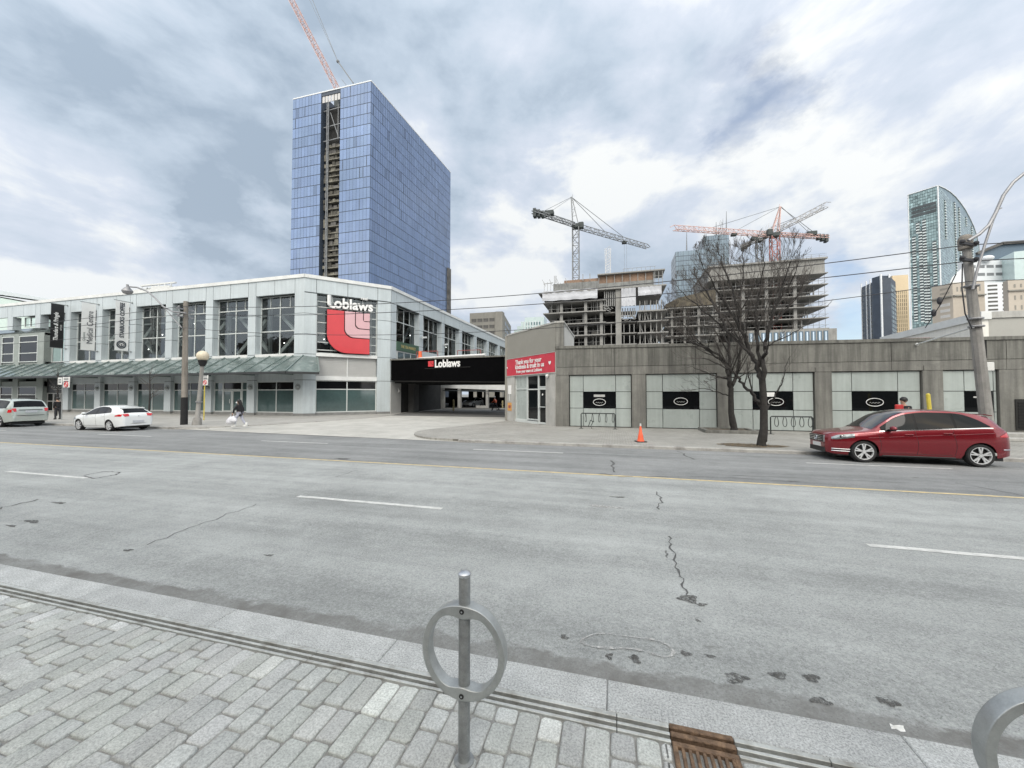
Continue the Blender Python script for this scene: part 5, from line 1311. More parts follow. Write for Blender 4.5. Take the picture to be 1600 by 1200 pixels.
for z in [zS(1000, 537.5), zS(1000, 520), zS(1000, 502), zS(1000, 486)]:
    m = MB(); m.box(uS(996), SA.len+1.2, -20, 0.9, z-0.35, z, SA); m.build('floor_slab', MATS['slab_concrete'], sa)
    m = MB(); m.box(uw+0.5, uS(996)-0.2, -6, -1.2, z-0.3+0.4, z+0.4, SA); m.build('floor_slab', MATS['slab_concrete'], sa)
    for px in (1000, 1008, 1017, 1026, 1034):
        m = MB(); m.box(uS(px)-0.13, uS(px)+0.13, -0.6, -0.3, z, z+3.2, SA); m.build('column', MATS['slab_concrete'], sa)
zD = zS(900, 455)
m = MB(); m.box(-1.2, SA.len+0.8, -24, 1.0, zD-0.35, zD+0.0, SA); m.build('top_deck', MATS['slab_concrete'], sa)
m = MB(); m.box(uS(962), uS(971), -4, 0.15, 8, zD-0.36, SA); m.build('core_pier', MATS['core_concrete'], sa)
m = MB(); m.box(uS(943), uS(962), -12, -6.2, 8, zD-0.4, SA); m.box(uS(971), uS(1034), -15, -11, 8, zS(1000, 486), SA); m.box(uS(850), uS(940), -10, -9, za[3], zD-0.36, SA); m.build('core_wall', MATS['shell_dark'], sa)
for px0, px1, y0, y1 in ((848.5, 934, 457, 472.5), (971, 993.5, 452, 480), (997, 1033.5, 449, 464)):
    rows = []; a, b = uS(px0), uS(px1)
    for i in range(7):
        rows.append([SA(a+(b-a)*j/14, 0.95+0.18*math.sin(j*2.3+i)*math.sin(i*1.1)+(0.3 if i > 3 else 0), zS(px0, y0)+(zS(px0, y1)-zS(px0, y0))*i/6+0.1*math.sin(j*1.7)) for j in range(15)])
    q = MB(); q.grid(rows); q.build('tarp', MATS['tarp'], sa, smooth=True)
m = MB()
for k in range(12):
    px = (945, 948, 951, 954, 957, 960, 973, 977, 981, 985, 989, 992)[k]; m.bar(SA(uS(px), -0.5, zS(px, 455 if k < 6 else 481)), SA(uS(px), -0.5, zS(px, 478 if k < 6 else 495)), 0.3)
for k in range(40):
    a = uS(rrA.uniform(943, 960)) if k < 20 else uS(rrA.uniform(972, 994)); z = zS(950, rrA.uniform(477, 484)) if k < 20 else zS(980, rrA.uniform(493, 500)); m.bar(SA(a, -0.2, z), SA(a+rrA.uniform(-1.2, 1.2), -0.6, z+rrA.uniform(-0.6, 0.6)), 0.22)
for px in (944, 955, 975, 984, 991):
    for y0, y1 in ((505, 520), (523, 538)): m.bar(SA(uS(px), -1.4, zS(px, y1)), SA(uS(px), -1.4, zS(px, y0)), 0.22)
for k in range(46):
    a = rrA.uniform(uS(998), SA.len+0.5); z = zS(1000, rrA.choice((486, 502, 520, 537))); m.bar(SA(a, rrA.uniform(-3, 0), z), SA(a+rrA.uniform(-0.8, 0.8), rrA.uniform(-3, 0), z+3.2), 0.13)
o = m.build('shoring', MATS['prop_steel'], sa); o['kind'] = 'stuff'
# formwork on the top deck
m = MB(); a, b, c_ = uS(864), uS(935), uS(1022.5)
m.box(a, b, -1.4, -1.0, zD, zS(900, 440), SA); m.box(b+0.01, c_, -1.4, -1.0, zD, zS(1000, 437), SA); m.build('wall_form', MATS['form_grey'], sa)
m = MB(); m.box(uS(881), b, -1.5, -1.1, zS(900, 440), zS(900, 435.5), SA); m.box(b+0.02, c_, -1.5, -1.1, zS(1000, 437)+0.01, zS(1000, 425), SA); m.build('plywood_form', MATS['plywood'], sa)
m = MB(); m.box(b-0.2, uS(1040), -8, 0.2, zS(1000, 424.8), zS(1000, 423), SA); m.build('form_deck', MATS['slab_concrete'], sa)
m = MB()
for k in range(16):
    px = 866+k*4.6 if k < 15 else 934; m.bar(SA(uS(px), -0.8, zD), SA(uS(px), -0.8, zS(px, 441-(px-866)*0.03)), 0.13)
for k in range(8): px = 936+k*12.3; m.bar(SA(uS(px), -0.7, zD), SA(uS(px), -0.7, zS(1000, 424.6)), 0.2)
for px in (1024, 1030, 1036): m.bar(SA(uS(px), -0.2, zD), SA(uS(px), -0.2, zS(1000, 424)), 0.16)
for z in (0.9, 2.0, 3.0): m.bar(SA(uS(1023), -0.2, zD+z), SA(uS(1037), -0.2, zD+z), 0.1)
for px in range(975, 1026, 7): m.bar(SA(uS(px), -0.4, zS(1000, 423)), SA(uS(px), -0.4, zS(1000, 417)), 0.09)
m.bar(SA(uS(974), -0.4, zS(1000, 417.5)), SA(uS(1026), -0.4, zS(1000, 417)), 0.08)
for px in (851, 856, 861): m.bar(SA(uS(px), 0.5, zD), SA(uS(px), 0.5, zD+3.4), 0.1)
for px, t_ in ((852, -2), (863, -2), (874, -1.8), (887, -1.5)): m.bar(SA(uS(px), -0.5, zD+2.4), SA(uS(px)+t_*0.5, -0.5, zD+4.6), 0.12)
m.bar(SA(uS(849), -0.5, zD+3.2), SA(uS(864), -0.5, zD+3.4), 0.16)
for px in (866, 867.5, 869): m.bar(SA(uS(px), -0.5, zD+3.2), SA(uS(px), -0.5, zD+5.6), 0.12)
for px in (911, 922): m.bar(SA(uS(px), -0.5, zD+3.2), SA(uS(px), -0.5, zD+5.4), 0.22)
o = m.build('form_brace', MATS['prop_steel'], sa); o['kind'] = 'stuff'
m = MB(); p0 = onY(950, 424, 124); 
for s in (-0.75, -0.3, 0.3, 0.75): m.bar((p0.x+s, 124, p0.z-1), (p0.x+s*1.2, 124, onY(950, 388, 124).z-(0 if s < 0 else 0.0)), 0.16)
for k in range(9): z = p0.z+k*0.9; m.bar((p0.x-0.8, 124, z), (p0.x+0.8, 124, z+0.9), 0.1)
tag(m.build('placing_boom', MATS['crane_white']), 'pale lattice mast standing alone on the left concrete shell right of the grey crane', 'mast')
# right shell
YB = 150.0
SB = Fr((onY(1112, 500, YB).x, YB), (onY(1286, 500, YB).x, YB)); uT = lambda px, y=500: SB.u_at(px, y)[0]; zT = lambda px, y: SB.u_at(px, y)[1]
zbs = [zT(1250, y) for y in (514.5, 498, 480.5, 463.5, 446.5, 429.5)]
sbl = shell('right concrete shell of wide open floors rising behind the bare street tree', SB, 0, SB.len, zbs, 26, [uT(1120), uT(1162), uT(1199), uT(1243.5)], 1.0, 3, 'concrete building shells', th=0.30, overhang=1.2, props=30)
m = MB(); m.box(-1, SB.len+0.6, -26, 0.5, zbs[-1], zT(1250, 408.5), SB); m.build('upper_wall', MATS['core_concrete'], sbl)
m = MB(); m.box(-1.3, SB.len+1.2, -27, 1.3, zT(1250, 408.5)+0.003, zT(1250, 406), SB); m.build('roof_slab', MATS['slab_concrete'], sbl)
m = MB()
for k in range(15): u = (k+0.5)*SB.len/15; m.bar(SB(u, 1.0, zT(1250, 406)), SB(u, 1.0, zT(1250, 401)), 0.09)
for z in (0.6, 1.2): m.bar(SB(0, 1.0, zT(1250, 406)+z), SB(SB.len+1, 1.0, zT(1250, 406)+z), 0.07)
for z in zbs[:-1]:
    for k in range(5): m.bar(SB(SB.len+1.1, -1-k*4, z), SB(SB.len+1.1, -1-k*4, z+3.6), 0.09)
    m.bar(SB(SB.len+1.1, 0, z+1.1), SB(SB.len+1.1, -20, z+1.1), 0.07); m.bar(SB(0, 1.1, z+1.1), SB(SB.len+1.1, 1.1, z+1.1), 0.07)
m.build('edge_rail', MATS['prop_steel'], sbl)
mat('podium_blue', (0.10, 0.15, 0.20), 0.5, var=0.1); mat('podium_pane', (0.55, 0.66, 0.78), 0.2, var=0.1)
pod = MB(); pod.box(uT(1150), uT(1303), -8, 1.6, 5, zbs[0]-0.32, SB); pod.build('podium', MATS['core_concrete'], sbl)
for k in range(13):
    px = 1167+k*9.6; a, b = uT(px), uT(px+7); q = MB(); q.box(a, b, 1.62, 1.75, zT(1250, 540), zT(1250, 519), SB); w = q.build('window', MATS['podium_blue'], sbl)
    q = MB(); q.box(a+0.45, b-0.45, 1.76, 1.8, zT(1250, 540), zT(1250, 520.5), SB); q.build('pane', MATS['podium_pane'], w)
# low brown-edged shell between the two
YC = 135.0
SM = Fr((onY(1040, 500, YC).x, YC), (onY(1118, 500, YC).x, YC)); uM = lambda px: SM.u_at(px, 500)[0]; zM = lambda px, y: SM.u_at(px, y)[1]
zms = [zM(1080, y) for y in (538, 524, 509, 494, 480)]
sm_ = shell('low concrete shell with brown formed edge between the two taller shells, half hidden by branches', SM, 0.5, SM.len, zms, 18, [uM(1050), uM(1070), uM(1092)], 0.7, 8, 'concrete building shells', props=30)
m = MB(); m.prism([SM(-0.5, 0.6, zM(1040, 481)), SM(SM.len, 0.6, zM(1118, 476)), SM(SM.len, 0.6, zM(1118, 452)), SM(4, 0.6, zM(1055, 466)), SM(0, 0.6, zM(1043, 476))], (0, 14, 0)); m.build('formed_edge', MATS['form_brown'], sm_)
# ---- blue grey slab tower with masts, behind the shells
YD = 260.0
d = thing('office_tower', 'blue grey glass tower in two steps with thin masts, behind the low shell', 'tower', (onY(1100, 500, YD).x, YD, 0))
def glassbox(parent, px0, px1, ytop, Y, depth, m, seed, du=1.5, dz=3.2, side=None, z0=5):
    a, b = onY(px0, 500, Y), onY(px1, 500, Y); zt_ = onY((px0+px1)/2, ytop, Y).z
    f = Fr((a.x, Y), (b.x, Y)); c = curtain(f, 0, f.len, z0, zt_, du, dz, seed, gap=0.12, vgap=0.35, dark=0.01); c.build('glass_facade', MATS[m], parent, colattr=True, fix=False)
    q = MB(); q.box(a.x, b.x, Y, Y+depth, 0, zt_-0.1); q.build('core', MATS['curtain_back'], parent)
    fs = Fr((a.x, Y+depth), (a.x, Y)); c = curtain(fs, 0, fs.len, z0, zt_, du, dz, seed+1, gap=0.12, vgap=0.35, dark=0.01); c.build('glass_facade', MATS[m], parent, colattr=True, fix=False)
    return f, zt_
glassbox(d, 1057, 1106, 391, YD, 20, 'tower_glass', 20)
glassbox(d, 1101, 1141, 367, YD+8, 18, 'tower_glass', 24)
m = MB()
for px, y0, y1, Y in ((1073, 391, 362, YD+5), (1119, 367, 347, YD+12), (1135, 367, 330, YD+12)): a, b = onY(px, y0, Y), onY(px, y1, Y); m.tube([a, b], [0.45, 0.12], 5)
m.build('mast', MATS['crane_grey'], d)
# ---- curved green glass tower on the right
YK = 480.0
kc = onY(1465, 290.5, YK); kl = onZ(1418.5, 305, kc.z)
FK = Fr((kl.x, kl.y), (kc.x, kc.y)); dd = FK.d; rdir = Vector((-dd.y, dd.x, 0))
FK2 = Fr((kc.x, kc.y), (kc.x+rdir.x*60, kc.y+rdir.y*60))
kt = thing('curved_tower', 'tall green glass tower with a quarter round top sweeping down its right side', 'tower', (kc.x, kc.y, 0))
prof = [FK2.u_at(*p) for p in [(1465.5, 290.5), (1475, 294.5), (1484, 300), (1493, 308), (1501, 318), (1508, 328), (1515, 341), (1521, 354), (1526, 369), (1529.5, 385), (1531, 400), (1530.5, 430)]]
umax = prof[-1][0]
m = MB(); m.prism([FK2(0, 0, 0)]+[FK2(u, 0, z) for u, z in prof]+[FK2(umax, 0, 0)], -dd*FK.len); m.build('core', MATS['green_dark'], kt)
def zprof(u):
    for (a, za_), (b, zb_) in zip(prof, prof[1:]):
        if a <= u <= b: return za_+(zb_-za_)*(u-a)/(b-a)
    return 0
def cells(fr, L_, topf, seed, skip=None):
    m = MB(); rr = random.Random(seed); dz = 3.0; nz_ = int(kc.z/dz); nu = int(L_/1.7); du = L_/nu
    for i in range(nz_+1):
        tr = rr.gauss(1, 0.04)
        for j in range(nu):
            u0, u1 = du*j, du*(j+1); zt_ = min(topf(u0), topf(u1)); z0, z1 = i*dz, min((i+1)*dz, zt_)
            if z1-z0 < 0.5: continue
            t = tr*rr.gauss(1, 0.16)
            if rr.random() < 0.12: t *= 1.45
            if rr.random() < 0.12: t *= 0.6
            m.c = (t, t, t); m.quad(fr(u0+0.08, 0.06, z0+0.18), fr(u1-0.08, 0.06, z0+0.18), fr(u1-0.08, 0.06, z1-0.18), fr(u0+0.08, 0.06, z1-0.18))
    return m
cells(FK, FK.len, lambda u: kc.z, 5).build('glass_facade', MATS['green_glass'], kt, colattr=True, fix=False)
cells(FK2, umax, lambda u: zprof(min(max(u, 0.01), umax-0.01)), 6).build('glass_facade', MATS['green_glass'], kt, colattr=True, fix=False)
m = MB(); 
for (a, z0), (b, z1) in zip(prof, prof[1:]): m.bar(FK2(a, 0.1, z0+0.3), FK2(b, 0.1, z1+0.3), 1.1, 0.8)
m.bar(FK(0, 0.1, kc.z+0.3), FK(FK.len, 0.1, kc.z+0.3), 1.0, 0.8); m.bar(FK(FK.len, 0.1, 0), FK(FK.len, 0.1, kc.z), 0.9); m.bar(FK(0, 0.1, 0), FK(0, 0.1, kc.z), 0.7)
m.build('roof_edge', MATS['condo_white'], kt)
m = MB()
for y in (317, 323, 328.5): a, b = FK.u_at(1424, y+8), FK.u_at(1462.5, y-9+3); m.box(a[0], b[0], 0.1, 0.35, a[1]-3.2, a[1]-0.3, FK)
m.build('louvre_band', MATS['window_dark'], kt)
nb = 0; rest = MB()
for fr, cols in ((FK2, ((1476, 315, 372), (1491, 318, 505), (1498, 326, 505), (1509, 341, 353), (1518, 355, 505))), (FK, ((1428, 372, 505), (1434, 350, 364), (1438, 363, 505), (1444, 345, 505), (1460, 379, 450), (1450, 430, 505)))):
    for px, y0, y1 in cols:
        u, z = fr.u_at(px, y0); _, z1 = fr.u_at(px, y1); w = 1.7 if fr is FK2 else 1.3
        while z > z1:
            q = MB() if nb < 100 else rest; q.mi = 1; q.box(u-w, u+w, 0.2, 0.9, z-1.1, z+0.0, fr); q.mi = 0; q.box(u-w, u+w, 0.15, 0.6, z, z+1.5, fr)
            if nb < 100: q.build('balcony', [MATS['window_dark'], MATS['balcony_white']], kt)
            nb += 1; z -= 3.0
if rest.f: o = rest.build('balcony', [MATS['window_dark'], MATS['balcony_white']], kt); o['kind'] = 'stuff'
# ---- dark and gold towers
def put_windows(parent, fr, u0, u1, z0, z1, nu, nz_, fu, fz, m, limit=100, name='window', dep=0.06):
    du, dz = (u1-u0)/nu, (z1-z0)/nz_; q = MB(); q.box(-du*fu/2, du*fu/2, 0.0, dep, -dz*fz/2, dz*fz/2, Fr((0, 0), (fr.d.x, fr.d.y)))
    k = 0; rest = MB(); first = None
    for i in range(nz_-1, -1, -1):
        for j in range(nu):
            c = fr(u0+du*(j+0.5), 0.01, z0+dz*(i+0.5))
            if k < limit:
                if first is None:
                    t = MB(); t.v = [v+ORG[parent.name] for v in q.v]; t.f = q.f; t.m = q.m; t.col = q.col
                    first = t.build(name, MATS[m], parent); first.location = c-ORG[parent.name]
                else:
                    o = first.copy(); COL.objects.link(o); o.parent = parent; o.location = c-ORG[parent.name]
            else: rest.add([v+c for v in q.v], q.f)
            k += 1
    if rest.f: o = rest.build(name, MATS[m], parent); o['kind'] = 'stuff'
YE = 330.0
def wallF(px0, px1, Y0, Y1): return Fr((onY(px0, 500, Y0).x, Y0), (onY(px1, 500, Y1).x, Y1))
dk = thing('condo_tower', 'dark glazed tower with pale upright fins, left of the curved green tower', 'tower', (onY(1370, 500, YE).x, YE, 0))
fa, fb, fc = wallF(1347, 1377, YE+25, YE), wallF(1377, 1391, YE, YE+2), wallF(1391, 1401, YE+2, YE+22)
zt1 = onY(1377, 430.5, YE).z
for f, mm in ((fa, 'tower_glass'), (fb, 'window_dark'), (fc, 'window_dark')):
    q = MB(); q.box(0, f.len, -6, 0, 0, zt1-(2 if f is fa else 0), f); q.build('wall', MATS['curtain_back'], dk)
put_windows(dk, fa, 0, fa.len, 5, zt1-4, 6, 24, 0.86, 0.7, 'window_dark', 100); put_windows(dk, fb, 1, fb.len-0.5, 5, zt1-2, 2, 26, 0.85, 0.72, 'shell_mid', 0); put_windows(dk, fc, 0, fc.len, 5, zt1-4, 3, 24, 0.8, 0.7, 'green_dark', 0)
m = MB()
for f, u in ((fa, fa.len*0.02), (fa, fa.len*0.30), (fa, fa.len*0.5), (fb, 0.3), (fb, fb.len-0.3)): m.bar(f(u, 0.2, 0), f(u, 0.2, zt1+1), 0.9 if f is fb else 0.6)
m.build('fin', MATS['condo_white'], dk)
gd = thing('gold_tower', 'gold ribbed tower between the dark tower and the curved green tower', 'tower', (onY(1412, 500, YE+40).x, YE+40, 0))
fg = wallF(1396, 1421, YE+40, YE+40); zg_ = onY(1405, 430, YE+40).z
q = MB(); q.box(0, fg.len, -14, 0, 0, zg_, fg); q.build('wall', MATS['gold_clad'], gd)
put_windows(gd, fg, 0.5, fg.len-1, 5, zg_-12, 7, 24, 0.28, 0.8, 'form_brown', 0)
# ---- hotel, white condominium, arena roof and dome on the right
YH = 210.0
ht = thing('hotel', 'beige stone hotel with a dark cornice line behind the leaning pole', 'building', (onY(1500, 500, YH).x, YH, 0))
f1, f2 = wallF(1457, 1490, YH+7, YH), wallF(1490, 1540, YH, YH+1)
z1, z2 = onY(1458, 440, YH+7).z, onY(1500, 441, YH).z
for f in (f1, f2): q = MB(); q.box(0, f.len, -10, 0, 0, z2, f); q.build('wall', MATS['hotel_stone'], ht); q = MB(); q.box(0, f.len, 0, 0.8, z2-6.2, z2-5.6, f); q.build('cornice', MATS['brown_stone'], ht)
put_windows(ht, f1, 3, f1.len-1, 20, z2-8, 9, 9, 0.45, 0.5, 'condo_white'); put_windows(ht, f1, 3, f1.len-1, z2-5, z2-1, 9, 2, 0.4, 0.4, 'brown_stone', 100); put_windows(ht, f2, 1, f2.len-1, z2-5, z2-1, 7, 1, 0.4, 0.5, 'brown_stone', 100)
h2 = thing('annex', 'beige annex with small dark windows at the right edge behind the warehouse', 'building', (onY(1590, 500, 190).x, 190, 0))
f = wallF(1577, 1680, 190, 190); z_ = onY(1590, 437, 190).z; q = MB(); q.box(0, f.len, -2, 0, 0, z_, f); q.build('wall', MATS['hotel_stone'], h2); q = MB(); q.box(-0.3, f.len, 0, 0.6, z_-4.4, z_-3.9, f); q.build('cornice', MATS['brown_stone'], h2)
put_windows(h2, f, 1, f.len-1, z_-24, z_-5, 9, 5, 0.25, 0.45, 'brown_stone'); put_windows(h2, f, 1, f.len-1, z_-3.6, z_-1, 9, 1, 0.3, 0.5, 'brown_stone')
wc = thing('white_condo', 'white apartment block with long banks of grey windows above the beige hotel', 'building', (onY(1555, 500, 230).x, 230, 0))
f = wallF(1540, 1588, 232, 232); z_ = onY(1560, 441, 232).z; q = MB(); q.box(0, f.len, -2, 0, 0, z_, f); q.build('wall', MATS['condo_white'], wc)
for u0, u1, n in ((0.8, f.len*0.45, 1), (f.len*0.55, f.len-0.4, 1)): put_windows(wc, f, u0, u1, onY(1560, 493, 232).z, z_-0.5, 1, 8, 0.85, 0.45, 'shell_mid')
f = wallF(1508, 1592, 245, 250); z_ = onY(1560, 404, 245).z; q = MB(); q.box(0, f.len, -2.5, 0, 0, z_, f); q.build('wall', MATS['condo_white'], wc)
put_windows(wc, f, 2, f.len-2, onY(1560, 432, 245).z, z_-1, 5, 2, 0.78, 0.36, 'crane_grey')
f = wallF(1588, 1680, 240, 236); q = MB(); q.box(0, f.len, -14, 0, 0, onY(1590, 393, 240).z, f); q.build('wing', MATS['pale_glass'], wc)
ar = thing('arena', 'dark grey hall with a kinked sloping roof at the right edge above the white block', 'building', (onY(1570, 500, 300).x, 300, 0))
P_ = [onY(x, y, 300) for x, y in ((1524, 398), (1535, 393), (1563, 382), (1680, 374), (1680, 470), (1524, 470))]; q = MB(); q.prism(P_, (2, 3, 0)); q.build('wall', MATS['podium_blue'], ar)
q = MB(); 
for a, b in zip(P_[:3], P_[1:4]): q.bar(a+Vector((0, -1, 0.3)), b+Vector((0, -1, 0.3)), 1.6)
q.build('roof_edge', MATS['shell_mid'], ar)
q = MB(); p = onY(1542, 404, 246); q.ball(p, 1.9, 8, (1.3, 1.3, 0.8)); tag(q.build('white_dome', MATS['condo_white'], smooth=True), 'small white dome on the roof of the white block', 'dome')
dm = thing('glass_hall', 'pale glass hall with a slanting roof behind the head of the leaning pole', 'building', (onY(1495, 500, 240).x, 240, 0))
P_ = [onY(x, y, 238) for x, y in ((1485, 439), (1488, 433), (1508, 414), (1508, 470), (1485, 470))]; q = MB(); q.prism(P_, (4, 3, 0)); q.build('wall', MATS['condo_white'], dm)
# ---- grey office block and pale condominium left of centre
go = thing('office_block', 'grey brown office block with rows of wide windows over the store side wall', 'building', (onY(760, 500, 200).x, 200, 0))
f1 = wallF(734, 785, 200, 200); f2 = Fr((onY(785, 500, 200).x, 200), (onY(798.5, 500, 246).x, 246)); z_ = onY(760, 488, 200).z
for f in (f1, f2): q = MB(); q.box(0, f.len, -4, 0, 0, z_, f); q.build('wall', MATS['brown_stone'], go)
put_windows(go, f1, 0.8, f1.len-0.8, z_-33, z_-2.4, 5, 8, 0.84, 0.5, 'shell_mid'); put_windows(go, f2, 1, f2.len-1, z_-33, z_-2.4, 5, 8, 0.7, 0.6, 'window_dark')
pc = thing('stepped_condo', 'pale green glass block stepping up behind the tan corner block', 'building', (onY(830, 500, 230).x, 230, 0))
for px0, px1, yt in ((803, 850, 516), (808, 850, 510), (814, 850, 503), (820, 850, 496.5)):
    f = wallF(px0, px1, 230-(850-px0)*0.02, 230-(850-px0)*0.02); z_ = onY(px0, yt, 230).z; q = MB(); q.box(0, f.len, -10, 0, 0, z_, f); q.build('wall', MATS['pale_glass'], pc)
f = wallF(820, 846, 229.2, 229.2); put_windows(pc, f, 0.4, f.len-0.4, onY(830, 524, 229).z, onY(830, 502, 229).z, 6, 3, 0.55, 0.6, 'green_dark')
m = MB(); f0 = wallF(819, 846, 229.1, 229.1)
for k in range(7): u = f0.len*k/6; m.bar(f0(u, 0.1, 10), f0(u, 0.1, onY(830, 502, 229).z), 0.35)
m.build('fin', MATS['condo_white'], pc)
# ================================================================ STREET FURNITURE, TREES, POLES
mat('galv', (0.42, 0.435, 0.43), 0.38, metal=0.6, var=0.14, vs=18, bump=0.12, bs=120)
mat('galv_dull', (0.30, 0.31, 0.31), 0.55, metal=0.55, var=0.22, vs=22, bump=0.25, bs=150, dirt=((0.42, 0.43, 0.42), 14, 0.5))
mat('cap_metal', (0.55, 0.56, 0.58), 0.3, metal=0.8, var=0.1, vs=20)
mat('bolt_black', (0.02, 0.02, 0.02), 0.4, var=0.1)
mat('rust', (0.17, 0.108, 0.068), 0.8, metal=0.15, var=0.45, vs=25, bump=0.5, bs=120, dirt=((0.34, 0.22, 0.13), 18, 0.7))
mat('rack_dark', (0.035, 0.04, 0.04), 0.5, metal=0.3, var=0.1)
mat('bark', (0.032, 0.029, 0.027), 0.95, var=0.35, vs=7, bump=1.0, bs=30, streak=0.35)
mat('twig', (0.08, 0.071, 0.065), 0.9, var=0.3, vs=2)
mat('soil', (0.12, 0.10, 0.075), 0.95, var=0.5, vs=9, bump=1.0, bs=30)
mat('leaf_litter', (0.21, 0.155, 0.09), 0.9, var=0.4, vs=3)
mat('pole_wood', (0.26, 0.235, 0.205), 0.9, var=0.2, vs=2, bump=0.6, bs=40, streak=0.35)
mat('pole_concrete', (0.27, 0.26, 0.245), 0.85, var=0.18, vs=3, bump=0.3, bs=50, streak=0.25)
mat('pole_paint', (0.015, 0.015, 0.016), 0.8, var=0.3, vs=6)
mat('arm_metal', (0.30, 0.30, 0.31), 0.5, metal=0.5, var=0.1)
mat('globe', (0.66, 0.58, 0.44), 0.35, var=0.08, vs=3)
mat('cone_orange', (0.90, 0.13, 0.05), 0.5, var=0.08, vs=5)
mat('wire_black', (0.03, 0.03, 0.035), 0.6, var=0)
mat('yellow_paint', (0.62, 0.50, 0.07), 0.6, var=0.15, vs=6)
mat('sign_face', (0.72, 0.72, 0.70), 0.5, var=0.05)
mat('litter_white', (0.7, 0.7, 0.68), 0.7, var=0.2, vs=30)
# post-and-ring cycle stands on the granite
def ring_stand(name_label, x, y):
    t = thing('bicycle_stand', name_label, 'bicycle stand', (0, 0, 0), 'cycle stands on the near pavement', local=True)
    r = 0.0285
    m = MB(); m.lathe([(r, -0.002), (r, 0.880), (r*0.98, 0.884)], (0, 0, 0), 32); m.build('post', MATS['galv_dull'], t, smooth=True)
    m = MB(); m.lathe([(r*1.02, 0.883), (r*1.10, 0.887), (r*1.10, 0.897), (r*0.9, 0.903), (r*0.45, 0.907), (0.0, 0.908)], (0, 0, 0), 32); m.build('cap', MATS['cap_metal'], t, smooth=True)
    # cast ring: flattened band, swelling into two lobes where the post passes through
    Rm, th = 0.196, 0.030; cz = 0.528; n = 96; prof_n = 24; vs = []
    for i in range(n):
        a = 2*PI*i/n; near = max(0.0, 1-min(abs(((a-PI/2+PI) % (2*PI))-PI), abs(((a+PI/2+PI) % (2*PI))-PI))/0.62); s = near*near*(3-2*near)
        rin = Rm-0.013-0.030*s; rout = Rm+0.021-0.003*s; hy = th+0.006*s
        for j in range(prof_n):
            b = 2*PI*j/prof_n; cb, sb_ = math.cos(b), math.sin(b); e = 0.2
            px = math.copysign(abs(cb)**e, cb); py = math.copysign(abs(sb_)**e, sb_)
            rr_ = (rin+rout)/2+px*(rout-rin)/2; vs.append(Vector((rr_*math.cos(a)*0.985, py*hy, cz+rr_*math.sin(a)*1.05)))
    fs = [(i*prof_n+j, i*prof_n+(j+1) % prof_n, ((i+1) % n)*prof_n+(j+1) % prof_n, ((i+1) % n)*prof_n+j) for i in range(n) for j in range(prof_n)]
    m = MB(); m.add(vs, fs); rg = m.build('ring', MATS['galv'], t, smooth=True)
    for z in (cz+Rm*1.05-0.006, cz-Rm*1.05+0.006):
        m = MB(); m.lathe([(0.0125, -0.0375), (0.0125, -0.033)], (0, 0, z), 20, 'y'); m.lathe([(0.0, -0.039), (0.0045, -0.039), (0.0045, -0.036)], (0, 0, z), 12, 'y'); m.build('bolt', MATS['bolt_black'], rg, smooth=True)
        m = MB(); m.lathe([(0.0, -0.0395), (0.004, -0.0395), (0.004, -0.0380)], (0, 0, z), 10, 'y'); m.build('bolt_head', MATS['cap_metal'], rg)
    m = MB(); m.lathe([(0.048, -0.004), (0.048, 0.003), (0.035, 0.005), (0.030, 0.005)], (0, 0, 0), 28); m.build('collar', MATS['galv_dull'], t, smooth=True)
    t.location = (x, y, 0.002); return t
pst = onZ(725, 1188, 0.0)
ring_stand('galvanised post with a cast metal ring standing alone in the middle of the near pavement', pst.x, pst.y)
p = onY(1516, 1165, pst.y); ring_stand('galvanised ring stand cut off by the bottom right corner', p.x+0.235, pst.y-0.0)
# cast iron gully grate
gt = thing('gully_grate', 'rusty cast iron grate let into the setts beside the slot drain', 'grate', (0.43, 2.0, 0))
gx0, gx1 = 0.272, 0.578
m = MB(); m.box(gx0, gx1, 1.60, 2.238, -0.16, -0.05); m.build('pit', MATS['drain_dark'], gt)
m = MB()
for (a, b) in ((2.214, 2.246), (2.164, 2.196), (2.108, 2.138)): m.box(gx0, gx1, a, b, -0.04, 0.006, b=0.003)
m.box(gx0, gx0+0.024, 1.62, 2.138, -0.04, 0.0055, b=0.003); m.box(gx1-0.024, gx1, 1.62, 2.138, -0.04, 0.0055, b=0.003); m.box(gx0, gx1, 1.60, 1.64, -0.04, 0.006, b=0.003)
m.build('frame', MATS['rust'], gt)
m = MB()
for k in range(8): x = gx0+0.040+k*0.0325; m.box(x, x+0.0165, 1.63, 2.115, -0.035, 0.003, b=0.003)
for y in (1.86,): m.box(gx0, gx1, y-0.012, y+0.012, -0.037, 0.0)
m.build('bars', MATS['rust'], gt)
# scrap of litter on the kerb
m = MB(); p = onZ(1402, 1142, 0.0); m.grid([[Vector((p.x-0.03+0.02*i+0.004*j, p.y-0.01+0.012*j, 0.012+0.006*math.sin(i*2+j*3))) for j in range(4)] for i in range(4)])
tag(m.build('paper_scrap', MATS['litter_white']), 'white scrap of paper lying at the kerb edge on the right', 'litter')
rl = random.Random(21); 
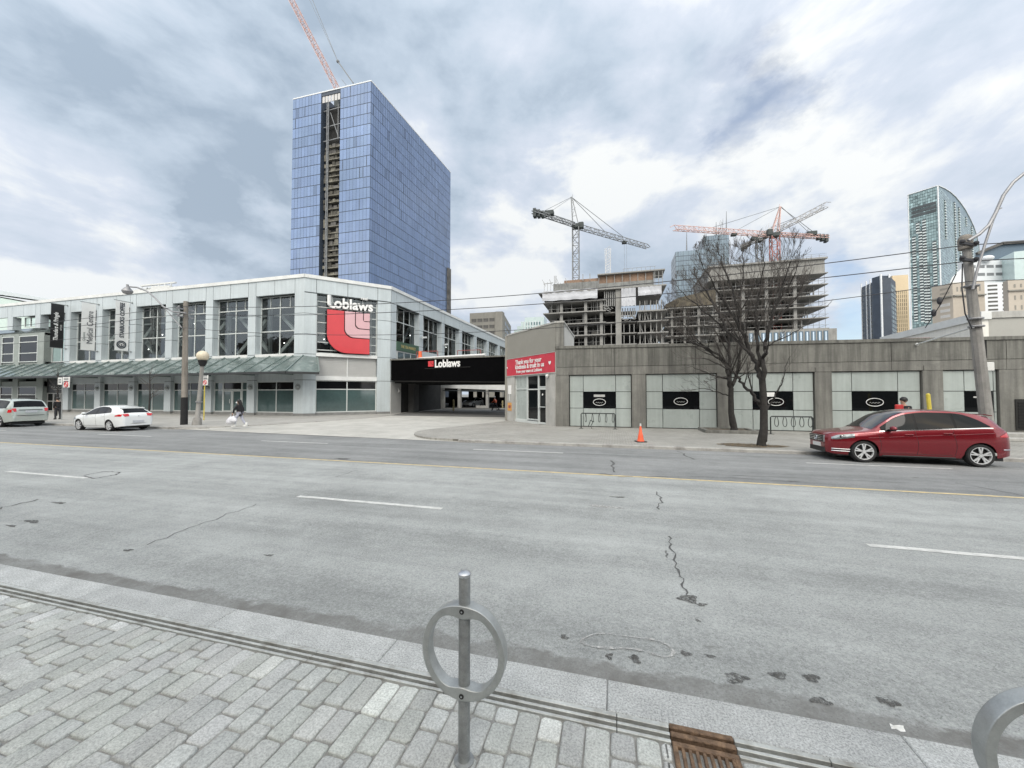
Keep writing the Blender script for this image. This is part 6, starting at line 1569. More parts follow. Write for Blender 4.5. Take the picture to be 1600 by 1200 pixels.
# bicycle racks by the concrete building
def loop_rack(label, px0, px1, Y, ytop):
    a, b = onY(px0, 660, Y), onY(px1, 660, Y); t = thing('bicycle_rack', label, 'bicycle rack', ((a.x+b.x)/2, Y, FZ), 'bicycle racks by the concrete building')
    H = 0.88; x0, x1 = a.x, b.x
    m = MB(); r = 0.032
    m.tube([(x0, Y, FZ), (x0, Y, FZ+H-0.05), (x0+0.05, Y, FZ+H), (x1-0.05, Y, FZ+H), (x1, Y, FZ+H-0.05), (x1, Y, FZ)], r, 8); m.build('frame', MATS['rack_dark'], t, smooth=True)
    for x in (x0, x1): m = MB(); m.box(x-0.12, x+0.12, Y-0.1, Y+0.1, FZ, FZ+0.015); m.build('foot_plate', MATS['rack_dark'], t)
    for k in range(5):
        x = x0+(x1-x0)*(0.10+0.2*k)+0.08; m = MB()
        pts = [(x, Y, FZ+H)]+[(x+0.075*math.sin(q), Y+0.12*math.sin(q), FZ+H-0.27-0.2*(-math.cos(q))*1.0-0.0) for q in [PI*2*i/14 for i in range(15)]]
        pts = [(x+0.07*math.sin(q)*(0.35+0.65*(1-math.cos(q))/2), Y-0.10*math.sin(q), FZ+H-0.50*(1-math.cos(q))/2) for q in [2*PI*i/18 for i in range(19)]]
        m.tube(pts, 0.016, 6); m.build('hanging_loop', MATS['rack_dark'], t, smooth=True)
loop_rack('black bicycle rack with hanging loops nearest the red banner', 908, 961, 22.3, 645)
loop_rack('black bicycle rack with hanging loops between the street tree and the red car', 1204, 1270, 21.6, 647)
m = MB(); p = onZ(919, 670, FZ); m.bar((p.x, 22.25, FZ+0.1), (p.x+0.14, 22.2, FZ+0.5), 0.03); m.bar((p.x+0.12, 22.2, FZ+0.1), (p.x+0.3, 22.25, FZ+0.46), 0.03); m.bar((p.x+0.1, 22.2, FZ+0.5), (p.x+0.34, 22.2, FZ+0.4), 0.03); m.bar((p.x+0.2, 22.2, FZ), (p.x+0.2, 22.2, FZ+0.1), 0.03)
tag(m.build('bicycle_lock', MATS['rack_dark']), 'abandoned black lock hanging on the left rack', 'lock')
# traffic cone
cn = thing('traffic_cone', 'orange traffic cone with a pale tip at the pavement edge', 'cone', (0, 0, 0), local=True)
m = MB(); m.lathe([(0.165, 0.035), (0.135, 0.055), (0.065, 0.42), (0.060, 0.43), (0.03, 0.66)], (0, 0, 0), 24); m.build('body', MATS['cone_orange'], cn, smooth=True)
m = MB(); m.lathe([(0.032, 0.655), (0.036, 0.66), (0.03, 0.74), (0.036, 0.745), (0.034, 0.76), (0, 0.765)], (0, 0, 0), 16); m.build('tip', MATS['panel_cap'], cn, smooth=True)
m = MB(); m.lathe([(0.112, 0.20), (0.1, 0.27), (0.098, 0.27), (0.095, 0.28)], (0, 0, 0), 24); m.build('band', MATS['cone_orange'], cn, smooth=True)
m = MB(); m.box(-0.20, 0.20, -0.20, 0.20, 0.0, 0.04, b=0.01); m.build('base', MATS['rack_dark'], cn)
cn.location = onZ(1001, 690.5, FZ)+Vector((0, 0, 0.001)); cn.rotation_euler = (0, 0, 0.3)
# tree planter, tree pit
pl = thing('planter', 'low dark concrete kerb around the soil of the tree close to the building', 'planter', (6, 22.5, FZ))
PX0, PX1, PY0, PY1 = onZ(1108, 679, FZ).x, onZ(1192, 680, FZ).x, 21.3, 23.1
m = MB(); m.box(PX0, PX1, PY0, PY0+0.18, FZ, FZ+0.16, b=0.01); m.box(PX0, PX0+0.18, PY0+0.18, PY1, FZ, FZ+0.158); m.box(PX1-0.18, PX1, PY0+0.18, PY1, FZ, FZ+0.158); m.box(PX0+.18, PX1-.18, PY1-0.12, PY1, FZ, FZ+0.158); m.build('kerb', MATS['concrete_pier'], pl)
m = MB(); m.box(PX0+0.18, PX1-0.18, PY0+0.18, PY1-0.12, FZ, FZ+0.10); m.build('soil', MATS['soil'], pl)
T1 = Vector((5.42, 16.55, FZ)); T2 = Vector((6.05, 22.3, FZ+0.1))
m = MB(); pts = []
for i in range(30): a = 2*PI*i/30; k = 1+0.12*math.sin(3*a+1)+0.08*math.sin(7*a); pts.append(Vector((T1.x-0.35+1.15*k*math.cos(a), T1.y+0.02+0.55*k*math.sin(a), FZ+0.006)))
m.poly(pts); struct(m.build('tree_pit', MATS['soil'], fix=False))
m = MB(); rt_ = random.Random(8)
for k in range(500):
    a, r_ = rt_.uniform(0, 6.28), rt_.random()**0.5; c = Vector((T1.x-0.35+1.2*r_*math.cos(a), T1.y+0.6*r_*math.sin(a), FZ+0.012+rt_.uniform(0, 0.02))); s = rt_.uniform(0.015, 0.04); q = rt_.uniform(0, 6.28)
    d1 = Vector((math.cos(q), math.sin(q), rt_.uniform(-.3, .3)))*s; d2 = Vector((-math.sin(q), math.cos(q), rt_.uniform(-.3, .3)))*s*0.6; m.quad(c-d1, c-d2, c+d1, c+d2)
o = tag(m.build('leaf_litter', MATS['leaf_litter'], fix=False), 'brown leaf litter scattered over the soil at the foot of the street tree', 'leaves', kind='stuff')
# ---- bare trees
ENV = [None]
def grow(mb, tw, rr, p, d, L, r, lev, maxlev, flat=1.0, up=0.25):
    if ENV[0]:
        cx, cz, rx, rz = ENV[0]
        def out(v): return ((v.x-cx)/rx)**2+((v.z-cz)/rz)**2
        for _ in range(4):
            if out(p+d.normalized()*L+Vector((0, 0, 0.15*L))) > 1.0: L *= 0.72
    n = 5 if lev < 2 else 4; pts = [p]; rs = [r]; q = p.copy(); dd = d.copy()
    for i in range(n):
        dd = (dd+Vector((rr.gauss(0, .06), rr.gauss(0, .06)*flat, rr.gauss(0, .05)+up*0.17))).normalized()
        q = q+dd*L/n; pts.append(q.copy()); rs.append(max(0.0032, r*(1-0.72*(i+1)/n)))
    (mb if r > 0.02 else tw).tube(pts, rs, 6 if r > 0.03 else (4 if r > 0.009 else 3), cap=False)
    if lev >= maxlev: return
    k = rr.choice((4, 5)) if lev < maxlev-1 else rr.choice((3, 4))
    for i in range(k):
        t = 0.22+0.78*(i+rr.random())/k; j = min(int(t*n), n-1); f = t*n-j; b = pts[j].lerp(pts[j+1], f); dr = (pts[j+1]-pts[j]).normalized()
        side = Vector((rr.gauss(0, 1), rr.gauss(0, 1)*flat, rr.gauss(0, 0.75))).normalized(); side = (side-dr*side.dot(dr)).normalized()
        nd = (dr*rr.uniform(0.9, 1.3)+side*rr.uniform(0.4, 0.75)+Vector((0, 0, up))).normalized()
        grow(mb, tw, rr, b, nd, L*rr.uniform(0.45, 0.72)*(1.1-0.35*t), max(0.0032, rs[j]*rr.uniform(0.42, 0.58)), lev+1, maxlev, flat, up)
def bare_tree(label, base, Yb, trunk_px, limbs, seed, scale_r, group, env=None):
    t = thing('street_tree', label, 'tree', tuple(base), group)
    if env:
        (x0, x1, y0, y1) = env; A_, B_ = onY(x0, y1, Yb), onY(x1, y0, Yb); ENV[0] = ((A_.x+B_.x)/2, (A_.z+B_.z)/2, (B_.x-A_.x)/2, (B_.z-A_.z)/2)
    rr = random.Random(seed); tr = MB(); tw = MB()
    P = [base]+[onY(x, y, Yb) for x, y in trunk_px]; k = len(P)
    rs = [scale_r*1.25]+[scale_r*(1-0.22*i/(k-1)) for i in range(1, k)]
    P2 = []; R2 = []
    for i in range(k-1):
        for s in range(3): f = s/3; P2.append(P[i].lerp(P[i+1], f)); R2.append(rs[i]+(rs[i+1]-rs[i])*f)
    P2.append(P[-1]); R2.append(rs[-1]); P2.insert(1, P2[0]+Vector((0, 0, 0.15))); R2.insert(1, scale_r*1.03)
    tr.tube(P2, R2, 12); to = tr.build('trunk', MATS['bark'], t, smooth=True)
    mb = MB()
    for li, (pts, r0, dep, kids, lv) in enumerate(limbs):
        n = len(pts); Q = [onY(x, y, Yb+dep*i/(n-1)) for i, (x, y) in enumerate(pts)]
        # smooth and roughen
        C = []
        for i in range(n-1):
            a, b, c, d_ = Q[max(i-1, 0)], Q[i], Q[i+1], Q[min(i+2, n-1)]
            for s in range(4):
                u = s/4; C.append(0.5*((2*b)+(c-a)*u+(2*a-5*b+4*c-d_)*u*u+(3*b-a-3*c+d_)*u**3)+Vector((rr.gauss(0, .02), rr.gauss(0, .05), rr.gauss(0, .02)))*(1 if C else 0))
        C.append(Q[-1]); m_ = len(C); RR = [max(0.006, r0*(1-0.86*(i/(m_-1))**0.8)) for i in range(m_)]
        mb.tube(C, RR, 8, cap=False); tot = sum((C[i+1]-C[i]).length for i in range(m_-1))
        for i in range(kids):
            f = 0.16+0.84*(i+rr.random())/kids; j = min(int(f*(m_-1)), m_-2); b = C[j].lerp(C[j+1], rr.random()); dr = (C[j+1]-C[j]).normalized()
            side = Vector((rr.gauss(0, 1), rr.gauss(0, 1), rr.gauss(0, 0.7))).normalized(); side = (side-dr*side.dot(dr)).normalized()
            nd = (dr*rr.uniform(.9, 1.3)+side*rr.uniform(.5, 0.85)+Vector((0, 0, .2))).normalized()
            grow(mb, tw, rr, b, nd, min(1.8, tot*rr.uniform(0.26, 0.46))*(1.15-0.5*f), max(0.008, RR[j]*rr.uniform(0.35, 0.55)), 1, lv)
        grow(mb, tw, rr, C[-1], (C[-1]-C[-2]).normalized(), 1.0, RR[-1], 1, lv-1)
    c = mb.build('crown', MATS['bark'], t, smooth=True, fix=False)
    w = tw.build('twigs', MATS['twig'], c, fix=False); return t
bare_tree('bare street tree with a forked trunk standing in a soil pit at the kerb', T1, 16.55, [(1193.5, 670), (1193.5, 642), (1193, 622), (1190.5, 588)], [
    ([(1193, 640), (1180, 622), (1168, 608), (1155, 592), (1140, 578), (1118, 566), (1096, 560)], 0.085, -0.6, 7, 3),
    ([(1190.5, 592), (1181, 568), (1170, 545), (1162, 522), (1156, 495), (1148, 462), (1134, 425), (1126, 402), (1120, 384)], 0.105, 0.9, 12, 4),
    ([(1191, 600), (1194, 560), (1197, 534), (1203, 504), (1217, 468), (1227, 436), (1236, 408)], 0.095, -0.7, 11, 4),
    ([(1189, 572), (1184, 540), (1182, 508), (1183, 474), (1190, 440), (1193, 416), (1194, 396)], 0.075, 0.4, 10, 4),
    ([(1196, 640), (1207, 627), (1218, 606), (1227, 580), (1236, 556)], 0.045, 0.5, 3, 2),
    ([(1176, 556), (1150, 530), (1122, 505), (1096, 482), (1072, 462), (1056, 446)], 0.06, 0.8, 10, 4),
    ([(1162, 522), (1140, 486), (1118, 452), (1100, 420), (1090, 396)], 0.055, -0.9, 9, 4),
    ([(1200, 515), (1222, 490), (1246, 462), (1258, 440), (1268, 420)], 0.05, 0.9, 9, 4),
    ([(1217, 468), (1232, 450), (1244, 418), (1250, 388)], 0.035, -0.9, 5, 3),
    ([(1195, 545), (1218, 530), (1240, 520), (1262, 505)], 0.035, -0.5, 6, 3),
    ([(1156, 495), (1158, 460), (1162, 425), (1161, 402), (1162, 384)], 0.045, 1.0, 7, 4),
    ([(1150, 590), (1128, 590), (1104, 596)], 0.03, 0.3, 4, 3)], 31, 0.145, 'bare trees before the concrete building', (1028, 1292, 345, 690))
bare_tree('bare tree with a straight dark trunk growing from the low planter by the wall', T2, 22.3, [(1142.5, 645), (1142, 620), (1142.5, 606)], [
    ([(1142, 610), (1137, 590), (1134, 570), (1124, 556), (1104, 544), (1078, 534), (1052, 526)], 0.12, -0.9, 12, 4),
    ([(1142.5, 608), (1150, 590), (1154, 565), (1158, 538), (1163, 505), (1172, 470)], 0.11, 0.3, 11, 4),
    ([(1141, 604), (1140, 570), (1139, 535), (1130, 503), (1112, 470), (1092, 440), (1080, 424)], 0.11, -0.4, 13, 4),
    ([(1136, 592), (1118, 588), (1098, 580), (1078, 572)], 0.05, -0.8, 7, 3),
    ([(1137, 618), (1120, 612), (1100, 607), (1080, 609)], 0.04, -0.5, 6, 3),
    ([(1134, 570), (1112, 552), (1090, 530), (1066, 505), (1048, 488)], 0.06, -1.2, 10, 4),
    ([(1130, 503), (1120, 480), (1104, 452), (1100, 430)], 0.05, 0.4, 6, 4),
    ([(1146, 596), (1170, 580), (1196, 572)], 0.04, -0.4, 5, 3)], 77, 0.155, 'bare trees before the concrete building', (1018, 1215, 405, 660))
ENV[0] = None
# ---- poles, lamps, signs, wires
def rod(m, pts, r, n=8): m.tube(pts, r, n)
pb_ = onZ(287.5, 663.5, FZ); YP = pb_.y
t = thing('utility_pole', 'timber pole with a black painted foot and curved lamp arm before the white store', 'pole', tuple(pb_), 'utility poles along the far kerb')
ptop = onY(290.5, 471, YP)
m = MB(); rod(m, [pb_, pb_.lerp(ptop, 0.22)], [0.20, 0.185], 14); m.build('painted_foot', MATS['pole_paint'], t, smooth=True)
m = MB(); rod(m, [pb_.lerp(ptop, 0.22), ptop], [0.175, 0.13], 14); m.build('shaft', MATS['pole_wood'], t, smooth=True)
m = MB(); rod(m, [onY(x, y, YP-0.3) for x, y in ((290, 489), (270, 487), (255, 479), (243, 466), (230, 455), (214, 449), (202, 448))], 0.05, 8); rod(m, [onY(x, y, YP-0.3) for x, y in ((284, 512), (268, 494), (254, 478))], 0.03, 6); am = m.build('lamp_arm', MATS['arm_metal'], t, smooth=True)
hp = onY(199, 452, YP-0.3); m = MB(); m.lathe([(0.05, 0.18), (0.14, 0.12), (0.30, -0.10), (0.30, -0.16)], hp, 16); m.lathe([(0.29, -0.16), (0.22, -0.30), (0.0, -0.36)], hp, 16); m.lathe([(0.0, 0.35), (0.07, 0.33), (0.07, 0.15)], hp, 10); m.build('lamp_head', MATS['arm_metal'], am, smooth=True)
for z in (7.35, 6.85): m = MB(); m.bar((pb_.x-0.1, YP-0.5, z), (pb_.x-0.1, YP+0.5, z), 0.09); m.ball((pb_.x-0.1, YP-0.4, z+0.1), 0.07, 5); m.build('cross_arm', MATS['arm_metal'], t)
YQ = 17.6; qb = onY(1547, 700, YQ); qb.z = FZ; qt = onY(1508, 371, YQ+0.3)
t = thing('utility_pole', 'leaning grey concrete pole with a long curved arm behind the red car', 'pole', tuple(qb), 'utility poles along the far kerb')
m = MB(); rod(m, [qb, qb.lerp(qt, .5), qt], [0.19, 0.165, 0.115], 10); m.build('shaft', MATS['pole_concrete'], t)
hd_ = qt; m = MB(); m.lathe([(0.19, -0.45), (0.20, -0.1), (0.18, 0.0), (0.12, 0.08), (0, 0.1)], qt, 10); m.build('head_clamp', MATS['pole_wood'], t)
m = MB(); A = lambda x, y: onY(x, y, YQ-0.2)
rod(m, [A(x, y) for x, y in ((1513, 376), (1530, 366), (1545, 352), (1556, 332), (1568, 305), (1583, 285), (1600, 271), (1640, 252), (1690, 240))], 0.055, 8); rod(m, [A(x, y) for x, y in ((1520, 452), (1526, 425), (1538, 385), (1551, 345), (1560, 325))], 0.04, 8); m.bar(A(1559, 328), A(1565, 325), 0.04)
am = m.build('lamp_arm', MATS['arm_metal'], t, smooth=True); hp = A(1690, 244); m = MB(); m.lathe([(0.05, 0.1), (0.3, -0.1), (0.28, -0.2), (0, -0.35)], hp, 14); m.build('lamp_head', MATS['arm_metal'], am, smooth=True)
m = MB(); 
for z in (7.2, 6.4): 
    c = onY(1509, 383 if z > 7 else 408, YQ); m.bar(c-Vector((0.35, 0.3, 0)), c+Vector((0.35, 0.1, 0)), 0.09)
    m.ball(c-Vector((0.3, 0.3, -0.05)), 0.08, 5); m.ball(c+Vector((0.3, 0, 0.05)), 0.08, 5)
m.build('insulator', MATS['wire_black'], t)
for y in (498, 510, 447): m = MB(); c = onY(1509+(y-371)*0.118, y, YQ+0.1); m.lathe([(0.205, -0.03), (0.215, 0), (0.205, 0.03)], c, 10); m.build('strap', MATS['arm_metal'], t)
m = MB(); m.tube([onY(1504, 412, YQ), onY(1503, 450, YQ-0.2), onY(1508, 490, YQ-0.2), onY(1519, 514, YQ-0.1)], 0.02, 6); m.build('cable', MATS['wire_black'], t)
m = MB(); m.tube([onY(1521, 511, YQ), onY(1433, 538, 23.3)], 0.035, 8); m.ball(onY(1433, 538, 23.3), 0.07, 5); m.build('stay_bar', MATS['panel_cap'], t)
m = MB(); c = onY(1544, 573, YQ+0.6); m.box(c.x-0.12, c.x+0.12, c.y-0.1, c.y+0.1, c.z-0.16, c.z+0.16, b=0.02); m.bar(c, onY(1534, 573, YQ), 0.04); m.build('meter_box', MATS['sign_face'], t)
def sag(a, b, s, n=24): return [a.lerp(b, i/n)-Vector((0, 0, s*4*(i/n)*(1-i/n))) for i in range(n+1)]
def wire(label, pL, pR, s, r=0.018):
    m = MB(); far_l = Vector((pL.x-60, pL.y+1, pL.z+0.1)); m.tube(sag(far_l, pL, 0.5), r, 5); m.tube(sag(pL, pR, s, 40), r, 5); m.tube(sag(pR, pR+Vector((45, -1, 0.2)), 0.5), r, 5)
    tag(m.build('overhead_wire', MATS['wire_black']), label, 'cable', 'overhead wires between the poles')
pr = lambda y, dx=0: onY(1509+dx, y, YQ)
wire('topmost overhead wire running from the timber pole to the head of the leaning pole', Vector((pb_.x, YP-0.4, 7.45)), pr(383), 0.75)
wire('middle overhead wire, second from the top between the two poles', Vector((pb_.x, YP-0.4, 6.95)), pr(408, 3), 0.70)
wire('lower overhead wire crossing in front of the tall windows of the white store', Vector((pb_.x, YP-0.3, 6.1)), onY(1513, 440, YQ), 1.1, 0.014)
m = MB(); m.tube([onY(1494, 428, 19), onY(1470, 475, 21), onY(1446, 512, 23)], 0.018, 5); m.ball(onY(1468, 470, 21), 0.09, 5, (1, 1, 2)); m.ball(onY(1459, 489, 21.8), 0.09, 5, (1, 1, 2)); tag(m.build('guy_wire', MATS['wire_black']), 'thin guy wire with two black insulators left of the leaning pole head', 'cable')
# globe lamp
gb = onZ(307.5, 664, FZ); Yg = gb.y; gt_ = onY(316.5, 566, Yg)
t = thing('globe_lamp', 'slightly leaning grey lamp post with a cream globe beside the timber pole', 'street lamp', tuple(gb))
m = MB(); rod(m, [gb, gb.lerp(gt_, 0.10), gb.lerp(gt_, 0.13), gb.lerp(gt_, 0.45), gb.lerp(gt_, 0.96)], [0.27, 0.22, 0.135, 0.12, 0.105], 12); m.build('post', MATS['pole_concrete'], t, smooth=True)
m = MB(); rod(m, [gb.lerp(gt_, 0.36), gb.lerp(gt_, 0.38)], 0.18, 12); m.build('band', MATS['arm_metal'], t)
m = MB(); m.lathe([(0.14, -0.25), (0.22, -0.05), (0.26, 0.12), (0.2, 0.14)], gt_, 16); m.build('collar', MATS['pole_paint'], t, smooth=True)
m = MB(); m.ball(gt_+Vector((0, 0, 0.40)), 0.345, 12); m.build('globe', MATS['globe'], t, smooth=True)
# kerb signs
def sign_post(label, px, py, plates, mpost, H, Y=None):
    p = onZ(px, py, FZ); Y = p.y; t = thing('sign_post', label, 'sign', tuple(p), 'parking signs on the far pavement')
    m = MB(); m.tube([p, p+Vector((0, 0, H))], 0.035, 8); m.build('post', MATS[mpost], t)
    for (x0, x1, y0, y1, kind) in plates:
        a, b = onY(x0, y0, Y-0.06), onY(x1, y1, Y-0.06); m = MB(); m.box(a.x, b.x, Y-0.08, Y-0.06, b.z, a.z, b=0.008); pl_ = m.build('plate', MATS['sign_face'], t)
        cx, cz, w = (a.x+b.x)/2, (a.z+b.z)/2, (b.x-a.x); m = MB(); n = 20
        if kind == 'no': 
            m.tube([(cx+w*0.27*math.cos(2*PI*i/n), Y-0.09, cz+w*0.27*math.sin(2*PI*i/n)) for i in range(n)], w*0.05, 4, closed=True); m.bar((cx-w*.19, Y-0.09, cz+w*.19), (cx+w*.19, Y-0.09, cz-w*.19), w*0.07); m.build('symbol', MATS['sign_red'], pl_)
        else:
            for k in range(3): m.box(cx-w*0.3, cx+w*0.3, Y-0.09, Y-0.081, cz-w*0.25+k*w*0.22, cz-w*0.16+k*w*0.22)
            m.build('symbol', MATS['ink_dark'], pl_)
    return t
sign_post('yellow sign post with a white parking plate beside the globe lamp', 318.5, 656.5, [(317.2, 325.6, 586.5, 592, 'txt'), (316.5, 325, 593, 602, 'no')], 'yellow_paint', 2.9)
sign_post('thin sign post with two white parking plates left of the white car', 96, 656, [(91, 97.3, 590, 601, 'txt'), (98.5, 109.5, 589, 596, 'txt'), (99.5, 109, 596, 605.5, 'no')], 'galv', 3.0)
# leaning yellow post, slim saplings
m = MB(); a, b = onZ(1455, 677, FZ), onY(1450, 617, 21.5); a = Vector((b.x+0.12, 21.5, FZ)); m.tube([a, b], 0.075, 8); m.ball(b, 0.075, 5); tag(m.build('marker_post', MATS['yellow_paint'], smooth=True), 'short leaning yellow post behind the roof of the red car', 'post')
def sapling(label, px, py, h_, seed):
    p = onZ(px, py, FZ); t = thing('sapling', label, 'tree', tuple(p), 'thin saplings on the far pavement'); rr = random.Random(seed); mb, tw = MB(), MB()
    mb.tube([p, p+Vector((0.1, 0, h_*0.5)), p+Vector((0.0, 0, h_))], [0.07, 0.05, 0.02], 7); mb.build('trunk', MATS['bark'], t)
    mb = MB()
    for k in range(9): grow(mb, tw, rr, p+Vector((0.05, 0, h_*(0.35+0.07*k))), Vector((rr.gauss(0, 1), rr.gauss(0, 1), 1.1)).normalized(), 1.0, 0.022, 2, 3)
    mb.add(tw.v, tw.f); mb.build('crown', MATS['twig'], t, fix=False)
sapling('slim bare sapling in front of the shop windows left of the timber pole', 232, 655, 3.9, 4)
sapling('slim bare sapling by the lobby doors behind the grey wagon', 88, 650, 4.3, 9)
# small diamond plate at the overpass mouth
m = MB(); c = FC.u_at(619.5, 610.5); p = onY(619.5, 610.5, 35.4); m.prism([p+Vector((0.0, 0, 0.45)), p+Vector((0.45, 0, 0)), p+Vector((0, 0, -0.45)), p+Vector((-0.3, 0, 0))], (0, 0.05, 0)); tag(m.build('hazard_plate', MATS['shutter_grey']), 'small pale diamond plate at the left jaw of the overpass', 'sign')
# low concrete bench at the right edge
p = onZ(1585, 690, FZ); m = MB(); m.box(p.x-0.3, p.x+3.5, p.y, p.y+0.4, FZ, FZ+0.14, b=0.02); m.box(p.x+0.1, p.x+3.5, p.y+0.6, p.y+1.2, FZ, FZ+0.3, b=0.02); tag(m.build('low_wall', MATS['concrete_light']), 'low concrete step at the foot of the wall behind the tail of the red car', 'wall')
# ================================================================ CARS AND PEOPLE
def cr_interp(pts):
    xs = [p[0] for p in pts]; ys = [p[1] for p in pts]; n = len(xs)
    d = [(ys[i+1]-ys[i])/(xs[i+1]-xs[i]) for i in range(n-1)]; m = [d[0]]+[0 if d[i-1]*d[i] <= 0 else 2*d[i-1]*d[i]/(d[i-1]+d[i]) for i in range(1, n-1)]+[d[-1]]
    def f(x):
        if x <= xs[0]: return ys[0]
        if x >= xs[-1]: return ys[-1]
        i = 0
        while x > xs[i+1]: i += 1
        h = xs[i+1]-xs[i]; t = (x-xs[i])/h; t2, t3 = t*t, t*t*t
        return (2*t3-3*t2+1)*ys[i]+(t3-2*t2+t)*h*m[i]+(-2*t3+3*t2)*ys[i+1]+(t3-t2)*h*m[i+1]
    return f
def paint(name, col, flake=0.0, rough=0.28):
    m, nt, b = new_mat(name); MATS[name] = m; N = nt.nodes; L = nt.links
    b.inputs['Roughness'].default_value = rough; b.inputs['Metallic'].default_value = flake; b.inputs['Coat Weight'].default_value = 1.0; b.inputs['Coat Roughness'].default_value = 0.03
    tc = N.new('ShaderNodeTexCoord'); t = N.new('ShaderNodeTexNoise'); t.inputs['Scale'].default_value = 2.0; t.inputs['Detail'].default_value = 6; L.new(tc.outputs['Object'], t.inputs['Vector'])
    mr = N.new('ShaderNodeMapRange'); L.new(t.outputs['Fac'], mr.inputs[0]); mr.inputs[3].default_value = 0.90; mr.inputs[4].default_value = 1.06
    v = N.new('ShaderNodeVectorMath'); v.operation = 'SCALE'; v.inputs[0].default_value = col; L.new(mr.outputs[0], v.inputs['Scale']); L.new(v.outputs[0], b.inputs['Base Color'])
paint('paint_red', (0.21, 0.008, 0.016), 0.4, rough=0.22); paint('paint_car_white', (0.78, 0.80, 0.80), 0.0); paint('paint_silver', (0.50, 0.54, 0.50), 0.35)
mat('car_glass', (0.004, 0.005, 0.006), 0.04, var=0.1, spec=0.22)
mat('windscreen_glass', (0.012, 0.014, 0.016), 0.03, var=0.1, spec=1.0)
mat('pillar_black', (0.004, 0.004, 0.005), 0.3, var=0.1, spec=0.15)
mat('trim_black', (0.02, 0.02, 0.021), 0.55, var=0.15)
mat('chrome', (0.75, 0.76, 0.77), 0.12, metal=1.0, var=0.03)
mat('rim', (0.70, 0.71, 0.72), 0.3, metal=0.35, var=0.06)
mat('tyre', (0.022, 0.022, 0.023), 0.85, var=0.2, vs=8, bump=0.2)
mat('lamp_lens', (0.30, 0.33, 0.34), 0.06, metal=0.6, var=0.6, vs=10)
mat('lamp_red', (0.55, 0.02, 0.025), 0.12, var=0.15, vs=10, coat=0.8)
mat('plate', (0.55, 0.57, 0.60), 0.5, var=0.12, vs=14)
def wheel(parent, xc, yc, r, side, rw=0.205, spokes=5, twin=True):
    """side = -1: outer face towards -y"""
    w = MB(); s = side; pr_ = [(r*0.74, 0), (r*0.83, -0.012), (r*0.93, -0.01), (r*0.985, 0.015), (r, 0.04), (r, rw-0.04), (r*0.98, rw-0.01), (r*0.74, rw)]
    C = (xc, yc, r)
    sgn = 1 if s < 0 else -1; w.lathe([(a, sgn*b) for a, b in pr_], C, 36, 'y', cap=False); t = w.build('wheel', MATS['tyre'], parent, smooth=True)
    sg = 1 if s < 0 else -1      # inward direction
    m = MB(); m.lathe([(r*0.75, sg*0.004), (r*0.745, sg*-0.004), (r*0.695, sg*0.0), (r*0.68, sg*0.03), (r*0.68, sg*0.10)], C, 36, 'y', cap=False)
    for k in range(spokes):
        a = 2*PI*k/spokes+PI/2
        for da in ((-0.17, 0.17) if twin else (0,)):
            p0 = Vector((xc+r*0.10*math.cos(a), yc+sg*0.012, r+r*0.10*math.sin(a))); p1 = Vector((xc+r*0.70*math.cos(a+da), yc+sg*0.012, r+r*0.70*math.sin(a+da)))
            m.bar(p0, p1, 0.03 if twin else 0.05, 0.035)
    m.lathe([(0.0, -0.0), (r*0.17, sg*0.0), (r*0.19, sg*0.03)], (xc, yc, r), 20, 'y'); m.build('rim', MATS['rim'], t, smooth=True)
    m = MB(); m.lathe([(0.0, sg*0.06), (r*0.68, sg*0.06)], C, 24, 'y'); m.build('brake_disc', MATS['trim_black'], t)
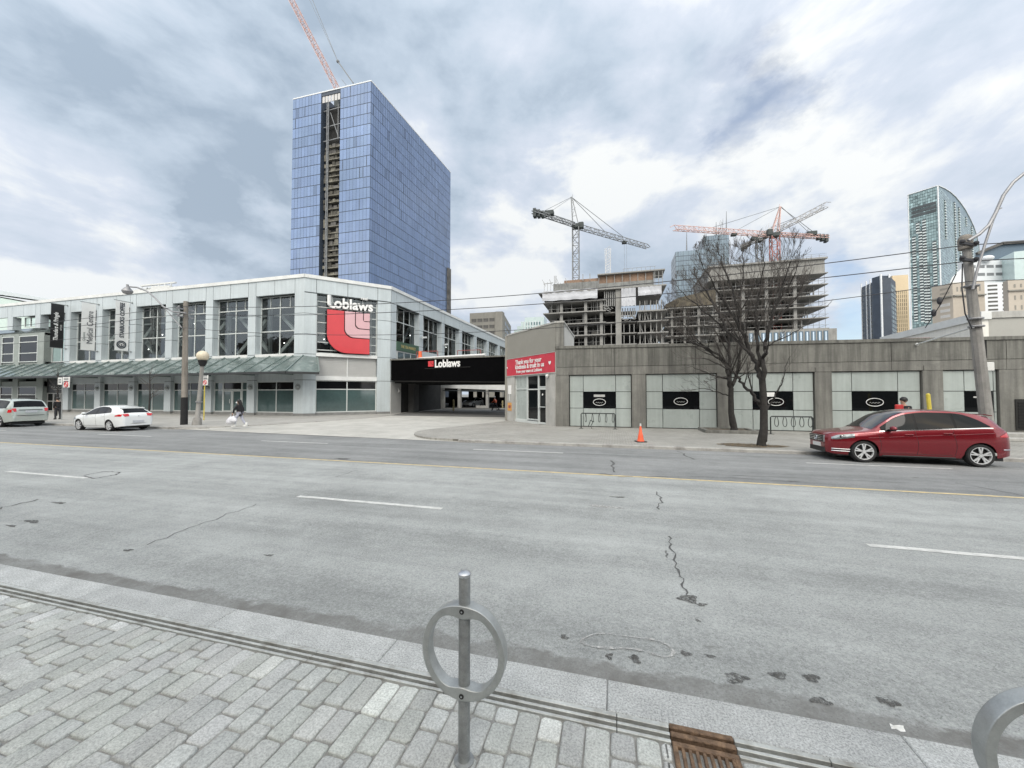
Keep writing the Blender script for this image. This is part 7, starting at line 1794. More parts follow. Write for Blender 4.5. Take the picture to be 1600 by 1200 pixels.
def car(name_label, P, name='parked_car', group=None):
    L, ax0, ax1, wr_ = P['L'], P['ax'][0], P['ax'][1], P['r']
    top, belt, w, we, crown = (cr_interp(P[k]) for k in ('top', 'belt', 'w', 'we', 'crown'))
    t = thing(name, name_label, 'car', (0, 0, 0), group, local=True)
    zb0 = P['zb']; bul = cr_interp([(0, .90), (.12, .945), (.35, .982), (.6, 1.0), (.8, .995), (1.0, .955)])
    def zbot(x):
        z = zb0(x)
        for a in (ax0, ax1):
            d = abs(x-a); R_ = wr_+0.045
            if d < R_: z = max(z, wr_+math.sqrt(R_*R_-d*d))
        return z
    def zedge(x): return top(x)-crown(x)
    def side(x, z):
        b = min(belt(x), zedge(x)-0.005)
        if z <= b: return w(x)*bul(max(0, (z-0.2)/(b-0.2)))
        u = min(1, (z-b)/max(1e-3, zedge(x)-b)); yb = w(x)*0.955; return yb+(we(x)-yb)*(u**1.12)
    def topz(x, y): return top(x)-crown(x)*(abs(y)/we(x))**2.6
    # stations, denser at the ends and at the arches
    xs = set([0.0, L]); 
    n = 74
    for i in range(n+1): u = i/n; xs.add(round(L*(u-0.11*math.sin(2*PI*u)), 4))
    for a in (ax0, ax1):
        R_ = wr_+0.045
        for k in range(17): xs.add(round(a-R_*math.cos(PI*k/16)*0.9995, 4))
    xs = sorted(xs); rows = []
    NS, NU, NT = 12, 8, 9
    for x in xs:
        z0 = zbot(x); b = min(belt(x), zedge(x)-0.005); ze = zedge(x); z0 = min(z0, b-0.02); half = []
        for i in range(NS): z = z0+(b-z0)*i/(NS-1); half.append((side(x, z), z))
        for i in range(1, NU): z = b+(ze-b)*i/(NU-1); half.append((side(x, z), z))
        for i in range(1, NT): y = we(x)*(1-i/(NT-1)); half.append((y, topz(x, y)))
        rows.append([Vector((x, -y, z)) for y, z in half]+[Vector((x, y, z)) for y, z in half[-2::-1]])
    m = MB(); m.grid(rows)
    for q in (rows[0], rows[-1]): m.poly(q)
    m.build('body', MATS[P['paint']], t, smooth=True)
    # floor pan and wheel wells
    m = MB(); m.box(0.25, L-0.25, -w(L/2)*0.80, w(L/2)*0.80, 0.17, 0.30)
    for a in (ax0, ax1): m.box(a-wr_-0.1, a+wr_+0.1, -w(L/2)*0.72, w(L/2)*0.72, 0.25, 0.80)
    m.build('underbody', MATS['trim_black'], t)
    def patch_side(nm, mm, x0, x1, lo, hi, off=0.005, par=t, nx=26, nz=5, sides=(-1, 1)):
        for s in sides:
            rws = []
            for i in range(nx+1):
                x = x0+(x1-x0)*i/nx; a, b_ = lo(x), max(lo(x)+0.002, hi(x)); rws.append([Vector((x, s*(side(x, a+(b_-a)*j/nz)+off), a+(b_-a)*j/nz)) for j in range(nz+1)])
            q = MB(); q.grid(rws); o = q.build(nm, MATS[mm], par, smooth=True, fix=False)
            if s > 0: pass
    def patch_top(nm, mm, x0, x1, ins, off=0.006, par=t, nx=22, ny=14, y0=None, y1=None):
        rws = []
        for i in range(nx+1):
            x = x0+(x1-x0)*i/nx; h_ = we(x)-ins; a, b_ = (-h_, h_) if y0 is None else (y0, min(y1, we(x)-0.005))
            dz = (top(x+0.01)-top(x-0.01))/0.02; k = 1/math.sqrt(1+dz*dz)
            rws.append([Vector((x-dz*k*off, a+(b_-a)*j/ny, topz(x, a+(b_-a)*j/ny)+off*k)) for j in range(ny+1)])
        q = MB(); q.grid(rws); return q.build(nm, MATS[mm], par, smooth=True, fix=False)
    patch_top('windscreen', 'windscreen_glass', *P['ws'], 0.06); patch_top('rear_window', 'car_glass', *P['rw'], P.get('rwi', 0.09))
    lo = lambda x: belt(x)+0.028; hi = lambda x: zedge(x)-P.get('hd', 0.055)
    patch_side('window_surround', 'pillar_black', P['dlo'][0], P['dlo'][-1], lambda x: belt(x)+0.012, lambda x: min(hi(x)+0.014, P['hicap'](x)+0.014), 0.003, nx=40)
    d = P['dlo']
    for a, b_ in zip(d, d[1:]): patch_side('side_window', 'car_glass', a+0.03, b_-0.03, lo, lambda x: min(hi(x), P['hicap'](x)), 0.006)
    if P.get('chrome'): patch_side('belt_strip', 'chrome', d[0]-0.05, d[-1]+0.05, lambda x: belt(x)-0.006, lambda x: belt(x)+0.014, 0.010, nx=40, nz=1)
    # door shut lines and handles
    m = MB()
    for s in (-1, 1):
        for xd in P['doors']: m.tube([(xd+0.03*math.sin(k*0.4), s*(side(xd, z)+0.001), z) for k, z in enumerate([0.28+0.06*i for i in range(int((belt(xd)-0.28)/0.06)+1)])], 0.0045, 4)
        m.tube([(x, s*(side(x, 0.30)+0.001), 0.30) for x in [P['doors'][0]+0.1*i for i in range(int((P['doors'][-1]-P['doors'][0])/0.1)+1)] if abs(x-ax1) > wr_+0.08], 0.004, 4)
    m.build('shut_line', MATS['trim_black'], t)
    for s in (-1, 1):
        for xd in P['handles']: z = belt(xd)-0.12; m = MB(); m.tube([(xd-0.10, s*(side(xd, z)+0.002), z), (xd-0.07, s*(side(xd, z)+0.03), z+0.004), (xd+0.07, s*(side(xd, z)+0.03), z+0.004), (xd+0.10, s*(side(xd, z)+0.002), z)], 0.013, 6); m.build('door_handle', MATS[P.get('hmat', P['paint'])], t, smooth=True)
        xm = P['mirror']; zm = belt(xm)+0.05; m = MB(); m.ball((xm, s*(w(xm)+0.10), zm+0.035), 0.10, 8, (0.75, 1.15, 0.72)); mo = m.build('mirror', MATS[P['paint']], t, smooth=True)
        m = MB(); m.bar((xm+0.02, s*(w(xm)-0.03), zm-0.03), (xm, s*(w(xm)+0.07), zm-0.015), 0.04); m.ball((xm, s*(w(xm)+0.10), zm-0.005), 0.09, 6, (0.75, 1.1, 0.5)); m.build('mirror_foot', MATS['trim_black'], mo, smooth=True)
    # lamps
    h_ = P['head']; patch_side('headlight', 'lamp_lens', h_[0], h_[1], h_[2], h_[3], 0.008, nx=14)
    tl = P['tail']; patch_side('tail_light', 'lamp_red', tl[0], tl[1], tl[2], tl[3], 0.008, nx=12)
    if 'tail_top' in P:
        for s in (-1, 1):
            x0, x1, ya = P['tail_top']; rws = []
            for i in range(7):
                x = x0+(x1-x0)*i/6; rws.append([Vector((x+0.012, s*(ya+(we(x)-ya)*j/6), topz(x, ya+(we(x)-ya)*j/6)+0.004)) for j in range(7)])
            q = MB(); q.grid(rws); q.build('tail_light', MATS['lamp_red'], t, smooth=True, fix=False)
    P['extra'](t, side, topz, w)
    for a in (ax0, ax1):
        for s in (-1, 1): wheel(t, a, s*(w(a)-0.03), wr_, s, spokes=P.get('spokes', 5), twin=P.get('twin', True))
    return t
def extra_red(t, side, topz, w):
    m = MB(); m.box(-0.012, 0.05, -0.47, 0.47, 0.545, 0.755, b=0.012); g_ = m.build('grille', MATS['trim_black'], t)
    m = MB()
    for z in (0.60, 0.655, 0.71): m.box(-0.026, 0.0, -0.45, 0.45, z-0.011, z+0.011)
    for y in (-0.472, 0.472): m.box(-0.02, 0.03, y-0.008, y+0.008, 0.545, 0.755)
    m.box(-0.02, 0.03, -0.475, 0.475, 0.755, 0.768); m.build('grille_bar', MATS['chrome'], g_)
    m = MB(); m.tube([(-0.035, 0.078*math.cos(a), 0.655+0.078*math.sin(a)) for a in [2*PI*i/24 for i in range(24)]], 0.009, 6, closed=True)
    for k in range(3): a = PI/2+2*PI*k/3; m.tube([(-0.035, 0, 0.655), (-0.035, 0.075*math.cos(a), 0.655+0.075*math.sin(a))], [0.012, 0.004], 5)
    m.build('emblem', MATS['chrome'], g_)
    m = MB(); m.box(-0.02, 0.03, -0.26, 0.26, 0.395, 0.515); m.build('front_plate', MATS['sign_face'], t)
    m = MB(); m.box(-0.012, 0.06, -0.50, 0.50, 0.235, 0.385, b=0.01); m.build('lower_intake', MATS['trim_black'], t)
    for s in (-1, 1):
        for z in (0.31, 0.375):
            m = MB(); m.tube([(x, s*(side(x, z)+0.006), z) for x in [0.10+0.04*i for i in range(11)]], 0.011, 5); m.build('bumper_strip', MATS['chrome'], t)
        m = MB(); m.grid([[Vector((x, s*(side(x, z)+0.004), z)) for z in (0.325, 0.345, 0.36)] for x in [0.10+0.04*i for i in range(10)]]); m.build('fog_slot', MATS['trim_black'], t, fix=False)
        m = MB(); m.ball((0.33, s*(side(0.33, 0.76)+0.001), 0.76), 0.055, 8, (1.2, 0.3, 0.9)); m.build('lamp_ring', MATS['trim_black'], t, smooth=True)
        m = MB(); m.ball((0.33, s*(side(0.33, 0.76)+0.012), 0.76), 0.032, 8, (1.0, 0.3, 1.0)); m.build('lamp_bulb', MATS['chrome'], t, smooth=True)
        m = MB(); m.tube([(x, s*(side(x, 0.66+0.05*(x-0.9))+0.001), 0.74+0.075*(x-0.9)) for x in [0.95+0.1*i for i in range(30)]], 0.006, 4); m.build('crease', MATS['paint_red'], t, smooth=True)
        m = MB(); m.tube([(x, s*(side(x, 0.245)-0.0), 0.225) for x in [1.3+0.1*i for i in range(18)]], 0.018, 5); m.build('sill_strip', MATS['trim_black'], t, smooth=True)
        m = MB(); m.tube([(x, s*(side(x, 0.50)+0.006), 0.50) for x in [4.06+0.03*i for i in range(9)]], 0.012, 5); m.build('bumper_strip', MATS['chrome'], t)
    m = MB(); m.prism([(3.84, -0.56, 1.468), (4.04, -0.54, 1.435), (4.04, 0.54, 1.435), (3.84, 0.56, 1.468)], (0.0, 0, 0.022)); m.build('spoiler', MATS['paint_red'], t)
RED = dict(L=4.36, ax=(0.845, 3.545), r=0.322, paint='paint_red', zb=cr_interp([(0, .26), (.15, .22), (.6, .2), (1.2, .215), (3.2, .22), (3.9, .25), (4.36, .34)]),
    top=[(0, .765), (.05, .815), (.2, .885), (.5, .925), (.85, .975), (1.06, 1.02), (1.38, 1.235), (1.70, 1.46), (2.0, 1.565), (2.45, 1.615), (3.05, 1.60), (3.5, 1.545), (3.88, 1.455), (4.01, 1.37), (4.18, 1.13), (4.28, 0.98), (4.33, .82), (4.36, .62)],
    belt=[(0, .70), (.2, .79), (.5, .845), (.9, .895), (1.3, .945), (2.2, 1.01), (3.2, 1.07), (3.8, 1.10), (4.1, 1.06), (4.3, .85), (4.36, .58)],
    w=[(0, .50), (.05, .62), (.15, .72), (.35, .82), (.7, .883), (1.3, .893), (3.2, .893), (3.8, .87), (4.1, .81), (4.28, .70), (4.36, .58)],
    we=[(0, .44), (.1, .58), (.4, .74), (.8, .80), (1.05, .78), (1.3, .73), (1.8, .655), (2.4, .63), (3.3, .61), (3.9, .58), (4.1, .60), (4.25, .62), (4.36, .50)],
    crown=[(0, .02), (.5, .035), (1.0, .05), (1.5, .055), (2.4, .05), (3.6, .05), (4.1, .06), (4.36, .02)],
    ws=(1.10, 1.95), rw=(3.99, 4.16), dlo=[1.28, 2.13, 3.02, 3.80], hicap=cr_interp([(1.2, 2), (2.7, 2), (3.02, 1.52), (3.3, 1.455), (3.6, 1.31), (3.80, 1.14)]), chrome=True, doors=[1.22, 2.11, 2.98], handles=[1.93, 2.82], mirror=1.50,
    head=(0.10, 0.62, lambda x: 0.665+0.20*max(0, x-0.2), lambda x: min(0.72+0.55*(x-0.08), 0.80+0.14*(x-0.2))), tail=(3.98, 4.30, lambda x: 0.84+0.05*(4.3-x), lambda x: min(1.00, 0.88+0.55*(x-3.98))), extra=extra_red)
rc_ = car('red hatchback with silver spoked wheels and chrome belt strip in the far lane', RED, 'moving_car')
rc_.location = (RED and 6.47, 14.78, road_z(14.2)); rc_.rotation_euler = (R(-0.85), 0, R(-1.5))
def extra_white(t, side, topz, w):
    m = MB(); m.box(4.40, 4.475, -0.27, 0.27, 0.46, 0.60); m.build('plate', MATS['plate'], t)
    m = MB(); m.tube([(4.40+0.05*math.cos(y*1.6), y, 0.42) for y in [-0.6+0.1*i for i in range(13)]], 0.02, 5); m.build('bumper_line', MATS['trim_black'], t)
    m = MB(); m.tube([(4.2, -0.52, 0.27), (4.46, -0.52, 0.26)], 0.05, 10); m.build('exhaust', MATS['trim_black'], t)
    m = MB(); m.ball((4.455, 0, 0.86), 0.035, 6); m.build('badge', MATS['chrome'], t)
    m = MB(); m.prism([(3.82, -0.56, 1.31), (4.02, -0.54, 1.27), (4.02, 0.54, 1.27), (3.82, 0.56, 1.31)], (0, 0, 0.025)); m.build('spoiler', MATS['paint_car_white'], t)
WHT = dict(L=4.46, ax=(0.90, 3.54), r=0.315, paint='paint_car_white', zb=cr_interp([(0, .26), (.15, .2), (.6, .18), (1.2, .19), (3.2, .2), (3.9, .23), (4.46, .30)]),
    top=[(0, .68), (.1, .77), (.4, .86), (.9, .96), (1.25, 1.02), (1.6, 1.18), (2.0, 1.36), (2.4, 1.44), (2.7, 1.465), (3.2, 1.43), (3.65, 1.36), (3.92, 1.29), (4.12, 1.17), (4.34, 1.00), (4.42, .9), (4.45, .75), (4.46, .5)],
    belt=[(0, .62), (.3, .74), (.9, .85), (1.3, .89), (2.2, .93), (3.2, 1.0), (3.9, 1.05), (4.25, 1.0), (4.42, .8), (4.46, .46)],
    w=[(0, .50), (.08, .62), (.2, .74), (.5, .84), (.9, .877), (3.5, .877), (4.0, .85), (4.3, .78), (4.42, .70), (4.46, .62)],
    we=[(0, .44), (.2, .62), (.6, .76), (1.1, .78), (1.5, .72), (2.0, .62), (2.6, .58), (3.6, .57), (4.05, .58), (4.22, .64), (4.38, .70), (4.46, .58)],
    crown=[(0, .02), (.5, .035), (1.2, .05), (2.6, .045), (4.1, .05), (4.4, .03), (4.46, .02)],
    ws=(1.30, 2.12), rw=(3.97, 4.30), rwi=0.07, dlo=[1.45, 2.4, 3.1, 3.66], hicap=cr_interp([(1.2, 2), (2.8, 2), (3.1, 1.36), (3.4, 1.24), (3.66, 1.07)]), doors=[1.35, 2.42, 3.2], handles=[2.25, 3.05], mirror=1.62,
    head=(0.10, 0.62, lambda x: 0.60+0.05*x, lambda x: 0.66+0.18*x), tail=(4.02, 4.36, lambda x: 0.84+0.0*x, lambda x: 0.90+0.25*(x-4.02)), tail_top=(4.34, 4.435, 0.42), extra=extra_white, twin=False, spokes=7)
wc_ = car('white hatchback seen from behind, parked at the kerb before the white store', WHT, 'parked_car', 'cars parked along the far kerb')
wc_.location = (-31.0, 15.62, -0.31); wc_.rotation_euler = (0, 0, R(-1))
def extra_suv(t, side, topz, w):
    m = MB(); m.box(4.66, 4.715, -0.26, 0.26, 0.86, 1.0); m.build('plate', MATS['plate'], t)
    m = MB(); m.box(4.64, 4.705, -0.5, 0.5, 1.03, 1.05); m.build('plate_lip', MATS['trim_black'], t)
    m = MB(); m.tube([(4.62+0.1*math.cos(y*1.5), y, 0.70) for y in [-0.75+0.125*i for i in range(13)]], 0.015, 5); m.build('bumper_line', MATS['trim_black'], t)
    for s in (-1, 1): m = MB(); m.tube([(1.9, s*0.56, 1.70), (2.0, s*0.56, 1.75), (3.9, s*0.55, 1.73), (4.0, s*0.55, 1.67)], 0.022, 6); m.build('roof_rail', MATS['trim_black'], t)
SUV = dict(L=4.70, ax=(0.92, 3.64), r=0.36, paint='paint_silver', zb=cr_interp([(0, .32), (.15, .26), (.6, .25), (3.2, .26), (3.9, .28), (4.7, .36)]),
    top=[(0, .86), (.1, .95), (.4, 1.03), (.9, 1.10), (1.2, 1.16), (1.6, 1.42), (1.95, 1.62), (2.4, 1.70), (3.2, 1.71), (3.9, 1.68), (4.25, 1.62), (4.4, 1.5), (4.56, 1.22), (4.64, 1.06), (4.68, .9), (4.70, .6)],
    belt=[(0, .8), (.3, .92), (.9, 1.0), (1.3, 1.04), (2.2, 1.07), (3.2, 1.09), (4.2, 1.12), (4.5, 1.05), (4.66, .82), (4.70, .56)],
    w=[(0, .55), (.08, .68), (.25, .80), (.6, .89), (1.0, .913), (3.9, .913), (4.3, .89), (4.55, .84), (4.66, .78), (4.70, .72)],
    we=[(0, .5), (.2, .68), (.6, .8), (1.1, .8), (1.5, .74), (2.0, .68), (3.0, .67), (4.2, .66), (4.45, .72), (4.6, .78), (4.70, .68)],
    crown=[(0, .02), (.5, .035), (1.2, .05), (2.6, .05), (4.2, .05), (4.6, .03), (4.70, .02)],
    ws=(1.26, 1.92), rw=(4.33, 4.57), rwi=0.08, dlo=[1.4, 2.4, 3.4, 4.25], hicap=cr_interp([(1.2, 2), (4.0, 2), (4.25, 1.5)]), doors=[1.35, 2.4, 3.4], handles=[2.2, 3.2], mirror=1.6,
    head=(0.10, 0.5, lambda x: 0.78+0.05*x, lambda x: 0.88+0.16*x), tail=(4.42, 4.62, lambda x: 0.88, lambda x: 1.06), tail_top=(4.60, 4.672, 0.60), extra=extra_suv, twin=False)
sv = car('silver wagon with a dark rear window, cut off by the left edge', SUV, 'parked_car', 'cars parked along the far kerb')
sv.location = (-41.3, 15.6, -0.31); sv.scale = (1.03, 1.02, 1.06)
# cars in the garage beyond the overpass (only their ends show): copies of the silver wagon and the white hatchback
for src, x, y, rz, lab in ((sv, -17.2, 62.5, 90, 'silver wagon parked in the garage behind the second column'), (wc_, -10.5, 63.5, 90, 'white hatchback parked deep in the garage beneath the overpass'), (wc_, -22.5, 55.5, 80, 'white hatchback parked beside the leftmost garage column')):
    c = copy_tree(src); c.scale = (1, 1, 1); c.location = (x, y, FZ); c.rotation_euler = (0, 0, R(rz)); c['label'] = lab; c['group'] = 'cars parked inside the garage'

# ---- people
mat('skin', (0.42, 0.26, 0.19), 0.6, var=0.08, vs=8); mat('hair_black', (0.012, 0.011, 0.011), 0.5, var=0.2, vs=20)
mat('coat_black', (0.016, 0.016, 0.019), 0.85, var=0.25, vs=8, bump=0.3, bs=30); mat('jeans_pale', (0.42, 0.43, 0.50), 0.85, var=0.12, vs=8); mat('boots_white', (0.72, 0.72, 0.70), 0.6, var=0.06)
mat('mask_white', (0.75, 0.76, 0.77), 0.7, var=0.03); mat('bag_white', (0.66, 0.66, 0.70), 0.45, var=0.12, vs=7, bump=0.8, bs=18); mat('trousers_dark', (0.035, 0.036, 0.042), 0.85, var=0.2); mat('vest_orange', (0.75, 0.16, 0.07), 0.6, var=0.1); mat('vest_stripe', (0.75, 0.75, 0.65), 0.4, var=0.05)
mat('helmet_white', (0.75, 0.75, 0.73), 0.35, var=0.04); mat('bag_red', (0.45, 0.03, 0.03), 0.5, var=0.1); mat('shoe_dark', (0.03, 0.03, 0.03), 0.6, var=0.1)
def skinned(name, nodes, edges, m, parent, root, lv=2):
    keys = list(nodes); me = bpy.data.meshes.new(name); me.from_pydata([nodes[k][0] for k in keys], [(keys.index(a), keys.index(b)) for a, b in edges], []); me.materials.append(MATS[m])
    o = bpy.data.objects.new(name, me); COL.objects.link(o)
    sk = o.modifiers.new('skin', 'SKIN'); sk.use_smooth_shade = True
    if not me.skin_vertices: pass
    for i, k in enumerate(keys):
        r_ = nodes[k][1]; me.skin_vertices[0].data[i].radius = r_ if isinstance(r_, tuple) else (r_, r_); me.skin_vertices[0].data[i].use_root = (k == root)
    s = o.modifiers.new('sub', 'SUBSURF'); s.levels = lv; s.render_levels = lv
    dg = bpy.context.evaluated_depsgraph_get(); nm = bpy.data.meshes.new_from_object(o.evaluated_get(dg)); bpy.data.objects.remove(o)
    o = bpy.data.objects.new(name, nm); nm.materials.clear(); nm.materials.append(MATS[m]); nm.polygons.foreach_set('use_smooth', [True]*len(nm.polygons)); COL.objects.link(o); o.parent = parent; ORG[o.name] = ORG[parent.name]; return o
def person(label, J, H=1.66, hair='long', top='coat_black', legs='jeans_pale', shoe='boots_white', coat_len=0.0, fat=1.0, group=None, face=(-1, 0, 0), skin='skin', extras=None, boots=0.0):
    """J: joints in metres, local, z up; the figure faces -x unless told otherwise"""
    t = thing('person', label, 'person', (0, 0, 0), group, local=True); V = Vector
    hd = V(J['head']); nk = V(J['neck']); f = V(face).normalized(); sdv = V((-f.y, f.x, 0))
    N = {'pel': (J['pelvis'], .115), 'spine': (V(J['pelvis']).lerp(nk, .5), .11), 'chest': (V(J['pelvis']).lerp(nk, .8), .12), 'neck': (nk, .055), 'head': (hd, (.085, .10)), 'crown': (hd+V((0, 0, .09)), (.07, .08)), 'chin': (hd-V((0, 0, .07))+f*0.02, (.055, .06))}
    E_ = [('pel', 'spine'), ('spine', 'chest'), ('chest', 'neck'), ('neck', 'chin'), ('chin', 'head'), ('head', 'crown')]
    for s in ('l', 'r'):
        sh, el, wr, hp, kn, an = (J[k+s] for k in ('sh_', 'el_', 'wr_', 'hip_', 'kn_', 'an_'))
        N.update({'sh'+s: (sh, .055), 'el'+s: (el, .042), 'wr'+s: (wr, .028), 'hip'+s: (hp, .085), 'kn'+s: (kn, .058), 'an'+s: (an, .04)})
        E_ += [('chest', 'sh'+s), ('sh'+s, 'el'+s), ('el'+s, 'wr'+s), ('pel', 'hip'+s), ('hip'+s, 'kn'+s), ('kn'+s, 'an'+s)]
        w = V(wr); d = (w-V(el)).normalized(); pl_ = w+d*0.055; N['pm'+s] = (pl_, (.030, .022)); E_.append(('wr'+s, 'pm'+s))
        cr = f if abs(d.dot(f)) < 0.9 else V((0, 0, 1)); cr = (cr-d*cr.dot(d)).normalized()
        inn = d.cross(cr).normalized()
        for q in range(4):
            b = pl_+cr*(0.027-0.018*q)+d*0.02; e1 = b+d*(0.038-0.004*abs(q-1))+inn*0.006; e2 = e1+d*0.024+inn*0.018; N['f%d%s' % (q, s)] = (b, .0095); N['g%d%s' % (q, s)] = (e1, .0085); N['h%d%s' % (q, s)] = (e2, .007)
            E_ += [('pm'+s, 'f%d%s' % (q, s)), ('f%d%s' % (q, s), 'g%d%s' % (q, s)), ('g%d%s' % (q, s), 'h%d%s' % (q, s))]
        th = w+d*0.02+cr*0.03; N['t0'+s] = (th, .011); N['t1'+s] = (th+d*0.03+cr*0.018+inn*0.01, .009); E_ += [('wr'+s, 't0'+s), ('t0'+s, 't1'+s)]
    body = skinned('body', N, E_, skin, t, 'pel')
    # clothes
    cp = {'pel': (V(J['pelvis'])-V((0, 0, coat_len)), (.155*fat, .165*fat)), 'w': (J['pelvis'], (.15*fat, .17*fat)), 'spine': N['spine'][0:1]+((.14*fat, .165*fat),), 'chest': (N['chest'][0], (.145*fat, .175*fat)), 'neck': (nk-V((0, 0, .02)), .075)}
    ce = [('pel', 'w'), ('w', 'spine'), ('spine', 'chest'), ('chest', 'neck')]
    for s in ('l', 'r'):
        cp.update({'sh'+s: (J['sh_'+s], .078*fat), 'el'+s: (J['el_'+s], .06*fat), 'wr'+s: (V(J['wr_'+s])*0.94+V(J['el_'+s])*0.06, .044)}); ce += [('chest', 'sh'+s), ('sh'+s, 'el'+s), ('el'+s, 'wr'+s)]
    skinned('jacket', cp, ce, top, t, 'spine')
    lp = {'pel': (J['pelvis'], .13)}; le = []
    for s in ('l', 'r'):
        lp.update({'hip'+s: (J['hip_'+s], .10), 'kn'+s: (J['kn_'+s], .07), 'an'+s: (J['an_'+s], .052)}); le += [('pel', 'hip'+s), ('hip'+s, 'kn'+s), ('kn'+s, 'an'+s)]
    skinned('trousers', lp, le, legs, t, 'pel')
    for s in ('l', 'r'):
        a = V(J['an_'+s]); m = MB(); m.ball(a+f*0.075-V((0, 0, .035)), 0.075, 8, (1.9 if abs(f.x) > .5 else 0.75, 1.9 if abs(f.y) > .5 else 0.75, 0.62)); m.tube([a-V((0, 0, .03)), a+V((0, 0, 0.04+boots)), a+V((0, 0, 0.06+boots))], [0.062, 0.068, 0.062], 12); m.build('shoe', MATS[shoe], t, smooth=True)
    # face and hair
    m = MB(); m.ball(hd+f*0.105+V((0, 0, -.005)), 0.016, 5, (1, 1, 1.4)); 
    for s in (-1, 1): m.ball(hd+sdv*s*0.092, 0.022, 5, (0.7, 0.7, 1.3))
    m.build('nose_and_ears', MATS[skin], body, smooth=True)
    m = MB()
    for s in (-1, 1): m.ball(hd+f*0.092+sdv*s*0.034+V((0, 0, .022)), 0.011, 5)
    m.build('eyes', MATS['hair_black'], body, smooth=True)
    m = MB(); m.ball(hd+V((0, 0, .045))-f*0.022, 0.112, 10, (1.0, 1.0, 1.02))
    if hair == 'long': m.tube([hd-f*0.05+V((0, 0, .05)), hd-f*0.09-V((0, 0, .10)), hd-f*0.11-V((0, 0, .24)), hd-f*0.12-V((0, 0, .34))], [0.09, 0.10, 0.085, 0.04], 10)
    if hair != 'helmet': m.build('hair', MATS['hair_black'], t, smooth=True)
    else: m2 = MB(); m2.lathe([(0.15, 0.0), (0.135, 0.01), (0.13, 0.07), (0.09, 0.13), (0, 0.15)], hd+V((0, 0, .04)), 16); m2.build('helmet', MATS['helmet_white'], t, smooth=True)
    if extras: extras(t, J, V)
    return t
Jw = dict(pelvis=(0, 0, .88), neck=(-.03, 0, 1.38), head=(-.06, -.01, 1.53), sh_l=(-.04, -.17, 1.31), sh_r=(-.01, .17, 1.31), el_l=(-.20, -.20, 1.08), el_r=(.10, .22, 1.06), wr_l=(-.28, -.16, .84), wr_r=(.06, .24, .83),
          hip_l=(0, -.085, .84), hip_r=(0, .085, .84), kn_l=(-.20, -.09, .49), kn_r=(.12, .09, .47), an_l=(-.20, -.09, .10), an_r=(.33, .09, .13))
def bags(t, J, V):
    m = MB(); m.ball(V((-.055, 0, 0))+V(J['head'])+V((-.035, 0, -.045)), 0.062, 8, (0.9, 1.2, 1.0)); m.build('face_mask', MATS['mask_white'], t, smooth=True)
Jw2 = dict(Jw)
w1 = person('woman in a black coat and pale jeans walking left past the store carrying shopping bags', Jw2, top='coat_black', coat_len=0.24, extras=bags, boots=0.10)
wp = onZ(374, 668, FZ); w1.location = (wp.x, wp.y, FZ); w1.rotation_euler = (0, 0, R(25))
def bag(label, off, s, seed):
    t = thing('shopping_bag', label, 'bag', (0, 0, 0), 'white shopping bags carried by the woman', local=True); rr = random.Random(seed); m = MB(); n = 16; rows = []
    for i in range(9):
        z = -0.42*s*i/8; r_ = (0.03+0.17*math.sin(min(1, i/5.5)*PI/2))*s*(1 if i < 7 else (0.8 if i == 7 else 0.3)); rows.append([Vector((r_*1.25*math.cos(2*PI*j/n)*(1+0.12*math.sin(j*3+i+seed)), r_*0.75*math.sin(2*PI*j/n)*(1+0.12*math.cos(j*2+i)), z-0.12)) for j in range(n)]+[Vector((r_*1.25*(1+0.12*math.sin(i+seed)), 0, z-0.12))])
    m.grid(rows); m.build('bag', MATS['bag_white'], t, smooth=True)
    m = MB(); m.tube([(-0.02, 0, 0.0), (-0.03, 0, -0.13)], 0.008, 5); m.tube([(0.02, 0, 0.0), (0.03, 0, -0.13)], 0.008, 5); m.build('handle', MATS['bag_white'], t)
    t.location = w1.location+off; return t
M_ = Matrix.Rotation(R(25), 3, 'Z'); hl = M_ @ Vector((-.31, -.15, .80))
bag('large white plastic shopping bag swinging ahead of the woman in black', hl+Vector((-0.12, 0, 0)), 1.15, 1); bag('smaller white plastic shopping bag close to the legs of the woman in black', hl+Vector((0.14, -0.05, 0.02)), 0.95, 2)
# man at the left sign post, partly hidden
Js = dict(pelvis=(0, 0, .92), neck=(-.01, 0, 1.44), head=(-.03, 0, 1.60), sh_l=(0, -.18, 1.37), sh_r=(0, .18, 1.37), el_l=(.02, -.22, 1.10), el_r=(.0, .22, 1.10), wr_l=(-.08, -.18, .88), wr_r=(-.08, .18, .88), hip_l=(0, -.09, .87), hip_r=(0, .09, .87), kn_l=(-.04, -.10, .48), kn_r=(.06, .10, .48), an_l=(-.02, -.10, .09), an_r=(.12, .10, .10))
p2 = person('person in dark clothes standing behind the thin sign post left of the white car', Js, hair='short', legs='trousers_dark', shoe='shoe_dark'); q = onZ(89.5, 655.5, FZ); p2.location = (q.x, q.y, FZ)
def redbag(t, J, V): m = MB(); m.box(-0.42, -0.16, -0.35, -0.20, 0.75, 1.20, b=0.03); m.build('red_bag', MATS['bag_red'], t)
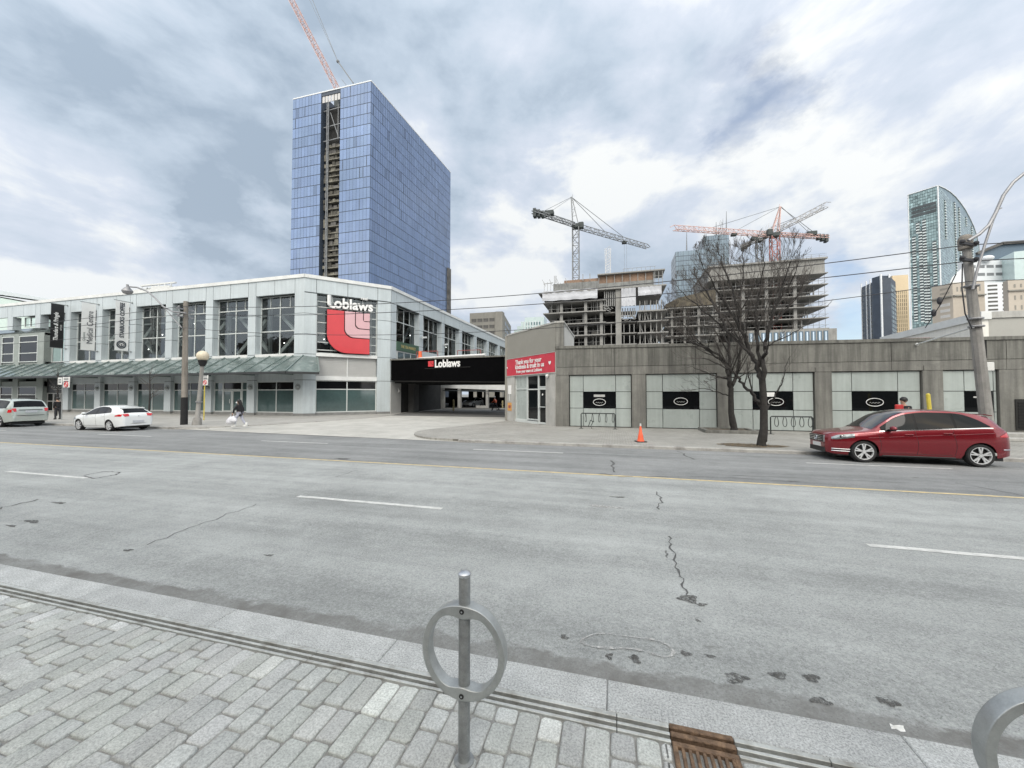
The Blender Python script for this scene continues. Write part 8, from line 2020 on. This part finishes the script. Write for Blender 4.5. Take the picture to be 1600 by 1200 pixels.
J3 = dict(Js); p3 = person('person in black behind the red car, holding something red', J3, hair='short', legs='trousers_dark', shoe='shoe_dark'); q = onY(1413, 650, 18.6); p3.location = (q.x, 18.6, FZ-0.0); p3.rotation_euler = (0, 0, R(20)); p3.scale = (1.07, 1.07, 1.07)
m = MB(); q2 = onY(1404, 640, 18.3); m.box(q2.x-0.14, q2.x+0.12, 18.2, 18.3, q2.z-0.25, q2.z+0.20, b=0.03); tag(m.build('red_bag', MATS['bag_red']), 'red bag held by the person behind the red car', 'bag')
Jk = dict(Jw); Jk = dict(pelvis=(0, 0, .92), neck=(-.08, 0, 1.42), head=(-.12, 0, 1.57), sh_l=(-.06, -.18, 1.35), sh_r=(-.06, .18, 1.35), el_l=(-.20, -.22, 1.12), el_r=(.08, .22, 1.12), wr_l=(-.40, -.18, 1.02), wr_r=(-.02, .2, .90), hip_l=(0, -.09, .87), hip_r=(0, .09, .87), kn_l=(-.24, -.09, .50), kn_r=(.16, .09, .48), an_l=(-.36, -.09, .10), an_r=(.42, .09, .16))
def vest(t, J, V):
    m = MB()
    for s in (-1, 1): m.tube([(-.06+0.10*math.cos(a), s*0.09, 1.2+0.2*math.sin(a)) for a in [0.3*i for i in range(-5, 6)]], 0.03, 5)
    m.build('vest_stripe', MATS['vest_stripe'], t)
p4 = person('worker in an orange vest and white helmet walking left through the yard', Jk, hair='helmet', top='vest_orange', legs='trousers_dark', shoe='shoe_dark', extras=vest); q = onZ(774, 641.5, FZ); p4.location = (q.x, q.y, FZ)
# ================================================================ UNSEEN BLOCK ADDED BEHIND THE VIEWER: DARKENS REFLECTIONS, CUTS SKY LIGHT
mat('brick_brown', (0.13, 0.095, 0.075), 0.85, var=0.2, vs=1.5, bump=0.3)
bh = thing('unseen_block', 'unseen brown brick block added behind the viewer to darken the reflections in the glass', 'building', (-10, -20, 0))
m = MB(); m.box(-90, 45, -34, -14, 0, 14.5); m.build('wall', MATS['brick_brown'], bh)
FBH = Fr((45, -14), (-90, -14))
put_windows(bh, FBH, 2, FBH.len-2, 0.6, 14.0, 24, 4, 0.55, 0.62, 'window_dark')
m = MB(); m.box(0, FBH.len, 0, 0.4, 14.5, 15.0, FBH); m.build('cornice', MATS['concrete_light'], bh)
